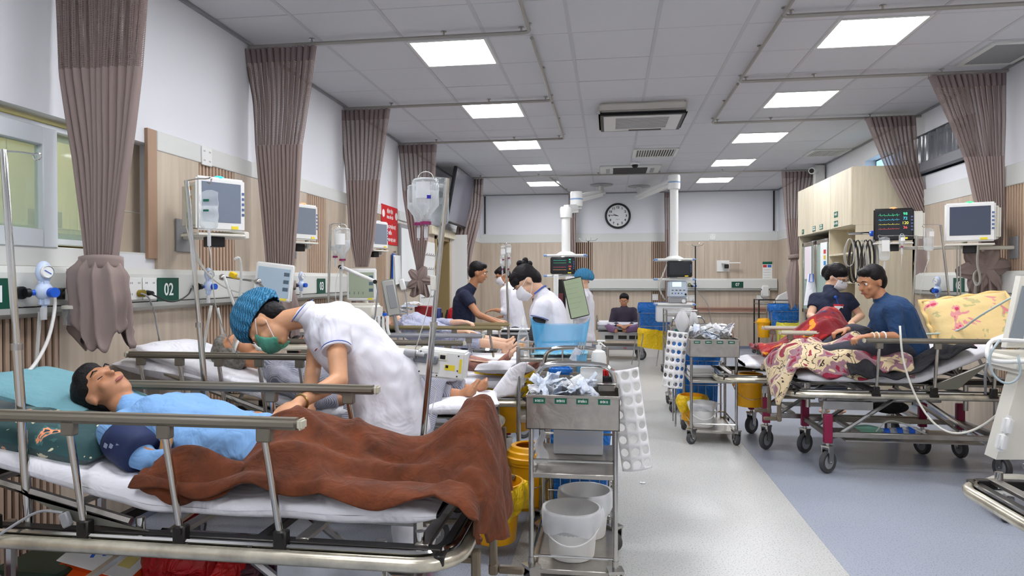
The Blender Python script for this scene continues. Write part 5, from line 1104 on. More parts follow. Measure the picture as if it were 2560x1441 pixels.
# ventilators with tilted tablet screens
def tablet(label, c, rz, tilt, w_, h_, scr, frame=WP, d=.02, stand=True, lean=0, name='ventilator_screen', grp=None, traces=(), stand_h=.7):
    t = thing(name, label, 'ventilator', c, 0, grp); t.rotation_euler = (tilt, lean, rz)
    B().bb((-w_/2, -.004, -h_/2), (w_/2, d, h_/2), .008, 3).obj('screen_frame', frame, t); s = B().bb((-w_*.42, -.008, -h_*.4), (w_*.42, -.003, h_*.38), .001).obj('screen', mat('screen_%d_%d_%d' % scr, scr, .12, emit=.3, emc=scr, coat=.3), t)
    B().bb((w_*.22, -.0095, -h_*.47), (w_*.38, -.0045, -h_*.42)).obj('yellow_sticker', mat('yellow_sticker', (240, 220, 60), .5), s, False)
    B().tube([(0, d, -h_*.3), (0, d+.08, -h_*.5), (0, d+.08, -stand_h)], .016, 8).obj('screen_post', WP2, t)
    for k in range(3): B().bb((w_*.26, -.0092, h_*(.18-.2*k)), (w_*.4, -.0082, h_*(.28-.2*k)), .001).obj('screen_key', mat('key_slate', (86, 104, 118), .4), s, False)
    for k in range(4): B().bb((-w_*.4+k*w_*.15, -.0092, -h_*.3), (-w_*.38+k*w_*.15, -.0082, -h_*.22)).obj('screen_bar', mat('key_slate', (86, 104, 118), .4), s, False)
    return t
tablet('white tilted ventilator screen directly above the blue cap of the bending nurse', at(684, 705, 3.95), .12, .0, .24, .23, (150, 168, 182), lean=.12)
v2 = tablet('white ventilator screen with a green display beside the third curtain', at(904, 712, 4.55), .05, 0, .21, .225, (140, 150, 130))
t = thing('ventilator_unit', 'cream ventilator body with a dark shelf below the green display', 'ventilator', at(905, 780, 4.6)); B().bb((-.14, -.08, -.06), (.12, .12, .06), .025, 3).obj('unit_body', WP2, t); B().bb((-.12, -.09, -.13), (.12, .12, -.06), .004).obj('dark_shelf', mat('dark_grey_shelf', (74, 76, 78), .5), t)
B().tube([V((-.0, .05, -.13)), V((0, .05, -.75))], .03, 12).obj('column', WP2, t); B().bb((-.22, -.15, -.78), (.22, .2, -.74), .01).obj('base', WP2, t)
t = thing('hinged_arm', 'white hinged arm with black end caps over the green ventilator display', 'support arm', at(853, 668, 4.35)); o = t.location; e = at(940, 705, 4.3)-o
B().tube([V((0, 0, 0)), e], .012, 8).obj('arm_bar', WP, t); B().tube([V((0, 0, 0)), at(852, 790, 4.4)-o, at(852, 900, 4.4)-o], .011, 8).obj('post', WP, t); B().cone((0, -.014, 0), (0, -.022, 0), .014).obj('end_cap', BLACK, t); B().cone(e+V((0, -.014, 0)), e+V((0, -.022, 0)), .014).obj('end_cap', BLACK, t); B().tube([e, e+V((.012, 0, -.06)), at(938, 790, 4.35)-o, at(930, 815, 4.35)-o], .006, 8).obj('hanging_line', GP, t)
t = thing('tube_holder', 'bundle of white tube clips with a blue top on the dark shelf', 'tube holder', at(955, 812, 4.52)); 
for k in range(4): B().tube([(-.05+.03*k, 0, .06), (-.05+.03*k, -.01, -.02), (-.035+.03*k, -.01, -.07)], .011, 8, smooth=1).obj('clip', WP, t)
B().cone((.02, 0, .06), (.02, 0, .08), .016).obj('blue_top', BLUE, t)
for lb, a in (('grey upright equipment handle standing before the third wall panel', (977, 745)), ):
    t = thing('equipment_panel', lb, 'equipment', at(a[0], a[1], 5.6)); t.rotation_euler = (0, -.18, .2); B().bb((-.06, -.01, -.16), (.06, .02, .16), .02, 3).obj('panel_body', mat('equip_grey', (176, 178, 172), .4), t); B().bb((-.02, -.014, -.09), (.045, -.009, .11), .004).obj('panel_inset', GP, t); B().tube([(0, .01, -.14), (0, .05, -.95)], .016, 8).obj('panel_post', GP, t)
t = thing('exam_lamp', 'white thin stalk lamp behind the third bed', 'lamp', at(1020, 800, 6.0)); o = t.location; B().tube([V((0, 0, 0)), at(1016, 745, 6.0)-o, at(1008, 712, 6.0)-o], .006, 8, smooth=1).obj('stalk', GP, t); B().box(at(1006, 712, 5.98)-o, (.05, .03, .1), Euler((0, -.25, 0)), .008).obj('lamp_head', WP, t)
# infusion pump seen from behind on the bottle pole
t = thing('infusion_pump', 'white infusion pump with yellow labels clamped to the bottle pole', 'infusion pump', at(1080, 908, 2.95)); t.rotation_euler = (0, .1, .05)
B().bb((-.065, -.02, -.062), (.15, .1, .062), .008, 2).obj('rear_housing', WP, t); B().bb((-.2, -.0, -.045), (-.06, .09, .04), .006, 2).obj('side_housing', WP, t)
for x, w_ in ((-.165, .04), (-.115, .034)): B().bb((x-w_/2, -.003, -.012), (x+w_/2, .002, .012), .001).obj('window_slot', mat('slot_slate', (96, 110, 140), .3), t)
B().cone((-.12, -.035, .036), (-.07, -.035, .036), .018, None, 18).cone((-.075, -.035, .036), (-.03, -.035, .034), .009).obj('clamp_knob', GP, t); B().bb((-.08, -.03, -.0), (.0, -.018, .045), .005).bb((-.02, -.045, .0), (.03, -.02, .035), .004).obj('pole_clamp', mat('clamp_grey', (128, 134, 142), .35, .5), t)
B().bb((.032, -.024, .018), (.068, -.019, .05), .003).obj('socket_plate', WP2, t); B().bb((.038, -.026, .025), (.062, -.022, .043), .002).obj('power_inlet', BLACK, t)
ys = mat('yellow_sticker', (240, 220, 60), .5); B().bb((.062, -.0215, -.022), (.108, -.0198, .002)).obj('warning_label', ys, t, False); B().bb((.126, -.0215, -.03), (.137, -.0198, .032)).obj('warning_label', ys, t, False); B().bb((.066, -.0222, -.012), (.078, -.021, .0)).obj('label_symbol', BLACK, t, False)
text('REF 230V', .008, BLACK, t, (.02, -.0215, -.04), RX, ext=.0002)
for x, z in ((-.05, .05), (-.05, -.04), (.03, -.05), (.12, .045), (.12, -.02), (.12, -.045)): B().cone((x, -.0195, z), (x, -.0225, z), .0035, None, 8).obj('screw', DARKM, t)
hose('infusion_line', 'thin clear line looping from the pump to the resting feet', [at(1040, 880, 2.9), at(1060, 960, 3.0), at(1095, 970, 3.1), at(1080, 1020, 3.0), at(1075, 1060, 3.0)], .0022, TUBE)
# right edge ventilator on its stand
vt = thing('ventilator_cart', 'white ventilator on a wheeled stand at the right edge of the photo', 'ventilator', (2.2, 4.15, 0))
def VL(px, py, Y): return at(px, py, Y)-vt.location
B().prism([VL(2515, 870, 4.15), VL(2590, 870, 4.15), VL(2640, 690, 4.2), VL(2552, 690, 4.2)], (0, .05, 0)).obj('monitor_frame', WP2, vt); B().prism([VL(2522, 850, 4.14), VL(2558, 850, 4.14), VL(2582, 715, 4.18), VL(2556, 715, 4.18)], (0, .003, 0)).obj('monitor_screen', mat('screen_slate', (126, 134, 140), .2, emit=.1), vt)
B().tube([VL(2470, 860, 4.05), VL(2466, 890, 4.0), VL(2480, 905, 4.0), VL(2560, 905, 4.0), VL(2640, 900, 4.0), VL(2640, 860, 4.1), VL(2490, 848, 4.1)], .012, 10, closed=True, smooth=2).obj('front_handle', WP, vt)
B().bb((.0, -.08, .82), (.5, .25, .93), .03, 3).obj('blower_housing', WP2, vt)
B().prism([VL(2490, 1150, 4.15), VL(2700, 1150, 4.15), VL(2700, 900, 4.15), VL(2560, 900, 4.15)], (0, .12, 0)).obj('stand_column', WP2, vt)
B().lathe([(0, .0), (.2, 0), (.21, .03), (.16, .06), (0, .07)], (.12, .05, .15), 28, None, .8).obj('stand_base', WP2, vt)
for x, y in ((-.03, -.04), (.3, -.12), (.12, .22)): caster(vt, x, y, .05, 1.2)
for k, (px, py) in enumerate(((2518, 1065), (2504, 1105))): B().box(VL(px, py, 4.08), (.05, .06, .11), Euler((0, .2, 0)), .018, 3).obj('power_brick', WP, vt)
hose('corrugated_hose', 'grey corrugated hose looping from the right ventilator across the pillow', [at(2600, 700, 4.6), at(2540, 738, 4.7), at(2440, 795, 5.0), at(2400, 830, 5.2), at(2300, 838, 5.25), at(2240, 830, 5.2)], .007, mat('pale_green_hose', (200, 214, 204), .4))
hose('power_cable', 'long cream cable sagging from the right ventilator under the floral bed', [at(2250, 815, 4.82), at(2255, 900, 4.8), at(2290, 1000, 4.78), at(2340, 1070, 4.7), at(2400, 1090, 4.6), at(2470, 1060, 4.5), at(2530, 1000, 4.4), at(2560, 930, 4.3)], .007, WP2, 'cable')
hose('corrugated_hose', 'grey ribbed hoses curling beside the right ventilator handle', [at(2500, 850, 4.0), at(2470, 890, 3.98), at(2480, 940, 3.98), at(2520, 965, 3.95), at(2555, 940, 3.95), at(2545, 890, 3.95)], .006, mat('pale_blue_hose', (170, 186, 190), .4))
hose('safety_strap', 'grey strap hanging from the ventilator handle to the bed frame', [at(2470, 890, 4.6), at(2462, 940, 4.6), at(2464, 985, 4.7)], .008, GP, 'strap')
# ceiling pendants
def pendant(label, mount, joints, colx, coly, ztop, zbot, dark, shelves):
    t = thing('ceiling_pendant', label, 'ceiling pendant', (mount[0], mount[1], H)); o = t.location
    B().lathe([(0, -.03), (.2, -.02), (.21, 0), (0, 0)], n=32).obj('ceiling_plate', GP, t); B().tube([(0, 0, 0), (0, 0, -.12)], .045, 16).obj('drop_tube', WP, t)
    J = [V(j)-o for j in joints]
    for a, c in zip(J, J[1:]):
        d = c-a; L_ = d.length; ang = math.atan2(d.y, d.x); mid = (a+c)/2; B().box(mid, (L_+.14, .15, .12), Euler((0, -math.asin(d.z/L_), ang)), .045, 4).obj('arm', WP, t)
    for j in J[1:]: B().lathe([(0, -.11), (.085, -.11), (.09, -.08), (.09, .08), (.08, .1), (0, .1)], j, 24).obj('joint', WP, t); B().lathe([(.0905, -.02), (.0915, -.02), (.0915, 0), (.0905, 0)], j, 24).obj('joint_band', mat('band_blue', (130, 160, 200), .4), t)
    c = V((colx, coly, 0))-V((o.x, o.y, o.z)); B().tube([c+V((0, 0, ztop)), c+V((0, 0, zbot))], .062, 20).obj('column', WP, t); B().lathe([(0, .0), (.14, 0), (.09, .03), (.062, .04)], c+V((0, 0, zbot)), 24).obj('column_foot', WP, t)
    for z in shelves:
        B().box(c+V((0, 0, z)), (.58, .36, .035), None, .012, 3).obj('shelf', WP, t)
        for s in (-1, 1): B().box(c+V((s*.27, 0, z)), (.05, .365, .028), None, .008).obj('shelf_end', mat('shelf_end_blue', (120, 156, 206), .4), t)
    B().bb(c+V((-.06, .06, shelves[-1])), c+V((.06, .16, shelves[0])), .004).obj('spine', GP, t)
    for s in ((.3,), ): B().tube([c+V((.31, .0, shelves[-1]-.1)), c+V((.31, .0, shelves[0]+.2))], .009, 8).obj('side_rod', DARKM, t)
    for k in range(4): B().tube([c+V((.31, 0, shelves[0]+.2)), c+V((.31+.1*math.cos(k*1.57+.3), .1*math.sin(k*1.57+.3), shelves[0]+.21)), c+V((.31+.13*math.cos(k*1.57+.3), .13*math.sin(k*1.57+.3), shelves[0]+.24))], .004, 5).obj('drip_hook', CHROME, t)
    return t
LXc, LYc = at(1415, 600, 9.5).x, 9.5
J1 = at(1441, 497, 9.9); J2 = at(1415, 527, 9.5)
pA = pendant('left white ceiling pendant with jointed arm, its lit monitor above the standing computer', (-.14, 12.6), [(-.14, 12.6, 2.93), tuple(J1)], LXc, LYc, J2.z-.05, 1.70, 0, (1.68, 1.40))
o = pA.location; d = J1-J2; B().box((J1+J2)/2-o+V((0, 0, -.06)), (.5, .17, .12), Euler((0, -.12, math.atan2(d.y, d.x))), .05, 4).obj('arm', WP, pA); B().lathe([(0, -.1), (.08, -.1), (.085, .02), (.075, .05), (0, .05)], J2-o, 24).obj('joint', WP, pA)
mA = monitor('black patient monitor with green and orange numbers on the left ceiling pendant', (LXc-.03, LYc-.2, 1.54), 0, .34, .23, .06, None, (16, 22, 30), blackbez=True, traces=((.3, (70, 230, 180), .02), (.15, (80, 200, 120), .02), (-.1, (220, 80, 90), .02), (-.25, (240, 160, 70), .02)), emit=.3, stand=False)
RXc, RYc = at(1685, 600, 10.4).x, 10.4
pB = pendant('right white ceiling pendant column carrying a dark monitor and a ventilator', (.55, 12.9), [(.55, 12.9, 2.9), (RXc, RYc, 2.8)], RXc, RYc, 2.74, 1.66, 1, (1.64, 1.35, .98))
mB = monitor('dark switched-off monitor on the right ceiling pendant', (RXc+.06, RYc-.2, 1.5), 0, .36, .24, .06, None, (30, 32, 38), blackbez=True, emit=.02, stand=False)
t = thing('ventilator_unit', 'pale ventilator with a lit display and white knob on the right ceiling pendant', 'ventilator', (RXc+.04, RYc-.15, 1.0)); B().bb((-.14, -.02, .08), (.14, .15, .33), .02, 3).obj('unit_body', mat('pale_blue_grey', (192, 204, 216), .4), t); B().bb((-.08, -.028, .24), (.05, -.018, .31), .003).obj('display', mat('pale_display', (214, 236, 240), .3, emit=.6), t)
for k in range(4): B().bb((-.09+k*.055, -.026, .185), (-.06+k*.055, -.018, .195)).obj('key', DARKM, t, False); B().cone((-.08+k*.045, -.018, .145), (-.08+k*.045, -.026, .145), .009, None, 8).obj('button', BLUE if k % 2 else DARKM, t)
B().cone((.11, -.018, .13), (.11, -.035, .13), .015).obj('dial', DARKM, t); B().bb((-.13, -.02, 0), (.13, .14, .075), .008).obj('lower_unit', GP, t); B().cone((.08, -.02, .03), (.08, -.06, .03), .028).obj('white_knob', WP, t)
B().bb((RXc-.26, RYc-.15, .72), (RXc+.24, RYc+.15, .965), .01).obj('pendant_drawer', mat('drawer_white', (220, 222, 224), .4), None, label='white drawer box under the lowest shelf of the right pendant', cat='drawer')
hose('ventilator_hose', 'pale hoses dropping at the left side of the right pendant', [at(1668, 660, 10.2), at(1652, 700, 10.1), at(1645, 720, 10.0), at(1662, 750, 10.0)], .012, mat('cable_grey', (170, 168, 160), .5))
# second unit of the left pendant: computer tower and portrait screen
t = thing('portrait_screen', 'tall tilted computer screen with a greenish page beside the nurse with the bun', 'screen', at(1440, 745, 7.0)); t.rotation_euler = (0, .25 if 0 else -.22, .25)
B().bb((-.1, -.01, -.205), (.1, .02, .205), .006, 2).obj('screen_frame', BLACK, t); B().bb((-.093, -.0125, -.195), (.093, -.009, .195)).obj('screen_surface', mat('screen_page', (150, 164, 138), .12, emit=.2, emc=(170, 186, 150)), t, False)
B().tube([(0, .04, 0), (-.02, .07, -.1), (-.235, .07, -1.05)], .02, 8).obj('screen_mount', WP, t)
for k in range(6): B().bb((-.09, -.0132, .15-.05*k), (.06-.02*(k % 3), -.0126, .154-.05*k)).obj('text_line', mat('page_text', (140, 156, 130), .5), t, False)
t = thing('computer_stand', 'white stand column with dark keyboard bay under the lit pendant monitor', 'stand', at(1408, 760, 7.4)); t.location.z = 0; B().bb((-.1, -.05, .55), (-.05, .1, 1.4), .006).obj('side_panel', WP, t); B().bb((.03, -.05, .55), (.12, .1, 1.38), .006).obj('side_panel', WP, t); B().bb((-.05, .0, .7), (.03, .1, 1.35)).obj('dark_bay', DARKM, t); B().bb((-.15, -.1, 0), (.15, .2, .06), .02).obj('base', WP, t); B().tube([(0, .05, .05), (0, .05, .6)], .035, 12).obj('column', WP, t); B().bb((-.05, -.03, 1.0), (-.0, 0, 1.2), .003).obj('binder', mat('maroon_binder', (110, 50, 56), .5), t)
# ---------------- people ----------------
def fr(f, u):
    f = V(f).normalized(); s = f.cross(V(u)).normalized(); u = s.cross(f).normalized()
    return f, s, u, Matrix((s, f, u)).transposed()
def head_el(c, f, u, k=1):
    c = V(c); f, s, u, M = fr(f, u)
    P = lambda a, b_, d: c+(s*a+f*b_+u*d)*k
    return [('e', P(0, -.012, .028), (.076*k, .094*k, .086*k), M), ('e', P(0, .026, -.038), (.056*k, .062*k, .070*k), M), ('e', P(0, .056, -.088), (.026*k, .024*k, .02*k), M),
            ('c', P(0, .082, .012), .007*k, P(0, .104, -.022), .012*k), ('e', P(0, .074, .03), (.05*k, .018*k, .014*k), M), ('e', P(0, .07, -.055), (.026*k, .02*k, .014*k), M),
            ('e', P(.075, -.004, -.008), (.008*k, .018*k, .03*k), M), ('e', P(-.075, -.004, -.008), (.008*k, .018*k, .03*k), M), ('e', P(.038, .06, -.022), (.02*k, .02*k, .02*k), M), ('e', P(-.038, .06, -.022), (.02*k, .02*k, .02*k), M)]
def face(t, c, f, u, k=1, closed=False, brow=HAIR, lip=None, mask=None, mouth=True):
    c = V(c); f, s, u, M = fr(f, u); P = lambda a, b_, d: c+(s*a+f*b_+u*d)*k
    for sd in (-1, 1):
        if not closed:
            e = B().ell(P(sd*.031, .074, .008), (.0125*k, .010*k, .0095*k), M, 12, 8).obj('eye', mat('eye_white', (232, 228, 222), .3), t); B().ell(P(sd*.031, .0815, .008), (.0058*k, .004*k, .006*k), M, 10, 6).obj('iris', BLACK, e)
        else: B().tube([P(sd*.019, .081, .004), P(sd*.031, .087, .0), P(sd*.043, .079, .004)], .0018*k, 6).obj('eyelid_line', HAIR, t)
        B().tube([P(sd*.016, .094, .03), P(sd*.032, .094, .036), P(sd*.05, .08, .031)], [.002*k, .0034*k, .0015*k], 6).obj('eyebrow', brow, t)
    if mouth and mask is None: B().ell(P(0, .092, -.055), (.022*k, .006*k, .007*k), M, 12, 8).obj('lips', mat('lips', (160, 92, 82), .5), t)
    if mask is not None:
        def g(a, b_):
            th = (a-.5)*2.3; z = .012-.105*b_; r1 = .070+.012*math.sin(PI*b_); bul = .012*math.sin(PI*a)*math.sin(PI*b_)
            return P(r1*math.sin(th), .028+(.066+.022*math.sin(PI*min(1, b_*1.1)))*math.cos(th)+bul+.002*math.sin(b_*28), z)
        B().grid(g, 20, 16).obj('face_mask', mask, t, 'all', solid=.003)
        for sd in (-1, 1):
            for z0, z1 in ((.004, .018), (-.075, -.03)): B().tube([P(sd*.064, .055, z0), P(sd*.078, .02, (z0+z1)/2), P(sd*.082, -.012, z1)], .0016*k, 5).obj('mask_strap', MASKW, t)
def hair_short(t, c, f, u, k=1, m=HAIR, vox=.006, extra=()):
    c = V(c); f, s, u, M = fr(f, u); P = lambda a, b_, d: c+(s*a+f*b_+u*d)*k
    return blob([('e', P(0, -.022, .045), (.083*k, .096*k, .083*k), M), ('e', P(0, -.055, .0), (.074*k, .06*k, .08*k), M), ('e', P(0, .02, .085), (.062*k, .06*k, .035*k), M)]+[('e', P(*q[0]), tuple(x*k for x in q[1]), M) for q in extra], vox, 'hair', m, t, 3, wr=.003, wscale=30)
def cap(t, c, f, u, k=1, m=None):
    c = V(c); f, s, u, M = fr(f, u)
    def g(a, b_):
        q = 2*PI*a; p = PI*.60*b_; r = 1+.035*math.sin(q*16)*math.sin(p)+.02*noise.noise(V((math.cos(q)*3, math.sin(q)*3, b_*5)))
        v = V((.094*math.sin(p)*math.cos(q)*r, .122*math.sin(p)*math.sin(q)*r, .108*math.cos(p)*r))
        if b_ > .86: v *= 1-(b_-.86)*.75
        rr = Matrix.Rotation(.32, 3, 'X') @ v
        return c+M @ ((rr+V((0, -.03, .048)))*k)
    B().grid(g, 72, 26, cu=True).obj('bouffant_cap', m or CAPB, t, 'all', solid=.002)
def hand_el(w_, d, pn, k=1, curl=.5, thumb=1):
    """w_ wrist, d pointing direction, pn the palm's normal (the side it closes to)"""
    w_ = V(w_); d = V(d).normalized(); s = d.cross(V(pn)).normalized(); n = s.cross(d).normalized(); M = Matrix((s, d, n)).transposed(); E = []
    E.append(('e', w_+d*.045*k, (.038*k, .052*k, .015*k), M)); E.append(('c', w_-d*.02*k, .023*k, w_+d*.02*k, .022*k))
    for i, (o, L_) in enumerate(((-.030, .062), (-.010, .074), (.010, .070), (.028, .054))):
        p = w_+d*.085*k+s*o*k*thumb; cu = curl*(1+.1*i)
        a = p+(d*math.cos(cu*.6)+n*math.sin(cu*.6))*L_*.5*k; b_ = a+(d*math.cos(cu*1.6)+n*math.sin(cu*1.6))*L_*.5*k
        E += [('c', p-d*.03*k, .0088*k, a, .0085*k), ('c', a, .0085*k, b_, .0068*k)]
    p = w_+d*.03*k-s*.032*k*thumb; a = p+(d*.6-s*thumb*.65+n*.35).normalized()*.034*k; b_ = a+(d*.9-s*thumb*.1+n*.45).normalized()*.028*k
    E += [('c', w_+d*.02*k-s*.012*k*thumb, .013*k, p, .0115*k), ('c', p, .0115*k, a, .0095*k), ('c', a, .0095*k, b_, .0075*k)]
    return E
def foot_el(an, toe, up, k=1, side=1):
    an, toe = V(an), V(toe); d = (toe-an).normalized(); up = V(up).normalized(); s = d.cross(up).normalized(); n = s.cross(d).normalized(); L_ = (toe-an).length
    E = [('c', an, .038*k, an-n*.035*k-d*.02*k, .034*k), ('c', an-n*.02*k, .036*k, an+d*(L_-.06)-n*.03*k, .03*k)]
    for i in range(5):
        o = (-.034+.017*i)*k*side; r = (.0125, .0095, .009, .0085, .008)[i]*k; l = (.0, -.003, -.01, -.018, -.028)[i]
        b_ = an+d*(L_-.065)+s*o-n*.025*k; E += [('c', b_, .016*k, b_+d*.03, r*1.1), ('c', b_+d*.03, r, b_+d*(.058+l)+n*.004, r*1.05)]
    return E
def person(label, J, skin=SKIN, vox=.009, top=None, sleeve=.45, bottom=None, k=1, waist=.115, chest=.115, tunic=0, legs=True, wr=.006, extra=(), hands=True, curl=.6, group=None, topname='tunic', botname='trousers', bare=False, thighs=.082):
    """J: joint name -> world point"""
    o = J['pel'] if 'pel' in J else J['neck']; base = V((o[0], o[1], J.get('z0', 0))); t = thing('person', label, 'person', base, 0, group)
    J = {a: (V(b_)-base if isinstance(b_, (Vector, tuple)) and a not in ('f', 'u', 'hl', 'hr', 'pl', 'pr', 'upL', 'upR') else b_) for a, b_ in J.items()}
    E = head_el(J['hd'], J['f'], J['u'], k); f, s, u, M = fr(J['f'], J['u'])
    E += [('c', J['hd']-u*.055*k-f*.02*k, .048*k, J['neck'], .052*k), ('c', J['shL'], .044*k, J['shR'], .044*k), ('c', ((J['shL']+J['shR'])/2).lerp(J['pel'], .2), chest*.6, J['pel'], waist*.6)]
    for a in 'LR':
        if 'el'+a not in J: continue
        E += [('c', J['sh'+a], .045*k, J['el'+a], .036*k), ('c', J['el'+a], .037*k, J['wr'+a], .025*k)]
        if hands: E += hand_el(J['wr'+a], J['h'+a.lower()], J['p'+a.lower()], k, J.get('curl', curl), 1 if a == 'L' else -1)
    if legs:
        for a in 'LR':
            if 'hip'+a in J: E += [('c', J['hip'+a], .07*k, J['kn'+a], .05*k), ('c', J['kn'+a], .05*k, J['an'+a], .035*k)]
            if 'toe'+a in J: E += foot_el(J['an'+a], J['toe'+a], J.get('up'+a, (0, 0, 1)), k, 1 if a == 'L' else -1)
    E += list(extra)
    blob(E, vox, 'body', skin, t, 3)
    if top:
        mid = (J['shL']+J['shR'])/2; pel = J['pel']; ax = (pel-mid).normalized(); lat = (J['shR']-J['shL']).normalized()
        T = [('c', J['shL'], .064*k, J['shR'], .064*k), ('c', mid*.8+pel*.2-lat*.05, chest, pel-lat*.03, waist), ('c', mid*.8+pel*.2+lat*.05, chest, pel+lat*.03, waist)]
        T += [('c', mid*.1+J['neck']*.9, .06*k, mid, .1*k), ('c', mid, .095*k, mid.lerp(pel, .3), chest*.98)]
        for a in 'LR':
            if 'el'+a not in J: continue
            if sleeve <= 1: e = J['sh'+a].lerp(J['el'+a], sleeve); T += [('k', J['sh'+a], .062*k, e, .06*k)]
            else: e = J['el'+a].lerp(J['wr'+a], sleeve-1); T += [('c', J['sh'+a], .06*k, J['el'+a], .048*k), ('k', J['el'+a], .048*k, e, .04*k)]
        if tunic: hem = pel+V((0, 0, -tunic)) if 'hem' not in J else J['hem']; T += [('k', pel-lat*.03, waist*1.02, hem-lat*.03, waist*1.2), ('k', pel+lat*.03, waist*1.02, hem+lat*.03, waist*1.2)]
        blob(T, max(.008, vox), topname, top, t, 4, wr=wr)
    if bottom and legs:
        T = [('c', J['hipL'], .105*k, J['hipR'], .105*k)]
        for a in 'LR': T += [('c', J['hip'+a], thighs+.014, J['kn'+a], .066*k), ('k', J['kn'+a], .066*k, J['kn'+a].lerp(J['an'+a], .9 if not bare else .4), .056*k)]
        blob(T, .011, botname, bottom, t, 4, wr=wr)
    t['_'] = 0; del t['_']
    return t, J
# bending nurse between the first two beds
Yn = 2.92
J = dict(hd=at(668, 812, 2.9), f=V((-.12, -.22, -.97)), u=V((-.96, -.0, .14)), neck=at(768, 792, 2.92), shL=at(838, 822, 2.76), shR=at(800, 800, 3.08), elL=at(848, 952, 2.62), wrL=at(748, 1008, 2.42), elR=at(782, 930, 2.98), wrR=at(768, 1028, 2.58),
    hl=at(700, 1034, 2.33)-at(748, 1008, 2.42), hr=at(715, 1040, 2.45)-at(768, 1028, 2.58), pl=(0, .2, -1), pr=(0, -.2, -1), pel=at(965, 950, 2.95), hipL=(-1.0, 2.88, .80), hipR=(-1.0, 3.03, .80), knL=(-.9, 2.85, .46), knR=(-.88, 3.03, .46), anL=(-.86, 2.84, .09), anR=(-.84, 3.04, .09), toeL=(-1.06, 2.82, .05), toeR=(-1.04, 3.06, .05), hem=(-.98, 2.95, .66))
t, Jl = person('nurse in white with a blue bouffant cap bending over the nearest bed', J, SKIN, .006, UNI, .42, mat('white_trousers', (226, 226, 232), .8), chest=.145, waist=.15, tunic=.2, wr=.014, curl=.8, thighs=.09)
face(t, Jl['hd'], J['f'], J['u'], closed=True, mask=MASKG); hair_short(t, Jl['hd'], J['f'], J['u'], .97); cap(t, Jl['hd'], J['f'], J['u'], 1.08)
B().tube([Jl['neck']+V(p) for p in ((-.03, -.055, -.01), (.0, -.066, .02), (.02, -.04, .055), (.02, .02, .06), (-.01, .05, .03))], .014, 8, smooth=2).obj('collar', UNI, t, 'all')
B().tube([Jl['neck']+V(p) for p in ((-.045, -.06, -.02), (-.01, -.082, .015), (.02, -.056, .062), (.02, .02, .075))], .0022, 6, smooth=2).obj('blue_piping', PIPE, t)
def ring(t, a, c, fr_, r, m, name, th=.0025, w_=1):
    p = a.lerp(c, fr_); x, y = perp(c-a); B().tube([p+(x*math.cos(q)+y*math.sin(q))*r for q in [2*PI*i/24 for i in range(24)]], th, 6, closed=True).obj(name, m, t)
ring(t, Jl['shL'], Jl['elL'], .40, .0615, PIPE, 'sleeve_piping'); ring(t, Jl['elL'], Jl['wrL'], .93, .029, mat('bracelet_brass', (170, 140, 80), .3, .7), 'bracelet', .004)
ring(t, Jl['shL'], Jl['elL'], .425, .058, UNI, 'sleeve_hem', .006)
pp = [at(x, y, 2.80)-t.location for x, y in ((893, 975), (912, 962), (938, 948))]; B().tube(pp, .003, 6).obj('pocket_piping', PIPE, t)
B().box(at(790, 875, 2.74)-t.location, (.002, .03, .012), Euler((0, .5, .2))).obj('chest_mark', mat('red_mark', (170, 50, 60), .5), t, False)
# patient one
J = dict(hd=at(262, 975, 2.22), f=V((.42, -.38, .82)), u=V((-.86, -.12, .5)), neck=(-1.69, 2.2, .90), shL=(-1.62, 2.04, .845), shR=(-1.63, 2.36, .86), elL=(-1.46, 1.985, .775), wrL=(-1.33, 2.0, .765), elR=(-1.4, 2.42, .80), wrR=(-1.25, 2.3, .85), hl=(1, .1, 0), hr=(.9, -.5, 0), pl=(0, 0, -1), pr=(0, 0, -1),
    pel=(-1.2, 2.2, .765), hipL=(-1.17, 2.16, .72), hipR=(-1.17, 2.28, .72), knL=(-.83, 2.18, .71), knR=(-.83, 2.3, .71), anL=(-.57, 2.2, .705), anR=(-.56, 2.34, .70), toeL=(-.53, 2.2, .78), toeR=(-.51, 2.38, .81), upL=(-1, 0, .2), upR=(-1, 0, .2), z0=.7)
t, Jl = person('patient in light blue pyjamas lying under the brown blanket with a navy arm cuff', J, SKIN2, .007, PJ, 1.75, DGREY, chest=.115, waist=.105, topname='pyjama_top', wr=.018, k=.9, thighs=.06)
face(t, Jl['hd'], J['f'], J['u'], .9, closed=True); hair_short(t, Jl['hd'], J['f'], J['u'], .92, extra=(((0, -.09, -.02), (.07, .05, .08)),))
B().tube([Jl['shL'].lerp(Jl['elL'], q) for q in (.2, .35, .7, .85)], [.066, .071, .07, .064], 24).obj('pressure_cuff', NCUFF, t, 'all')
text('\u2639 \u007c\u007c', .02, WT, t, (0, 0, 0), RX).hide_render if 0 else None
c0 = Jl['shL'].lerp(Jl['elL'], .5); 
for k in range(4): B().box(c0+V((-.035+.022*k, -.072+.004*abs(k-1.5), .012)), (.012, .001, .016), Euler((.2, .5, 0))).obj('cuff_print', mat('cuff_print', (170, 184, 214), .6), t, False)
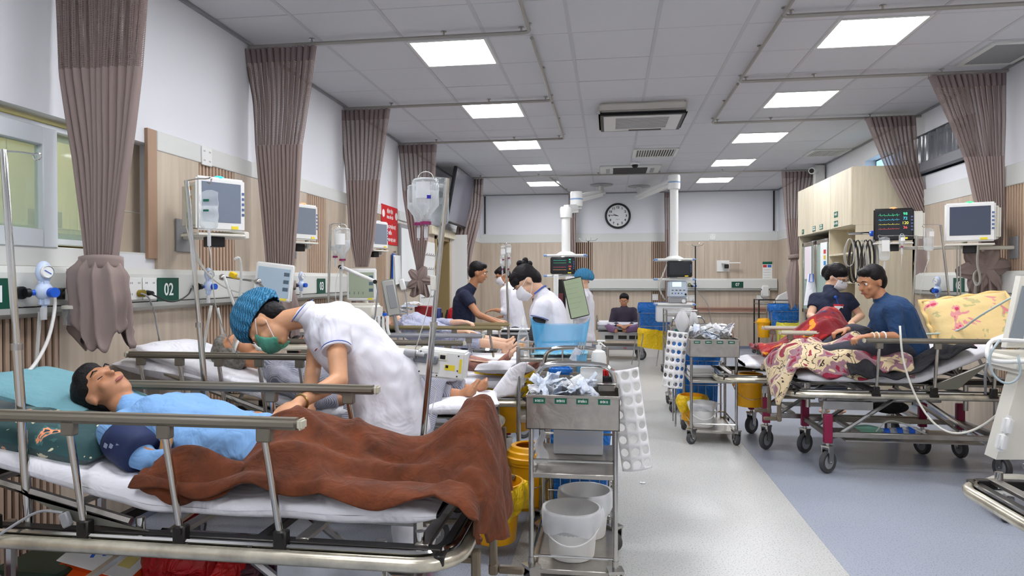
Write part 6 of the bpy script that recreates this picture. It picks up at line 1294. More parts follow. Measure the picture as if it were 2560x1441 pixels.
# patient two, grey hair, striped gown, bare feet
J = dict(hd=at(588, 880, 3.5), f=V((.25, -.15, .95)), u=V((-.97, -.1, .1)), neck=at(672, 905, 3.5), shL=at(700, 950, 3.34), shR=at(700, 915, 3.7), elL=at(790, 1000, 3.3), wrL=at(880, 1000, 3.38), elR=at(800, 940, 3.8), wrR=at(890, 950, 3.72), hl=(1, 0, 0), hr=(1, 0, 0), pl=(0, 0, -1), pr=(0, 0, -1),
    pel=(-1.36, 3.52, .77), hipL=(-1.33, 3.44, .77), hipR=(-1.33, 3.62, .77), knL=at(1010, 965, 3.42), knR=at(1020, 935, 3.66), anL=at(1140, 990, 3.5), anR=at(1172, 978, 3.72), toeL=at(1188, 952, 3.46), toeR=at(1214, 940, 3.66), upL=(-.8, -.2, .5), upR=(-.8, -.1, .5), z0=.7)
t, Jl = person('grey-haired patient in a striped gown on the second bed, bare feet showing', J, SKIN2, .007, GOWN, 1.6, GOWN, chest=.115, waist=.115, topname='striped_gown', wr=.012, thighs=.075)
face(t, Jl['hd'], J['f'], J['u'], closed=True, brow=GHAIR); hair_short(t, Jl['hd'], J['f'], J['u'], 1.0, GHAIR, extra=(((-.05, -.03, 0), (.04, .07, .09)), ((.05, -.03, 0), (.04, .07, .09))))
f, s, u, M = fr(J['f'], J['u'])
B().tube([Jl['hd']+s*.085*math.cos(q)*1.0+f*(.02+.085*math.sin(q))-u*.03 for q in [-.4+(PI+.8)*i/16 for i in range(17)]], .007, 6).obj('tube_strap', WT, t)
B().tube([Jl['hd']+f*.09-u*.05, Jl['hd']+f*.13-u*.07, Jl['hd']+f*.13-u*.16, Jl['hd']+f*.12-u*.2], .012, 8, smooth=1).obj('breathing_tube', mat('clear_blue_tube', (190, 206, 226), .3), t); B().ell(Jl['hd']+f*.125-u*.17, (.03, .02, .014)).obj('green_connector', mat('tube_green', (70, 180, 150), .4), t)
# patient three
J = dict(hd=(-2.15, 4.62, .85), f=V((.3, 0, .95)), u=V((-.97, 0, .2)), neck=(-2.03, 4.63, .80), shL=(-1.93, 4.46, .78), shR=(-1.93, 4.8, .78), elL=(-1.62, 4.42, .76), wrL=(-1.4, 4.5, .80), elR=(-1.62, 4.84, .76), wrR=(-1.4, 4.72, .84), hl=(1, .1, 0), hr=(1, -.1, 0), pl=(0, 0, -1), pr=(0, 0, -1), pel=(-1.45, 4.64, .77), hipL=(-1.42, 4.55, .77), hipR=(-1.42, 4.73, .77), knL=(-1.15, 4.5, .80), knR=(-1.1, 4.74, .79), anL=at(1288, 928, 4.5), anR=(-.8, 4.75, .74), toeL=at(1352, 892, 4.46), toeR=(-.7, 4.77, .86), upL=(-.3, -.1, .9), upR=(-1, 0, .3), z0=.7)
t, Jl = person('patient on the third bed in a pale gown, bruised foot resting on a white pad', J, SKIN4, .008, GOWN2, 1.6, GOWN2, chest=.12, topname='gown', wr=.016, bare=True)
face(t, Jl['hd'], J['f'], J['u'], closed=True); hair_short(t, Jl['hd'], J['f'], J['u'])
B().box(Jl['knL'].lerp(Jl['anL'], .55)+V((0, -.02, .036)), (.12, .035, .006), Euler((0, .1, .05)), .002).obj('stained_dressing', mat('stained_gauze', (206, 140, 96), .8, scale=30, rgb2=(236, 206, 180)), t)
# patient four
J = dict(hd=at(975, 806, 6.0), f=V((.3, -.1, .95)), u=V((-.97, 0, .2)), neck=at(996, 812, 6.0), shL=at(1020, 820, 5.85), shR=at(1020, 800, 6.2), elL=at(1100, 835, 5.85), wrL=at(1160, 830, 5.9), elR=at(1100, 810, 6.25), wrR=at(1150, 805, 6.15), hl=(1, .1, 0), hr=(1, -.1, 0), pl=(0, 0, -1), pr=(0, 0, -1), pel=(-1.45, 6.02, .80), hipL=(-1.42, 5.93, .80), hipR=(-1.42, 6.1, .80), knL=at(1165, 852, 5.9), knR=at(1165, 842, 6.12), anL=at(1258, 866, 5.95), anR=at(1258, 856, 6.12), toeL=at(1282, 846, 5.92), toeR=at(1282, 838, 6.14), upL=(-.9, 0, .4), upR=(-.9, 0, .4), z0=.7)
t, Jl = person('patient on the fourth bed in a pale grey gown with bare shins', J, SKIN3, .009, GOWN2, 1.6, GOWN2, chest=.125, topname='gown', wr=.018, bare=True)
face(t, Jl['hd'], J['f'], J['u'], closed=True); hair_short(t, Jl['hd'], J['f'], J['u'])
# man at the computer
def P(Y): return lambda x, y, dy=0: at(x, y, Y+dy)
q = P(7.4)
J = dict(hd=q(1196, 682), f=V((.95, .1, -.25)), u=V((.25, 0, .97)), neck=q(1182, 716), shL=q(1160, 738, .18), shR=q(1162, 740, -.18), elL=q(1198, 790, .22), wrL=q(1246, 803, .1), elR=q(1194, 786, -.22), wrR=q(1240, 806, -.12), hl=(1, -.1, -.05), hr=(1, .1, -.05), pl=(0, 0, -1), pr=(0, 0, -1), pel=q(1158, 836), hipL=q(1162, 852, .1), hipR=q(1162, 852, -.1), knL=q(1232, 862, .12), knR=q(1232, 862, -.12), anL=q(1228, 958, .12), anR=q(1228, 958, -.12), toeL=q(1262, 968, .12), toeR=q(1262, 968, -.12))
t, Jl = person('man in navy scrubs typing at the computer desk behind the beds', J, SKIN2, .01, NAVY, .5, NAVY, chest=.13, waist=.13, topname='scrub_top')
face(t, Jl['hd'], J['f'], J['u'], mask=None); hair_short(t, Jl['hd'], J['f'], J['u'], 1.0)
# man in white coat behind
q = P(9.0)
J = dict(hd=q(1257, 690), f=V((-.75, -.45, -.5)), u=V((-.4, -.1, .9)), neck=q(1268, 712), shL=q(1262, 728, -.2), shR=q(1284, 726, .16), elL=q(1262, 780, -.25), wrL=q(1238, 775, -.3), elR=q(1285, 782, .1), wrR=q(1262, 792, .0), hl=(-1, -.1, -.1), hr=(-1, -.1, .0), pl=(0, 0, -1), pr=(0, 0, -1), pel=q(1290, 812), hipL=q(1288, 830, -.1), hipR=q(1296, 830, .1), knL=q(1288, 900, -.1), knR=q(1296, 900, .1), anL=q(1290, 960, -.1), anR=q(1298, 960, .1), toeL=q(1274, 966, -.1), toeR=q(1282, 966, .1))
t, Jl = person('masked man in a white coat standing behind the computer desk', J, SKIN2, .011, UNI, 1.5, DGREY, chest=.13, waist=.14, tunic=.3, topname='coat')
face(t, Jl['hd'], J['f'], J['u'], mask=MASKW); hair_short(t, Jl['hd'], J['f'], J['u'])
# nurse with the bun
q = P(4.75)
J = dict(hd=q(1316, 706), f=V((-.62, -.3, -.74)), u=V((-.55, 0, .82)), neck=q(1352, 735), shL=q(1356, 768, -.15), shR=q(1374, 752, .2), elL=q(1338, 836, -.18), wrL=q(1318, 862, -.32), elR=q(1352, 830, .2), wrR=q(1318, 850, .05), hl=(-.9, -.3, -.3), hr=(-.9, -.1, -.3), pl=(0, 0, -1), pr=(0, 0, -1), pel=q(1386, 872), hipL=q(1380, 890, -.1), hipR=q(1388, 890, .1), knL=q(1384, 1040, -.1), knR=q(1390, 1040, .1), anL=q(1388, 1160, -.1), anR=q(1394, 1160, .1), toeL=q(1340, 1170, -.12), toeR=q(1346, 1170, .12))
t, Jl = person('nurse in white with a black hair bun and white mask leaning over the dressing cart', J, SKIN3, .007, UNI, .42, mat('white_trousers', (226, 226, 232), .8), chest=.125, waist=.12, tunic=.22)
face(t, Jl['hd'], J['f'], J['u'], mask=MASKW, closed=True); hair_short(t, Jl['hd'], J['f'], J['u'], 1.0, extra=(((.055, .01, -.01), (.03, .035, .06)), ((0, .05, .055), (.066, .04, .045))))
f, s, u, M = fr(J['f'], J['u'])
for k, (a, b_, r) in enumerate(((-.085, .10, .034), (-.11, .07, .03), (-.07, .125, .026), (-.112, .108, .026))): B().ell(Jl['hd']+f*a+u*b_, (r, r*.9, r*.8), M).obj('hair_bun', HAIR, t)
for a in 'LR': B().tube([Jl['sh'+a].lerp(Jl['el'+a], .4), Jl['el'+a], Jl['el'+a].lerp(Jl['wr'+a], .9)], [.048, .042, .032], 16, smooth=1).obj('black_undersleeve', BLK, t, 'all') if 1 else None
ring(t, Jl['shL'], Jl['elL'], .40, .062, PIPE, 'sleeve_piping'); B().tube([Jl['neck']+V(p) for p in ((-.04, -.06, .0), (.02, -.05, .05), (.04, .02, .06), (0, .07, .03))], .006, 6, smooth=2).obj('collar_piping', PIPE, t)
# nurse with blue cap at the far computer
q = P(9.3)
J = dict(hd=q(1456, 704), f=V((-.97, -.15, -.2)), u=V((-.2, 0, .98)), neck=q(1462, 726), shL=q(1462, 742, -.18), shR=q(1468, 742, .18), elL=q(1460, 790, -.2), wrL=q(1436, 790, -.2), elR=q(1464, 790, .2), wrR=q(1440, 786, .2), hl=(-1, 0, .1), hr=(-1, 0, .1), pl=(0, 0, -1), pr=(0, 0, -1), pel=q(1464, 832), hipL=q(1464, 845, -.08), hipR=q(1464, 845, .08), knL=q(1464, 905, -.09), knR=q(1466, 905, .09), anL=q(1465, 950, -.09), anR=q(1467, 950, .09), toeL=q(1446, 956, -.1), toeR=q(1448, 956, .1))
t, Jl = person('nurse in pale grey-white suit with a blue bouffant cap at the tall tilted screen', J, SKIN3, .011, mat('grey_white_suit', (214, 212, 218), .8, bump=.4, bscale=6), 1.7, mat('grey_white_suit', (214, 212, 218), .8), chest=.115, waist=.12, tunic=.12)
face(t, Jl['hd'], J['f'], J['u'], mask=mat('blue_mask', (150, 190, 220), .7)); cap(t, Jl['hd'], J['f'], J['u'], 1.12)
# person on the far stretcher
q = P(11.8)
J = dict(hd=q(1560, 752), f=V((-.1, -.95, -.3)), u=V((0, -.25, .97)), neck=q(1560, 768), shL=q(1584, 778), shR=q(1536, 778), elL=q(1592, 806, -.1), wrL=q(1572, 815, -.25), elR=q(1528, 806, -.1), wrR=q(1548, 815, -.25), hl=(-.5, -.8, 0), hr=(.5, -.8, 0), pl=(0, 0, -1), pr=(0, 0, -1), pel=q(1560, 818), hipL=q(1572, 820), hipR=q(1548, 820), knL=q(1600, 818, -.2), knR=q(1520, 818, -.2), anL=q(1560, 826, -.28), anR=q(1540, 828, -.26), z0=.63)
t, Jl = person('person in dark clothes sitting on the far stretcher below the clock', J, SKIN2, .012, mat('dark_plum_jacket', (52, 44, 60), .85), 1.8, mat('mauve_trousers', (130, 100, 132), .85), chest=.12, waist=.13, topname='jacket')
face(t, Jl['hd'], J['f'], J['u']); hair_short(t, Jl['hd'], J['f'], J['u'])
# navy nurse on the right
q = P(6.9)
J = dict(hd=q(2092, 694), f=V((.55, -.6, -.55)), u=V((.3, -.35, .88)), neck=q(2074, 722), shL=q(2118, 748, -.08), shR=q(2040, 748, .0), elL=q(2152, 790, -.1), wrL=q(2128, 808, -.4), elR=q(2026, 790, -.1), wrR=q(2060, 812, -.45), hl=(-.3, -.9, -.2), hr=(.6, -.8, -.2), pl=(0, 0, -1), pr=(0, 0, -1), pel=q(2080, 850), hipL=q(2100, 870), hipR=q(2062, 870), knL=q(2100, 960), knR=q(2062, 960), anL=q(2100, 1016), anR=q(2062, 1016), toeL=q(2102, 1024, -.2), toeR=q(2060, 1024, -.2))
t, Jl = person('nurse in navy scrubs with glasses and a hair clip beside the cream cupboard', J, SKIN3, .008, NAVY, .55, NAVY, chest=.125, waist=.12, topname='scrub_top')
face(t, Jl['hd'], J['f'], J['u'], mask=MASKW); hair_short(t, Jl['hd'], J['f'], J['u'], 1.05, extra=(((0, -.11, .0), (.05, .045, .07)),))
f, s, u, M = fr(J['f'], J['u'])
for sd in (-1, 1): B().tube([Jl['hd']+s*(sd*.031+.02*math.cos(a))+f*.095+u*(.006+.015*math.sin(a)) for a in [2*PI*i/14 for i in range(14)]], .0018, 5, closed=True).obj('glasses_rim', BLACK, t)
B().box(Jl['hd']-f*.09+u*.09-s*.03, (.07, .03, .045), M, .01).obj('hair_clip', mat('clip_cream', (226, 214, 190), .4), t)
b = q(2096, 770, -.16)-t.location; B().box(b, (.095, .006, .065), Euler((.1, .05, .1)), .003).obj('red_badge', mat('badge_red', (206, 40, 50), .4), t); B().box(b+V((0, -.005, -.004)), (.078, .003, .04), Euler((.1, .05, .1))).obj('badge_card', WT, t); B().tube([b+V((0, 0, .03)), b+V((-.02, .01, .09))], .003, 6).obj('badge_cord', BLUE, t); B().ell(b+V((-.025, -.0, .1)), (.014, .008, .014)).obj('badge_reel', BLUE, t)
# seated man on the right bed
q = P(5.25)
J = dict(hd=q(2178, 706), f=V((-.85, -.35, -.3)), u=V((-.3, -.1, .95)), neck=q(2202, 744), shL=q(2232, 776, -.2), shR=q(2216, 768, .18), elL=q(2248, 842, -.26), wrL=q(2176, 842, -.3), elR=q(2180, 830, .2), wrR=q(2120, 825, .12), hl=(-1, -.05, -.02), hr=(-.9, -.1, -.1), pl=(0, 0, -1), pr=(0, 0, -1), pel=q(2262, 868), hipL=q(2252, 880, -.1), hipR=q(2252, 880, .12), knL=q(2140, 872, -.1), knR=q(2132, 830, .15), anL=q(2040, 888, -.1), anR=q(2050, 880, .15), toeL=q(1990, 880, -.1), toeR=q(2000, 872, .15), z0=.7)
t, Jl = person('man in a dark blue denim shirt sitting up on the floral right bed', J, SKIN2, .007, DENIM, 1.05, DGREY, chest=.15, waist=.15, topname='denim_shirt', wr=.009, curl=.9)
face(t, Jl['hd'], J['f'], J['u']); hair_short(t, Jl['hd'], J['f'], J['u'])
for k, fr_ in enumerate((.55, .78, .93)): ring(t, Jl['elL'], Jl['wrL'], fr_, .032-.003*k, mat('tape_cream', (232, 226, 200), .7) if k else WT, 'medical_tape', .005)
# ---------------- cupboard on the right ----------------
t = thing('tall_cupboard', 'tall cream laminate cupboard with green labels against the right wall', 'cupboard', (2.6, 7.8, 0)); Lc = 2.1; dp = 3.24-2.6-.022
B().bb((0, 0, 1.93), (dp, Lc, 2.56), .002).obj('upper_carcass', CABM, t, False); B().bb((0, 2.08, 0), (dp, Lc, 1.93)).obj('tall_side', CABM, t, False); B().bb((.03, .0, 0), (dp, .02, 1.93)).obj('end_panel', CABM, t, False) ; B().bb((dp-.02, 0, 0), (dp, Lc, 1.93)).obj('back_panel', CABM, t, False)
for k in range(3): B().bb((-.018, .01+k*.7, 1.935), (-.001, .70+k*.7, 2.555), .002).obj('upper_door', CABM, t, False)
B().bb((0, .8, 0), (dp-.03, .82, 1.93)).obj('divider', CABM, t, False); B().bb((0, .02, 1.62), (dp-.03, .8, 1.64)).obj('shelf', CABM, t, False); B().bb((0, .02, 1.3), (dp-.03, .8, 1.32)).obj('shelf', CABM, t, False); B().bb((0, .02, .0), (dp-.03, .8, .9)).obj('lower_cupboard', CABM, t, False)
for k, (y, w_, z, s) in enumerate(((1.85, .09, 1.985, 'TỦ'), (1.35, .13, 1.99, 'DỤNG CỤ\nVÔ KHUẨN'), (1.05, .13, 1.99, 'HỒ SƠ\nBỆNH ÁN'), (.5, .13, 1.985, 'CẤP CỨU'), (.5, .13, 2.09, 'THUỐC'))):
    l = B().bb((-.0215, y-w_/2, z-.032), (-.0185, y+w_/2, z+.032)).obj('door_label', GREEN, t, False); text(s, (.028 if '\n' in s else .036), WT, l, (-.0225, y, z), RXR, sx=.8)
gc = thing('glass_cabinet', 'glass-fronted steel instrument cabinet under the cream cupboard doors', 'cabinet', (2.62, 8.64, 0)); B().bb((.05, 0, .0), (.5, 1.2, 1.86)).obj('cabinet_back', mat('cabinet_dark', (70, 74, 78), .5), gc, False)
for y0 in (0.02, .61):
    b = B()
    for a, c in (((0, y0, .9), (.02, y0+.05, 1.84)), ((0, y0+.52, .9), (.02, y0+.57, 1.84)), ((0, y0, 1.79), (.02, y0+.57, 1.84)), ((0, y0, .9), (.02, y0+.57, .95))): b.bb(a, c, .002)
    d = b.obj('cabinet_door', STEEL, gc); B().bb((.006, y0+.05, .95), (.012, y0+.52, 1.79)).obj('glass_pane', GLASS, d, False)
B().bb((-.005, .75, 1.35), (0, 1.05, 1.78)).obj('paper_notice', mat('notice_pinkwhite', (232, 222, 226), .6), gc, False); B().bb((-.005, .1, 1.4), (0, .36, 1.8)).obj('paper_notice', WT, gc, False)
for k, c in enumerate((mat('sq_red', (206, 60, 60), .5), mat('sq_yellow', (220, 190, 70), .5), mat('sq_blue', (60, 140, 200), .5))): B().bb((-.008, .14, 1.66-.07*k), (-.004, .22, 1.71-.07*k)).obj('colour_square', c, gc, False)
for z in (1.2, 1.5): B().bb((.02, .05, z), (.05, 1.15, z+.012)).obj('inner_shelf', STEEL, gc, False)
# rack of black leads on a hooked stand
st2 = ivpole('grey lead stand with a blue clamp hung with black cable coils', at(2186, 588, 6.5), at(2190, 800, 6.5), (), .014, GP); o = st2.location
B().tube([at(2120, 585, 6.5)-o, at(2215, 582, 6.5)-o], .012, 8).obj('cross_bar', CHROME, st2); B().box(at(2186, 584, 6.48)-o, (.07, .04, .05), None, .006).obj('blue_clamp', BLUE, st2); B().box(at(2218, 581, 6.47)-o, (.08, .03, .03), None, .006).obj('yellow_grip', mat('yellow_clamp', (236, 196, 20), .4), st2)
for k in range(7):
    x = 2124+k*10; a = at(x, 588, 6.47+.01*k); L_ = 60+((k*37) % 40); t = thing('cable_coil', 'black lead coil looped over the bar of the hooked stand', 'cable', a, 0, 'black cable coils on the stand')
    for j in range(2): B().tube([V((0, 0, 0)), at(x-12-4*j, 600+L_*.5, 6.46)-a, at(x-8-3*j, 600+L_*1.1, 6.46)-a, at(x+8, 600+L_*1.1, 6.46)-a, at(x+12+3*j, 600+L_*.4, 6.46)-a], .005, 6, closed=True, smooth=2).obj('lead', BLACK if k % 3 else mat('cable_grey', (170, 168, 160), .5), t, 'all')
# wall television and left wall objects
t = thing('television', 'large switched-off wall television tilted down on the left wall', 'television', (XL+.3, 10.6, 2.62)); t.rotation_euler = (0, .0, 0); 
B().box((0, 0, 0), (.05, 1.45, .84), Euler((0, .18, .0)), .01).obj('bezel', BLACK, t); B().box((.028, 0, 0), (.004, 1.41, .80), Euler((0, .18, 0))).obj('tv_screen', mat('tv_screen_grey', (104, 104, 114), .12), t, False)
B().tube([(-.3, -.3, .0), (-.03, -.3, .0)], .02, 8).tube([(-.3, .3, 0), (-.03, .3, 0)], .02, 8).bb((-.3, -.4, -.1), (-.27, .4, .1)).obj('wall_bracket', BLACK, t)
t = thing('notice_board', 'red notice board with white lettering beside the third curtain', 'sign', atX(975, 566, XL+.03)); B().bb((-.008, -.3, -.22), (.0, .3, .24), .002).obj('board', mat('notice_red', (206, 24, 32), .5), t, False)
for s_, z, sz in (('BỆNH VIỆN', .17, .06), ('KHOA CẤP CỨU', .10, .045), ('KHÔNG PHẬN SỰ', -.01, .055), ('MIỄN', -.085, .055), ('VÀO KHU VỰC NÀY', -.165, .05)): text(s_, sz, WT, t, (.0012, 0 if z < .05 else -.0, z), RXL, sx=.95 if z < .05 else .7, bold=.001)
for y in (-.24, .24): B().cone((.0, y, .135), (.003, y, .135), .045, None, 18).obj('round_emblem', WT, t, False)
t = thing('clipboard', 'clipboards with white sheets and a blue edge hanging on the left wall', 'clipboard', atX(983, 630, XL+.03)); B().cone((0, 0, .0), (.03, 0, .0), .01).obj('wall_hook', CHROME, t)
for k, m_ in enumerate((BLUE, WP, WT)): B().box((.012+.012*k, .03+.02*k, -.2-.01*k), (.006, .23, .34), Euler((.1*k-.1, 0, 0))).obj('board_sheet', m_, t, False)
t = thing('wood_badge', 'small brown wooden wall badge beside the clipboards', 'badge', atX(963, 616, XL+.024)); B().cone((0, 0, 0), (.01, 0, 0), .05, None, 20).obj('badge_disc', mat('badge_brown', (160, 110, 60), .5), t)
t = thing('whiteboard', 'grey-framed whiteboard behind the fourth curtain', 'whiteboard', (XL+.022, 8.55, 1.6)); B().bb((0, -.36, -.35), (.03, .36, .45), .006).obj('board_frame', GP, t); B().bb((.028, -.31, -.28), (.034, .31, .4)).obj('board_surface', WT, t, False); B().bb((.03, -.3, -.34), (.05, .3, -.27), .004).obj('pen_tray', GP, t)
t = thing('peg_board', 'white board with rows of small hooks beside the doorway', 'hook board', (XL+.022, 9.55, .95)); B().bb((0, -.4, -.15), (.012, .42, .95), .002).obj('board_panel', WP, t); me_ = B().cone((0, 0, 0), (.05, 0, .0), .008, None, 6).cone((.05, 0, 0), (.06, 0, .025), .006, None, 6).mesh('peg', STEEL)
for r_ in range(5):
    for k in range(7): o = bpy.data.objects.new('peg', me_); link(o, t); o.location = (.012, -.34+.11*k, -.05+.2*r_)
t = thing('wall_shelf_rack', 'white corner rack with small shelves of supplies beyond the doorway', 'rack', (XL+.18, 11.15, .9)); B().bb((-.16, -.02, 0), (.1, .0, 1.2)).obj('side_panel', WP, t)
for k in range(6): B().bb((-.16, 0, .05+.2*k), (.1, .3, .065+.2*k)).obj('shelf', WP, t); B().bb((-.1, .04, .066+.2*k), (.05, .2, .13+.2*k), .01).obj('supply_pack', CLRF if k % 2 else mat('pale_aqua', (196, 220, 222), .5), t)
t = thing('wall_poster', 'small coloured chart poster on the right of the back wall', 'poster', (3.03, YB-.022, 1.47)); B().bb((-.09, -.003, -.22), (.09, 0, .22)).obj('poster_sheet', WT, t, False); B().bb((-.09, -.0045, .17), (.09, -.003, .22)).obj('poster_header', GREEN, t, False)
for k, c in enumerate(((206, 60, 60), (70, 120, 200))): B().bb((-.08+.085*k, -.0045, .11), (-.01+.085*k, -.003, .16)).obj('poster_block', mat('pb%d' % k, c, .5), t, False)
for k in range(5): B().bb((-.07, -.0045, .06-.05*k), (.06, -.003, .064-.05*k)).obj('poster_line', GP, t, False)
t = thing('paper_dispenser', 'white paper dispenser on the back wall by the far right curtain', 'dispenser', (2.98, YB-.1, 1.12)); B().bb((-.08, -.03, -.12), (.08, .078, .12), .03, 3).obj('dispenser_body', WP, t)
t = thing('wall_bracket_arm', 'white wall bracket with black clamp on the back wall right of the right pendant', 'bracket', (2.2, YB-.022, 1.62)); B().bb((-.12, -.02, -.12), (.12, 0, .1), .003).obj('bracket_plate', WP, t); B().bb((-.05, -.16, .04), (.3, -.12, .06)).bb((-.03, -.14, .02), (.03, -.0, .05)).obj('bracket_arm', WP, t); B().bb((-.0, -.2, -.06), (.08, -.12, .02), .01).obj('black_clamp', BLACK, t)
for k, (x, nm) in enumerate(((1.38, 'dark gas outlet with hanging cord'), (1.55, 'olive gas outlet'))): t = thing('gas_outlet', nm + ' on the back wall console', 'outlet', (x, YB-.095, 1.245)); B().cone((0, 0, 0), (0, -.02, 0), .035, None, 18).obj('outlet_ring', DARKM if k == 0 else mat('olive_ring', (110, 112, 50), .5), t); B().cone((0, -.02, 0), (0, -.028, 0), .015, None, 12).obj('outlet_core', STEEL, t)
hose('wall_cable', 'cord drooping from the back wall sockets to the rail', [V((1.62, YB-.03, .95)), V((1.66, YB-.09, .8)), V((1.72, YB-.09, .6)), V((1.75, YB-.05, .45))], .006, GP, 'cord'); hose('wall_cable', 'thin hose falling from the small back wall regulator', [V((1.66, YB-.14, 1.15)), V((1.9, YB-.12, .9)), V((1.96, YB-.09, .6)), V((2.0, YB-.05, .35))], .006, GP, 'cord')
# desk with computer
t = thing('computer_desk', 'pale grey computer desk behind the fourth bed', 'desk', (-1.05, 7.75, 0)); B().bb((-.35, -.3, .74), (.45, .35, .77), .004).obj('desk_top', WP, t); B().bb((-.33, .25, 0), (.43, .33, .74)).obj('modesty_panel', GP, t, False); B().bb((-.33, -.25, 0), (-.3, .3, .74)).obj('desk_side', WP, t, False); B().bb((.4, -.25, 0), (.43, .3, .74)).obj('desk_side', WP, t, False)
t = thing('keyboard', 'black keyboard on the grey desk by the typing hands', 'keyboard', (-.98, 7.5, .77)); B().bb((-.2, -.07, 0), (.2, .07, .02), .004).obj('keyboard_body', BLACK, t)
t = thing('computer_monitor', 'black computer monitor seen edge-on on the grey desk', 'monitor', (-.78, 7.95, .77)); B().box((0, 0, .32), (.04, .5, .33), Euler((0, -.12, .5)), .006).obj('screen_back', BLACK, t); B().bb((-.03, -.03, 0), (.03, .03, .3), .006).bb((-.1, -.12, 0), (.1, .12, .012)).obj('screen_stand', BLACK, t)
t = thing('red_bag', 'red backpack hanging behind the man at the computer', 'bag', at(1133, 795, 8.2)); B().ell((0, 0, -.02), (.1, .08, .15), None, 20, 14).obj('bag_body', mat('bag_red', (190, 24, 36), .6, bump=.6, bscale=14), t); B().tube([(-.05, -.08, .1), (-.07, -.11, 0), (-.04, -.09, -.12)], .012, 6, smooth=1).obj('bag_strap', BLACK, t)
t = thing('office_chair', 'black office chair behind the man at the computer', 'chair', at(1135, 850, 7.9)); t.location.z = 0; B().bb((-.24, -.24, .45), (.24, .24, .52), .03, 2).obj('seat', BLACK, t); B().bb((-.24, -.22, .6), (-.18, .22, .98), .03, 2).obj('backrest', BLACK, t); B().cone((0, 0, .06), (0, 0, .45), .03).obj('gas_column', DARKM, t)
for k in range(5): B().tube([(0, 0, .09), (.28*math.cos(k*1.257), .28*math.sin(k*1.257), .06)], .018, 6).obj('foot', DARKM, t)
t = thing('red_box', 'dark red plastic box standing behind the third bed patient', 'box', at(1062, 790, 6.6)); B().bb((-.09, -.06, -.12), (.09, .06, .1), .01).obj('box_body', mat('box_maroon', (130, 28, 34), .4), t); B().bb((.1, -.05, -.12), (.16, .05, .08), .01).obj('blue_bottle', mat('navy_bottle', (30, 50, 110), .4), t)
t = thing('supply_heap', 'heap of clear tubing packs on a table behind the third bed', 'supplies', at(1010, 790, 6.5)); 
for k in range(5): B().grid(lambda u, v: V((.16*(u-.5)+.05*(k-2), .12*(v-.5), .03*k+.02*math.sin(PI*u)*math.sin(PI*v)+.02*noise.noise(V((u*5, v*5, k))))), 10, 10).obj('pack', PKT if k % 2 else CLRF, t, 'all')
B().bb((-.3, -.2, -.06), (.3, .25, -.03), .004).tube([(-.27, 0, -.05), (-.27, 0, -.86)], .02, 6).tube([(.27, 0, -.05), (.27, 0, -.86)], .02, 6).obj('table', GP, t)
# IV bag on pole etc: white bag on wall hook near cupboard
t = thing('white_sack', 'white cloth bag with a blue clip hanging on the cupboard edge', 'bag', atX(2026, 705, 2.56)); B().grid(lambda u, v: V(((.03+.07*v)*math.cos(2*PI*u)+.02*v, .04*math.sin(2*PI*u), .1-.4*v)), 30, 10, cu=True).obj('sack_cloth', SHEET, t, 'all'); B().tube([(-.02, -.05, .1), (-.03, -.05, 0), (.02, -.05, 0), (.02, -.05, .1)], .006, 6, closed=True).obj('blue_clip', BLUE, t)
# ---------------- things on the floor and bed shelves ----------------
t = thing('nappy_pack', 'orange and white printed pack of adult nappies under the nearest bed', 'package', at(300, 1415, 2.25), -.1); t.rotation_euler = (.35, .12, -.12)
B().box((0, 0, 0), (.36, .24, .13), None, .035, 4).obj('pack_wrap', mat('pack_orange', (232, 92, 30), .35), t); B().box((-.01, -.0, .0665), (.31, .2, .004), None, .0015).obj('printed_panel', mat('pack_white', (226, 226, 222), .35), t, False)
B().box((.03, .03, .0695), (.06, .07, .002)).obj('photo_square', mat('pack_brown', (150, 90, 60), .4), t, False); B().box((.085, -.03, .0695), (.05, .05, .002)).obj('yellow_square', mat('pack_yellow', (216, 200, 120), .4), t, False)
for k in range(5): B().box((.08, .085-.012*k, .0695), (.1, .004, .002)).obj('print_line', GP, t, False)
for k in range(3): B().box((-.07+.035*k, -.02+.02*k, .0695), (.012, .07, .002), Euler((0, 0, .4))).obj('print_mark', BLUE, t, False)
for k, (px, py, w_, c, nm) in enumerate(((470, 1420, .15, (176, 18, 24), 'dark red plastic bag under the nearest bed, left one'), (545, 1425, .15, (206, 24, 22), 'bright red plastic bag under the nearest bed, beside the pack'), (630, 1430, .1, (90, 40, 50), 'wine-coloured bag under the nearest bed'))):
    c0 = at(px, py, 2.25+.05*k); t = thing('plastic_bag', nm, 'bag', c0, 0); s0 = k*3.1
    B().grid(lambda u, v: V((w_*math.sin(PI*min(1, v+.06))*math.cos(2*PI*u), .12*math.sin(PI*min(1, v+.06))*math.sin(2*PI*u), .11*math.cos(PI*v)))*(1+.16*noise.noise(V((math.cos(2*PI*u)*3+s0, math.sin(2*PI*u)*3, v*5)))), 40, 20, cu=True).obj('bag_film', mat('bagm%d' % k, c, .3, bump=.8, bscale=14), t, 'all')
t = thing('blue_pack', 'blue printed pack with clear film under the nearest bed, right of the post', 'package', at(765, 1425, 2.3)); B().box((0, 0, -.02), (.2, .16, .1), Euler((.2, 0, .2)), .02, 3).obj('pack_wrap', mat('pack_blue', (30, 90, 190), .4), t); B().grid(lambda u, v: V((.09*(2*u-1), .07*(2*v-1), .05+.03*math.sin(PI*u)*math.sin(PI*v))), 12, 12).obj('clear_film', CLRF, t, 'all')
t = thing('floor_basin', 'dark green plastic box at the lower left corner under the nearest bed', 'box', at(110, 1425, 2.2)); B().bb((-.14, -.1, -.06), (.14, .1, .03), .01).obj('box_body', mat('dark_green_box', (42, 66, 50), .4), t)
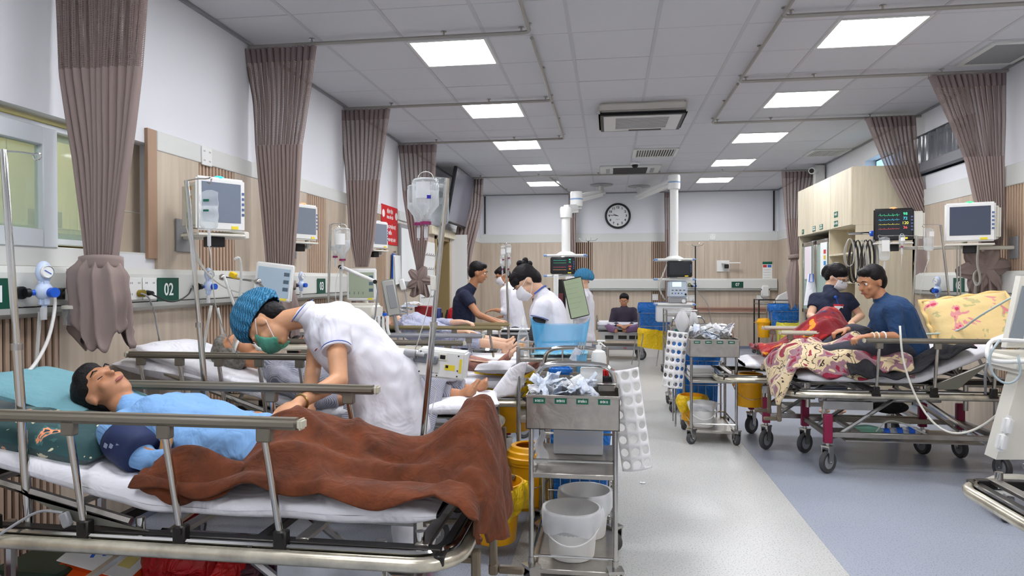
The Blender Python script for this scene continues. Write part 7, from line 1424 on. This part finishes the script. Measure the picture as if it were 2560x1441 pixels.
sh = B().bb((-2.3, 1.95, .2), (-.75, 2.42, .212)); sh.obj('under_shelf', mat('grey_shelf_tray', (138, 142, 152), .5), None, label='grey tray shelf under the nearest bed carrying bags', cat='shelf')
t = thing('grey_connector', 'grey plug lying on the frame of the nearest bed at the left', 'plug', at(165, 1300, 1.86)); B().box((0, 0, 0), (.03, .02, .045), Euler((0, -.4, 0)), .004).obj('plug_body', GP, t); B().tube([V((-.01, 0, .02)), at(150, 1282, 1.86)-t.location, at(100, 1275, 1.86)-t.location, at(40, 1310, 1.84)-t.location, at(-20, 1350, 1.8)-t.location], .0045, 6, smooth=2).obj('plug_cord', GP, t)
# oxygen bag and bottles below the right bed
b5 = B().bb((1.65, 5.08, .2), (2.55, 5.5, .21)); b5.obj('under_shelf', STEELB, None, label='steel tray shelf under the floral right bed', cat='shelf')
t = thing('oxygen_bag', 'green and clear oxygen mask bag under the floral right bed', 'bag', at(2165, 1075, 5.2)); B().grid(lambda u, v: V((.11*(2*u-1), .05*math.sin(2*PI*v)*(.4+math.sin(PI*u)*.6), .035*math.cos(2*PI*v)*(.4+.6*math.sin(PI*u)))), 20, 20).obj('bag_film', clearmat('green_film', (120, 186, 160), .5, .2), t, 'all')
for k, px in enumerate((2218, 2250, 2280)):
    t = thing('water_bottle', 'clear plastic water bottle with a blue label lying under the floral right bed', 'bottle', at(px, 1082-2*k, 5.18), 0, 'water bottles under the right bed'); q_ = Matrix.Rotation(PI/2, 3, 'Y'); B().lathe([(0, -.07), (.028, -.068), (.03, .03), (.012, .06), (.012, .07)], (0, 0, 0), 16, q_).obj('bottle_body', CLR, t, 'all'); B().lathe([(.0305, -.03), (.0308, .01)], (0, 0, 0), 16, q_).obj('bottle_label', BLUE, t, 'all'); B().lathe([(.013, .068), (.013, .084), (0, .084)], (0, 0, 0), 12, q_).obj('cap', WP, t)
hose('oxygen_tube', 'clear looped tubing above the bottles under the floral right bed', [at(2190, 1080, 5.1), at(2215, 1050, 5.1), at(2260, 1058, 5.1), at(2300, 1080, 5.1), at(2330, 1092, 5.1)], .005, TUBE)
t = thing('hanging_bag', 'black bag hanging below the far edge of the floral right bed', 'bag', at(2225, 1018, 5.45)); B().ell((0, 0, 0), (.13, .07, .05), None, 18, 12).obj('bag_body', BLK, t)
# small scraps
for k, (x, y, w_) in enumerate(((-.32, 3.42, .05), (.2, 4.55, .035))): B().grid(lambda u, v: V((x+w_*u, y+.03*v, .002+.004*math.sin(u*5+v*4)**2)), 6, 6).obj('paper_scrap', WT, None, 'all', label=['white paper scrap on the floor beside the yellow bagged bin', 'tiny crumpled white scrap on the aisle floor'][k], cat='litter')
bpy.data.scenes.remove(TMP)
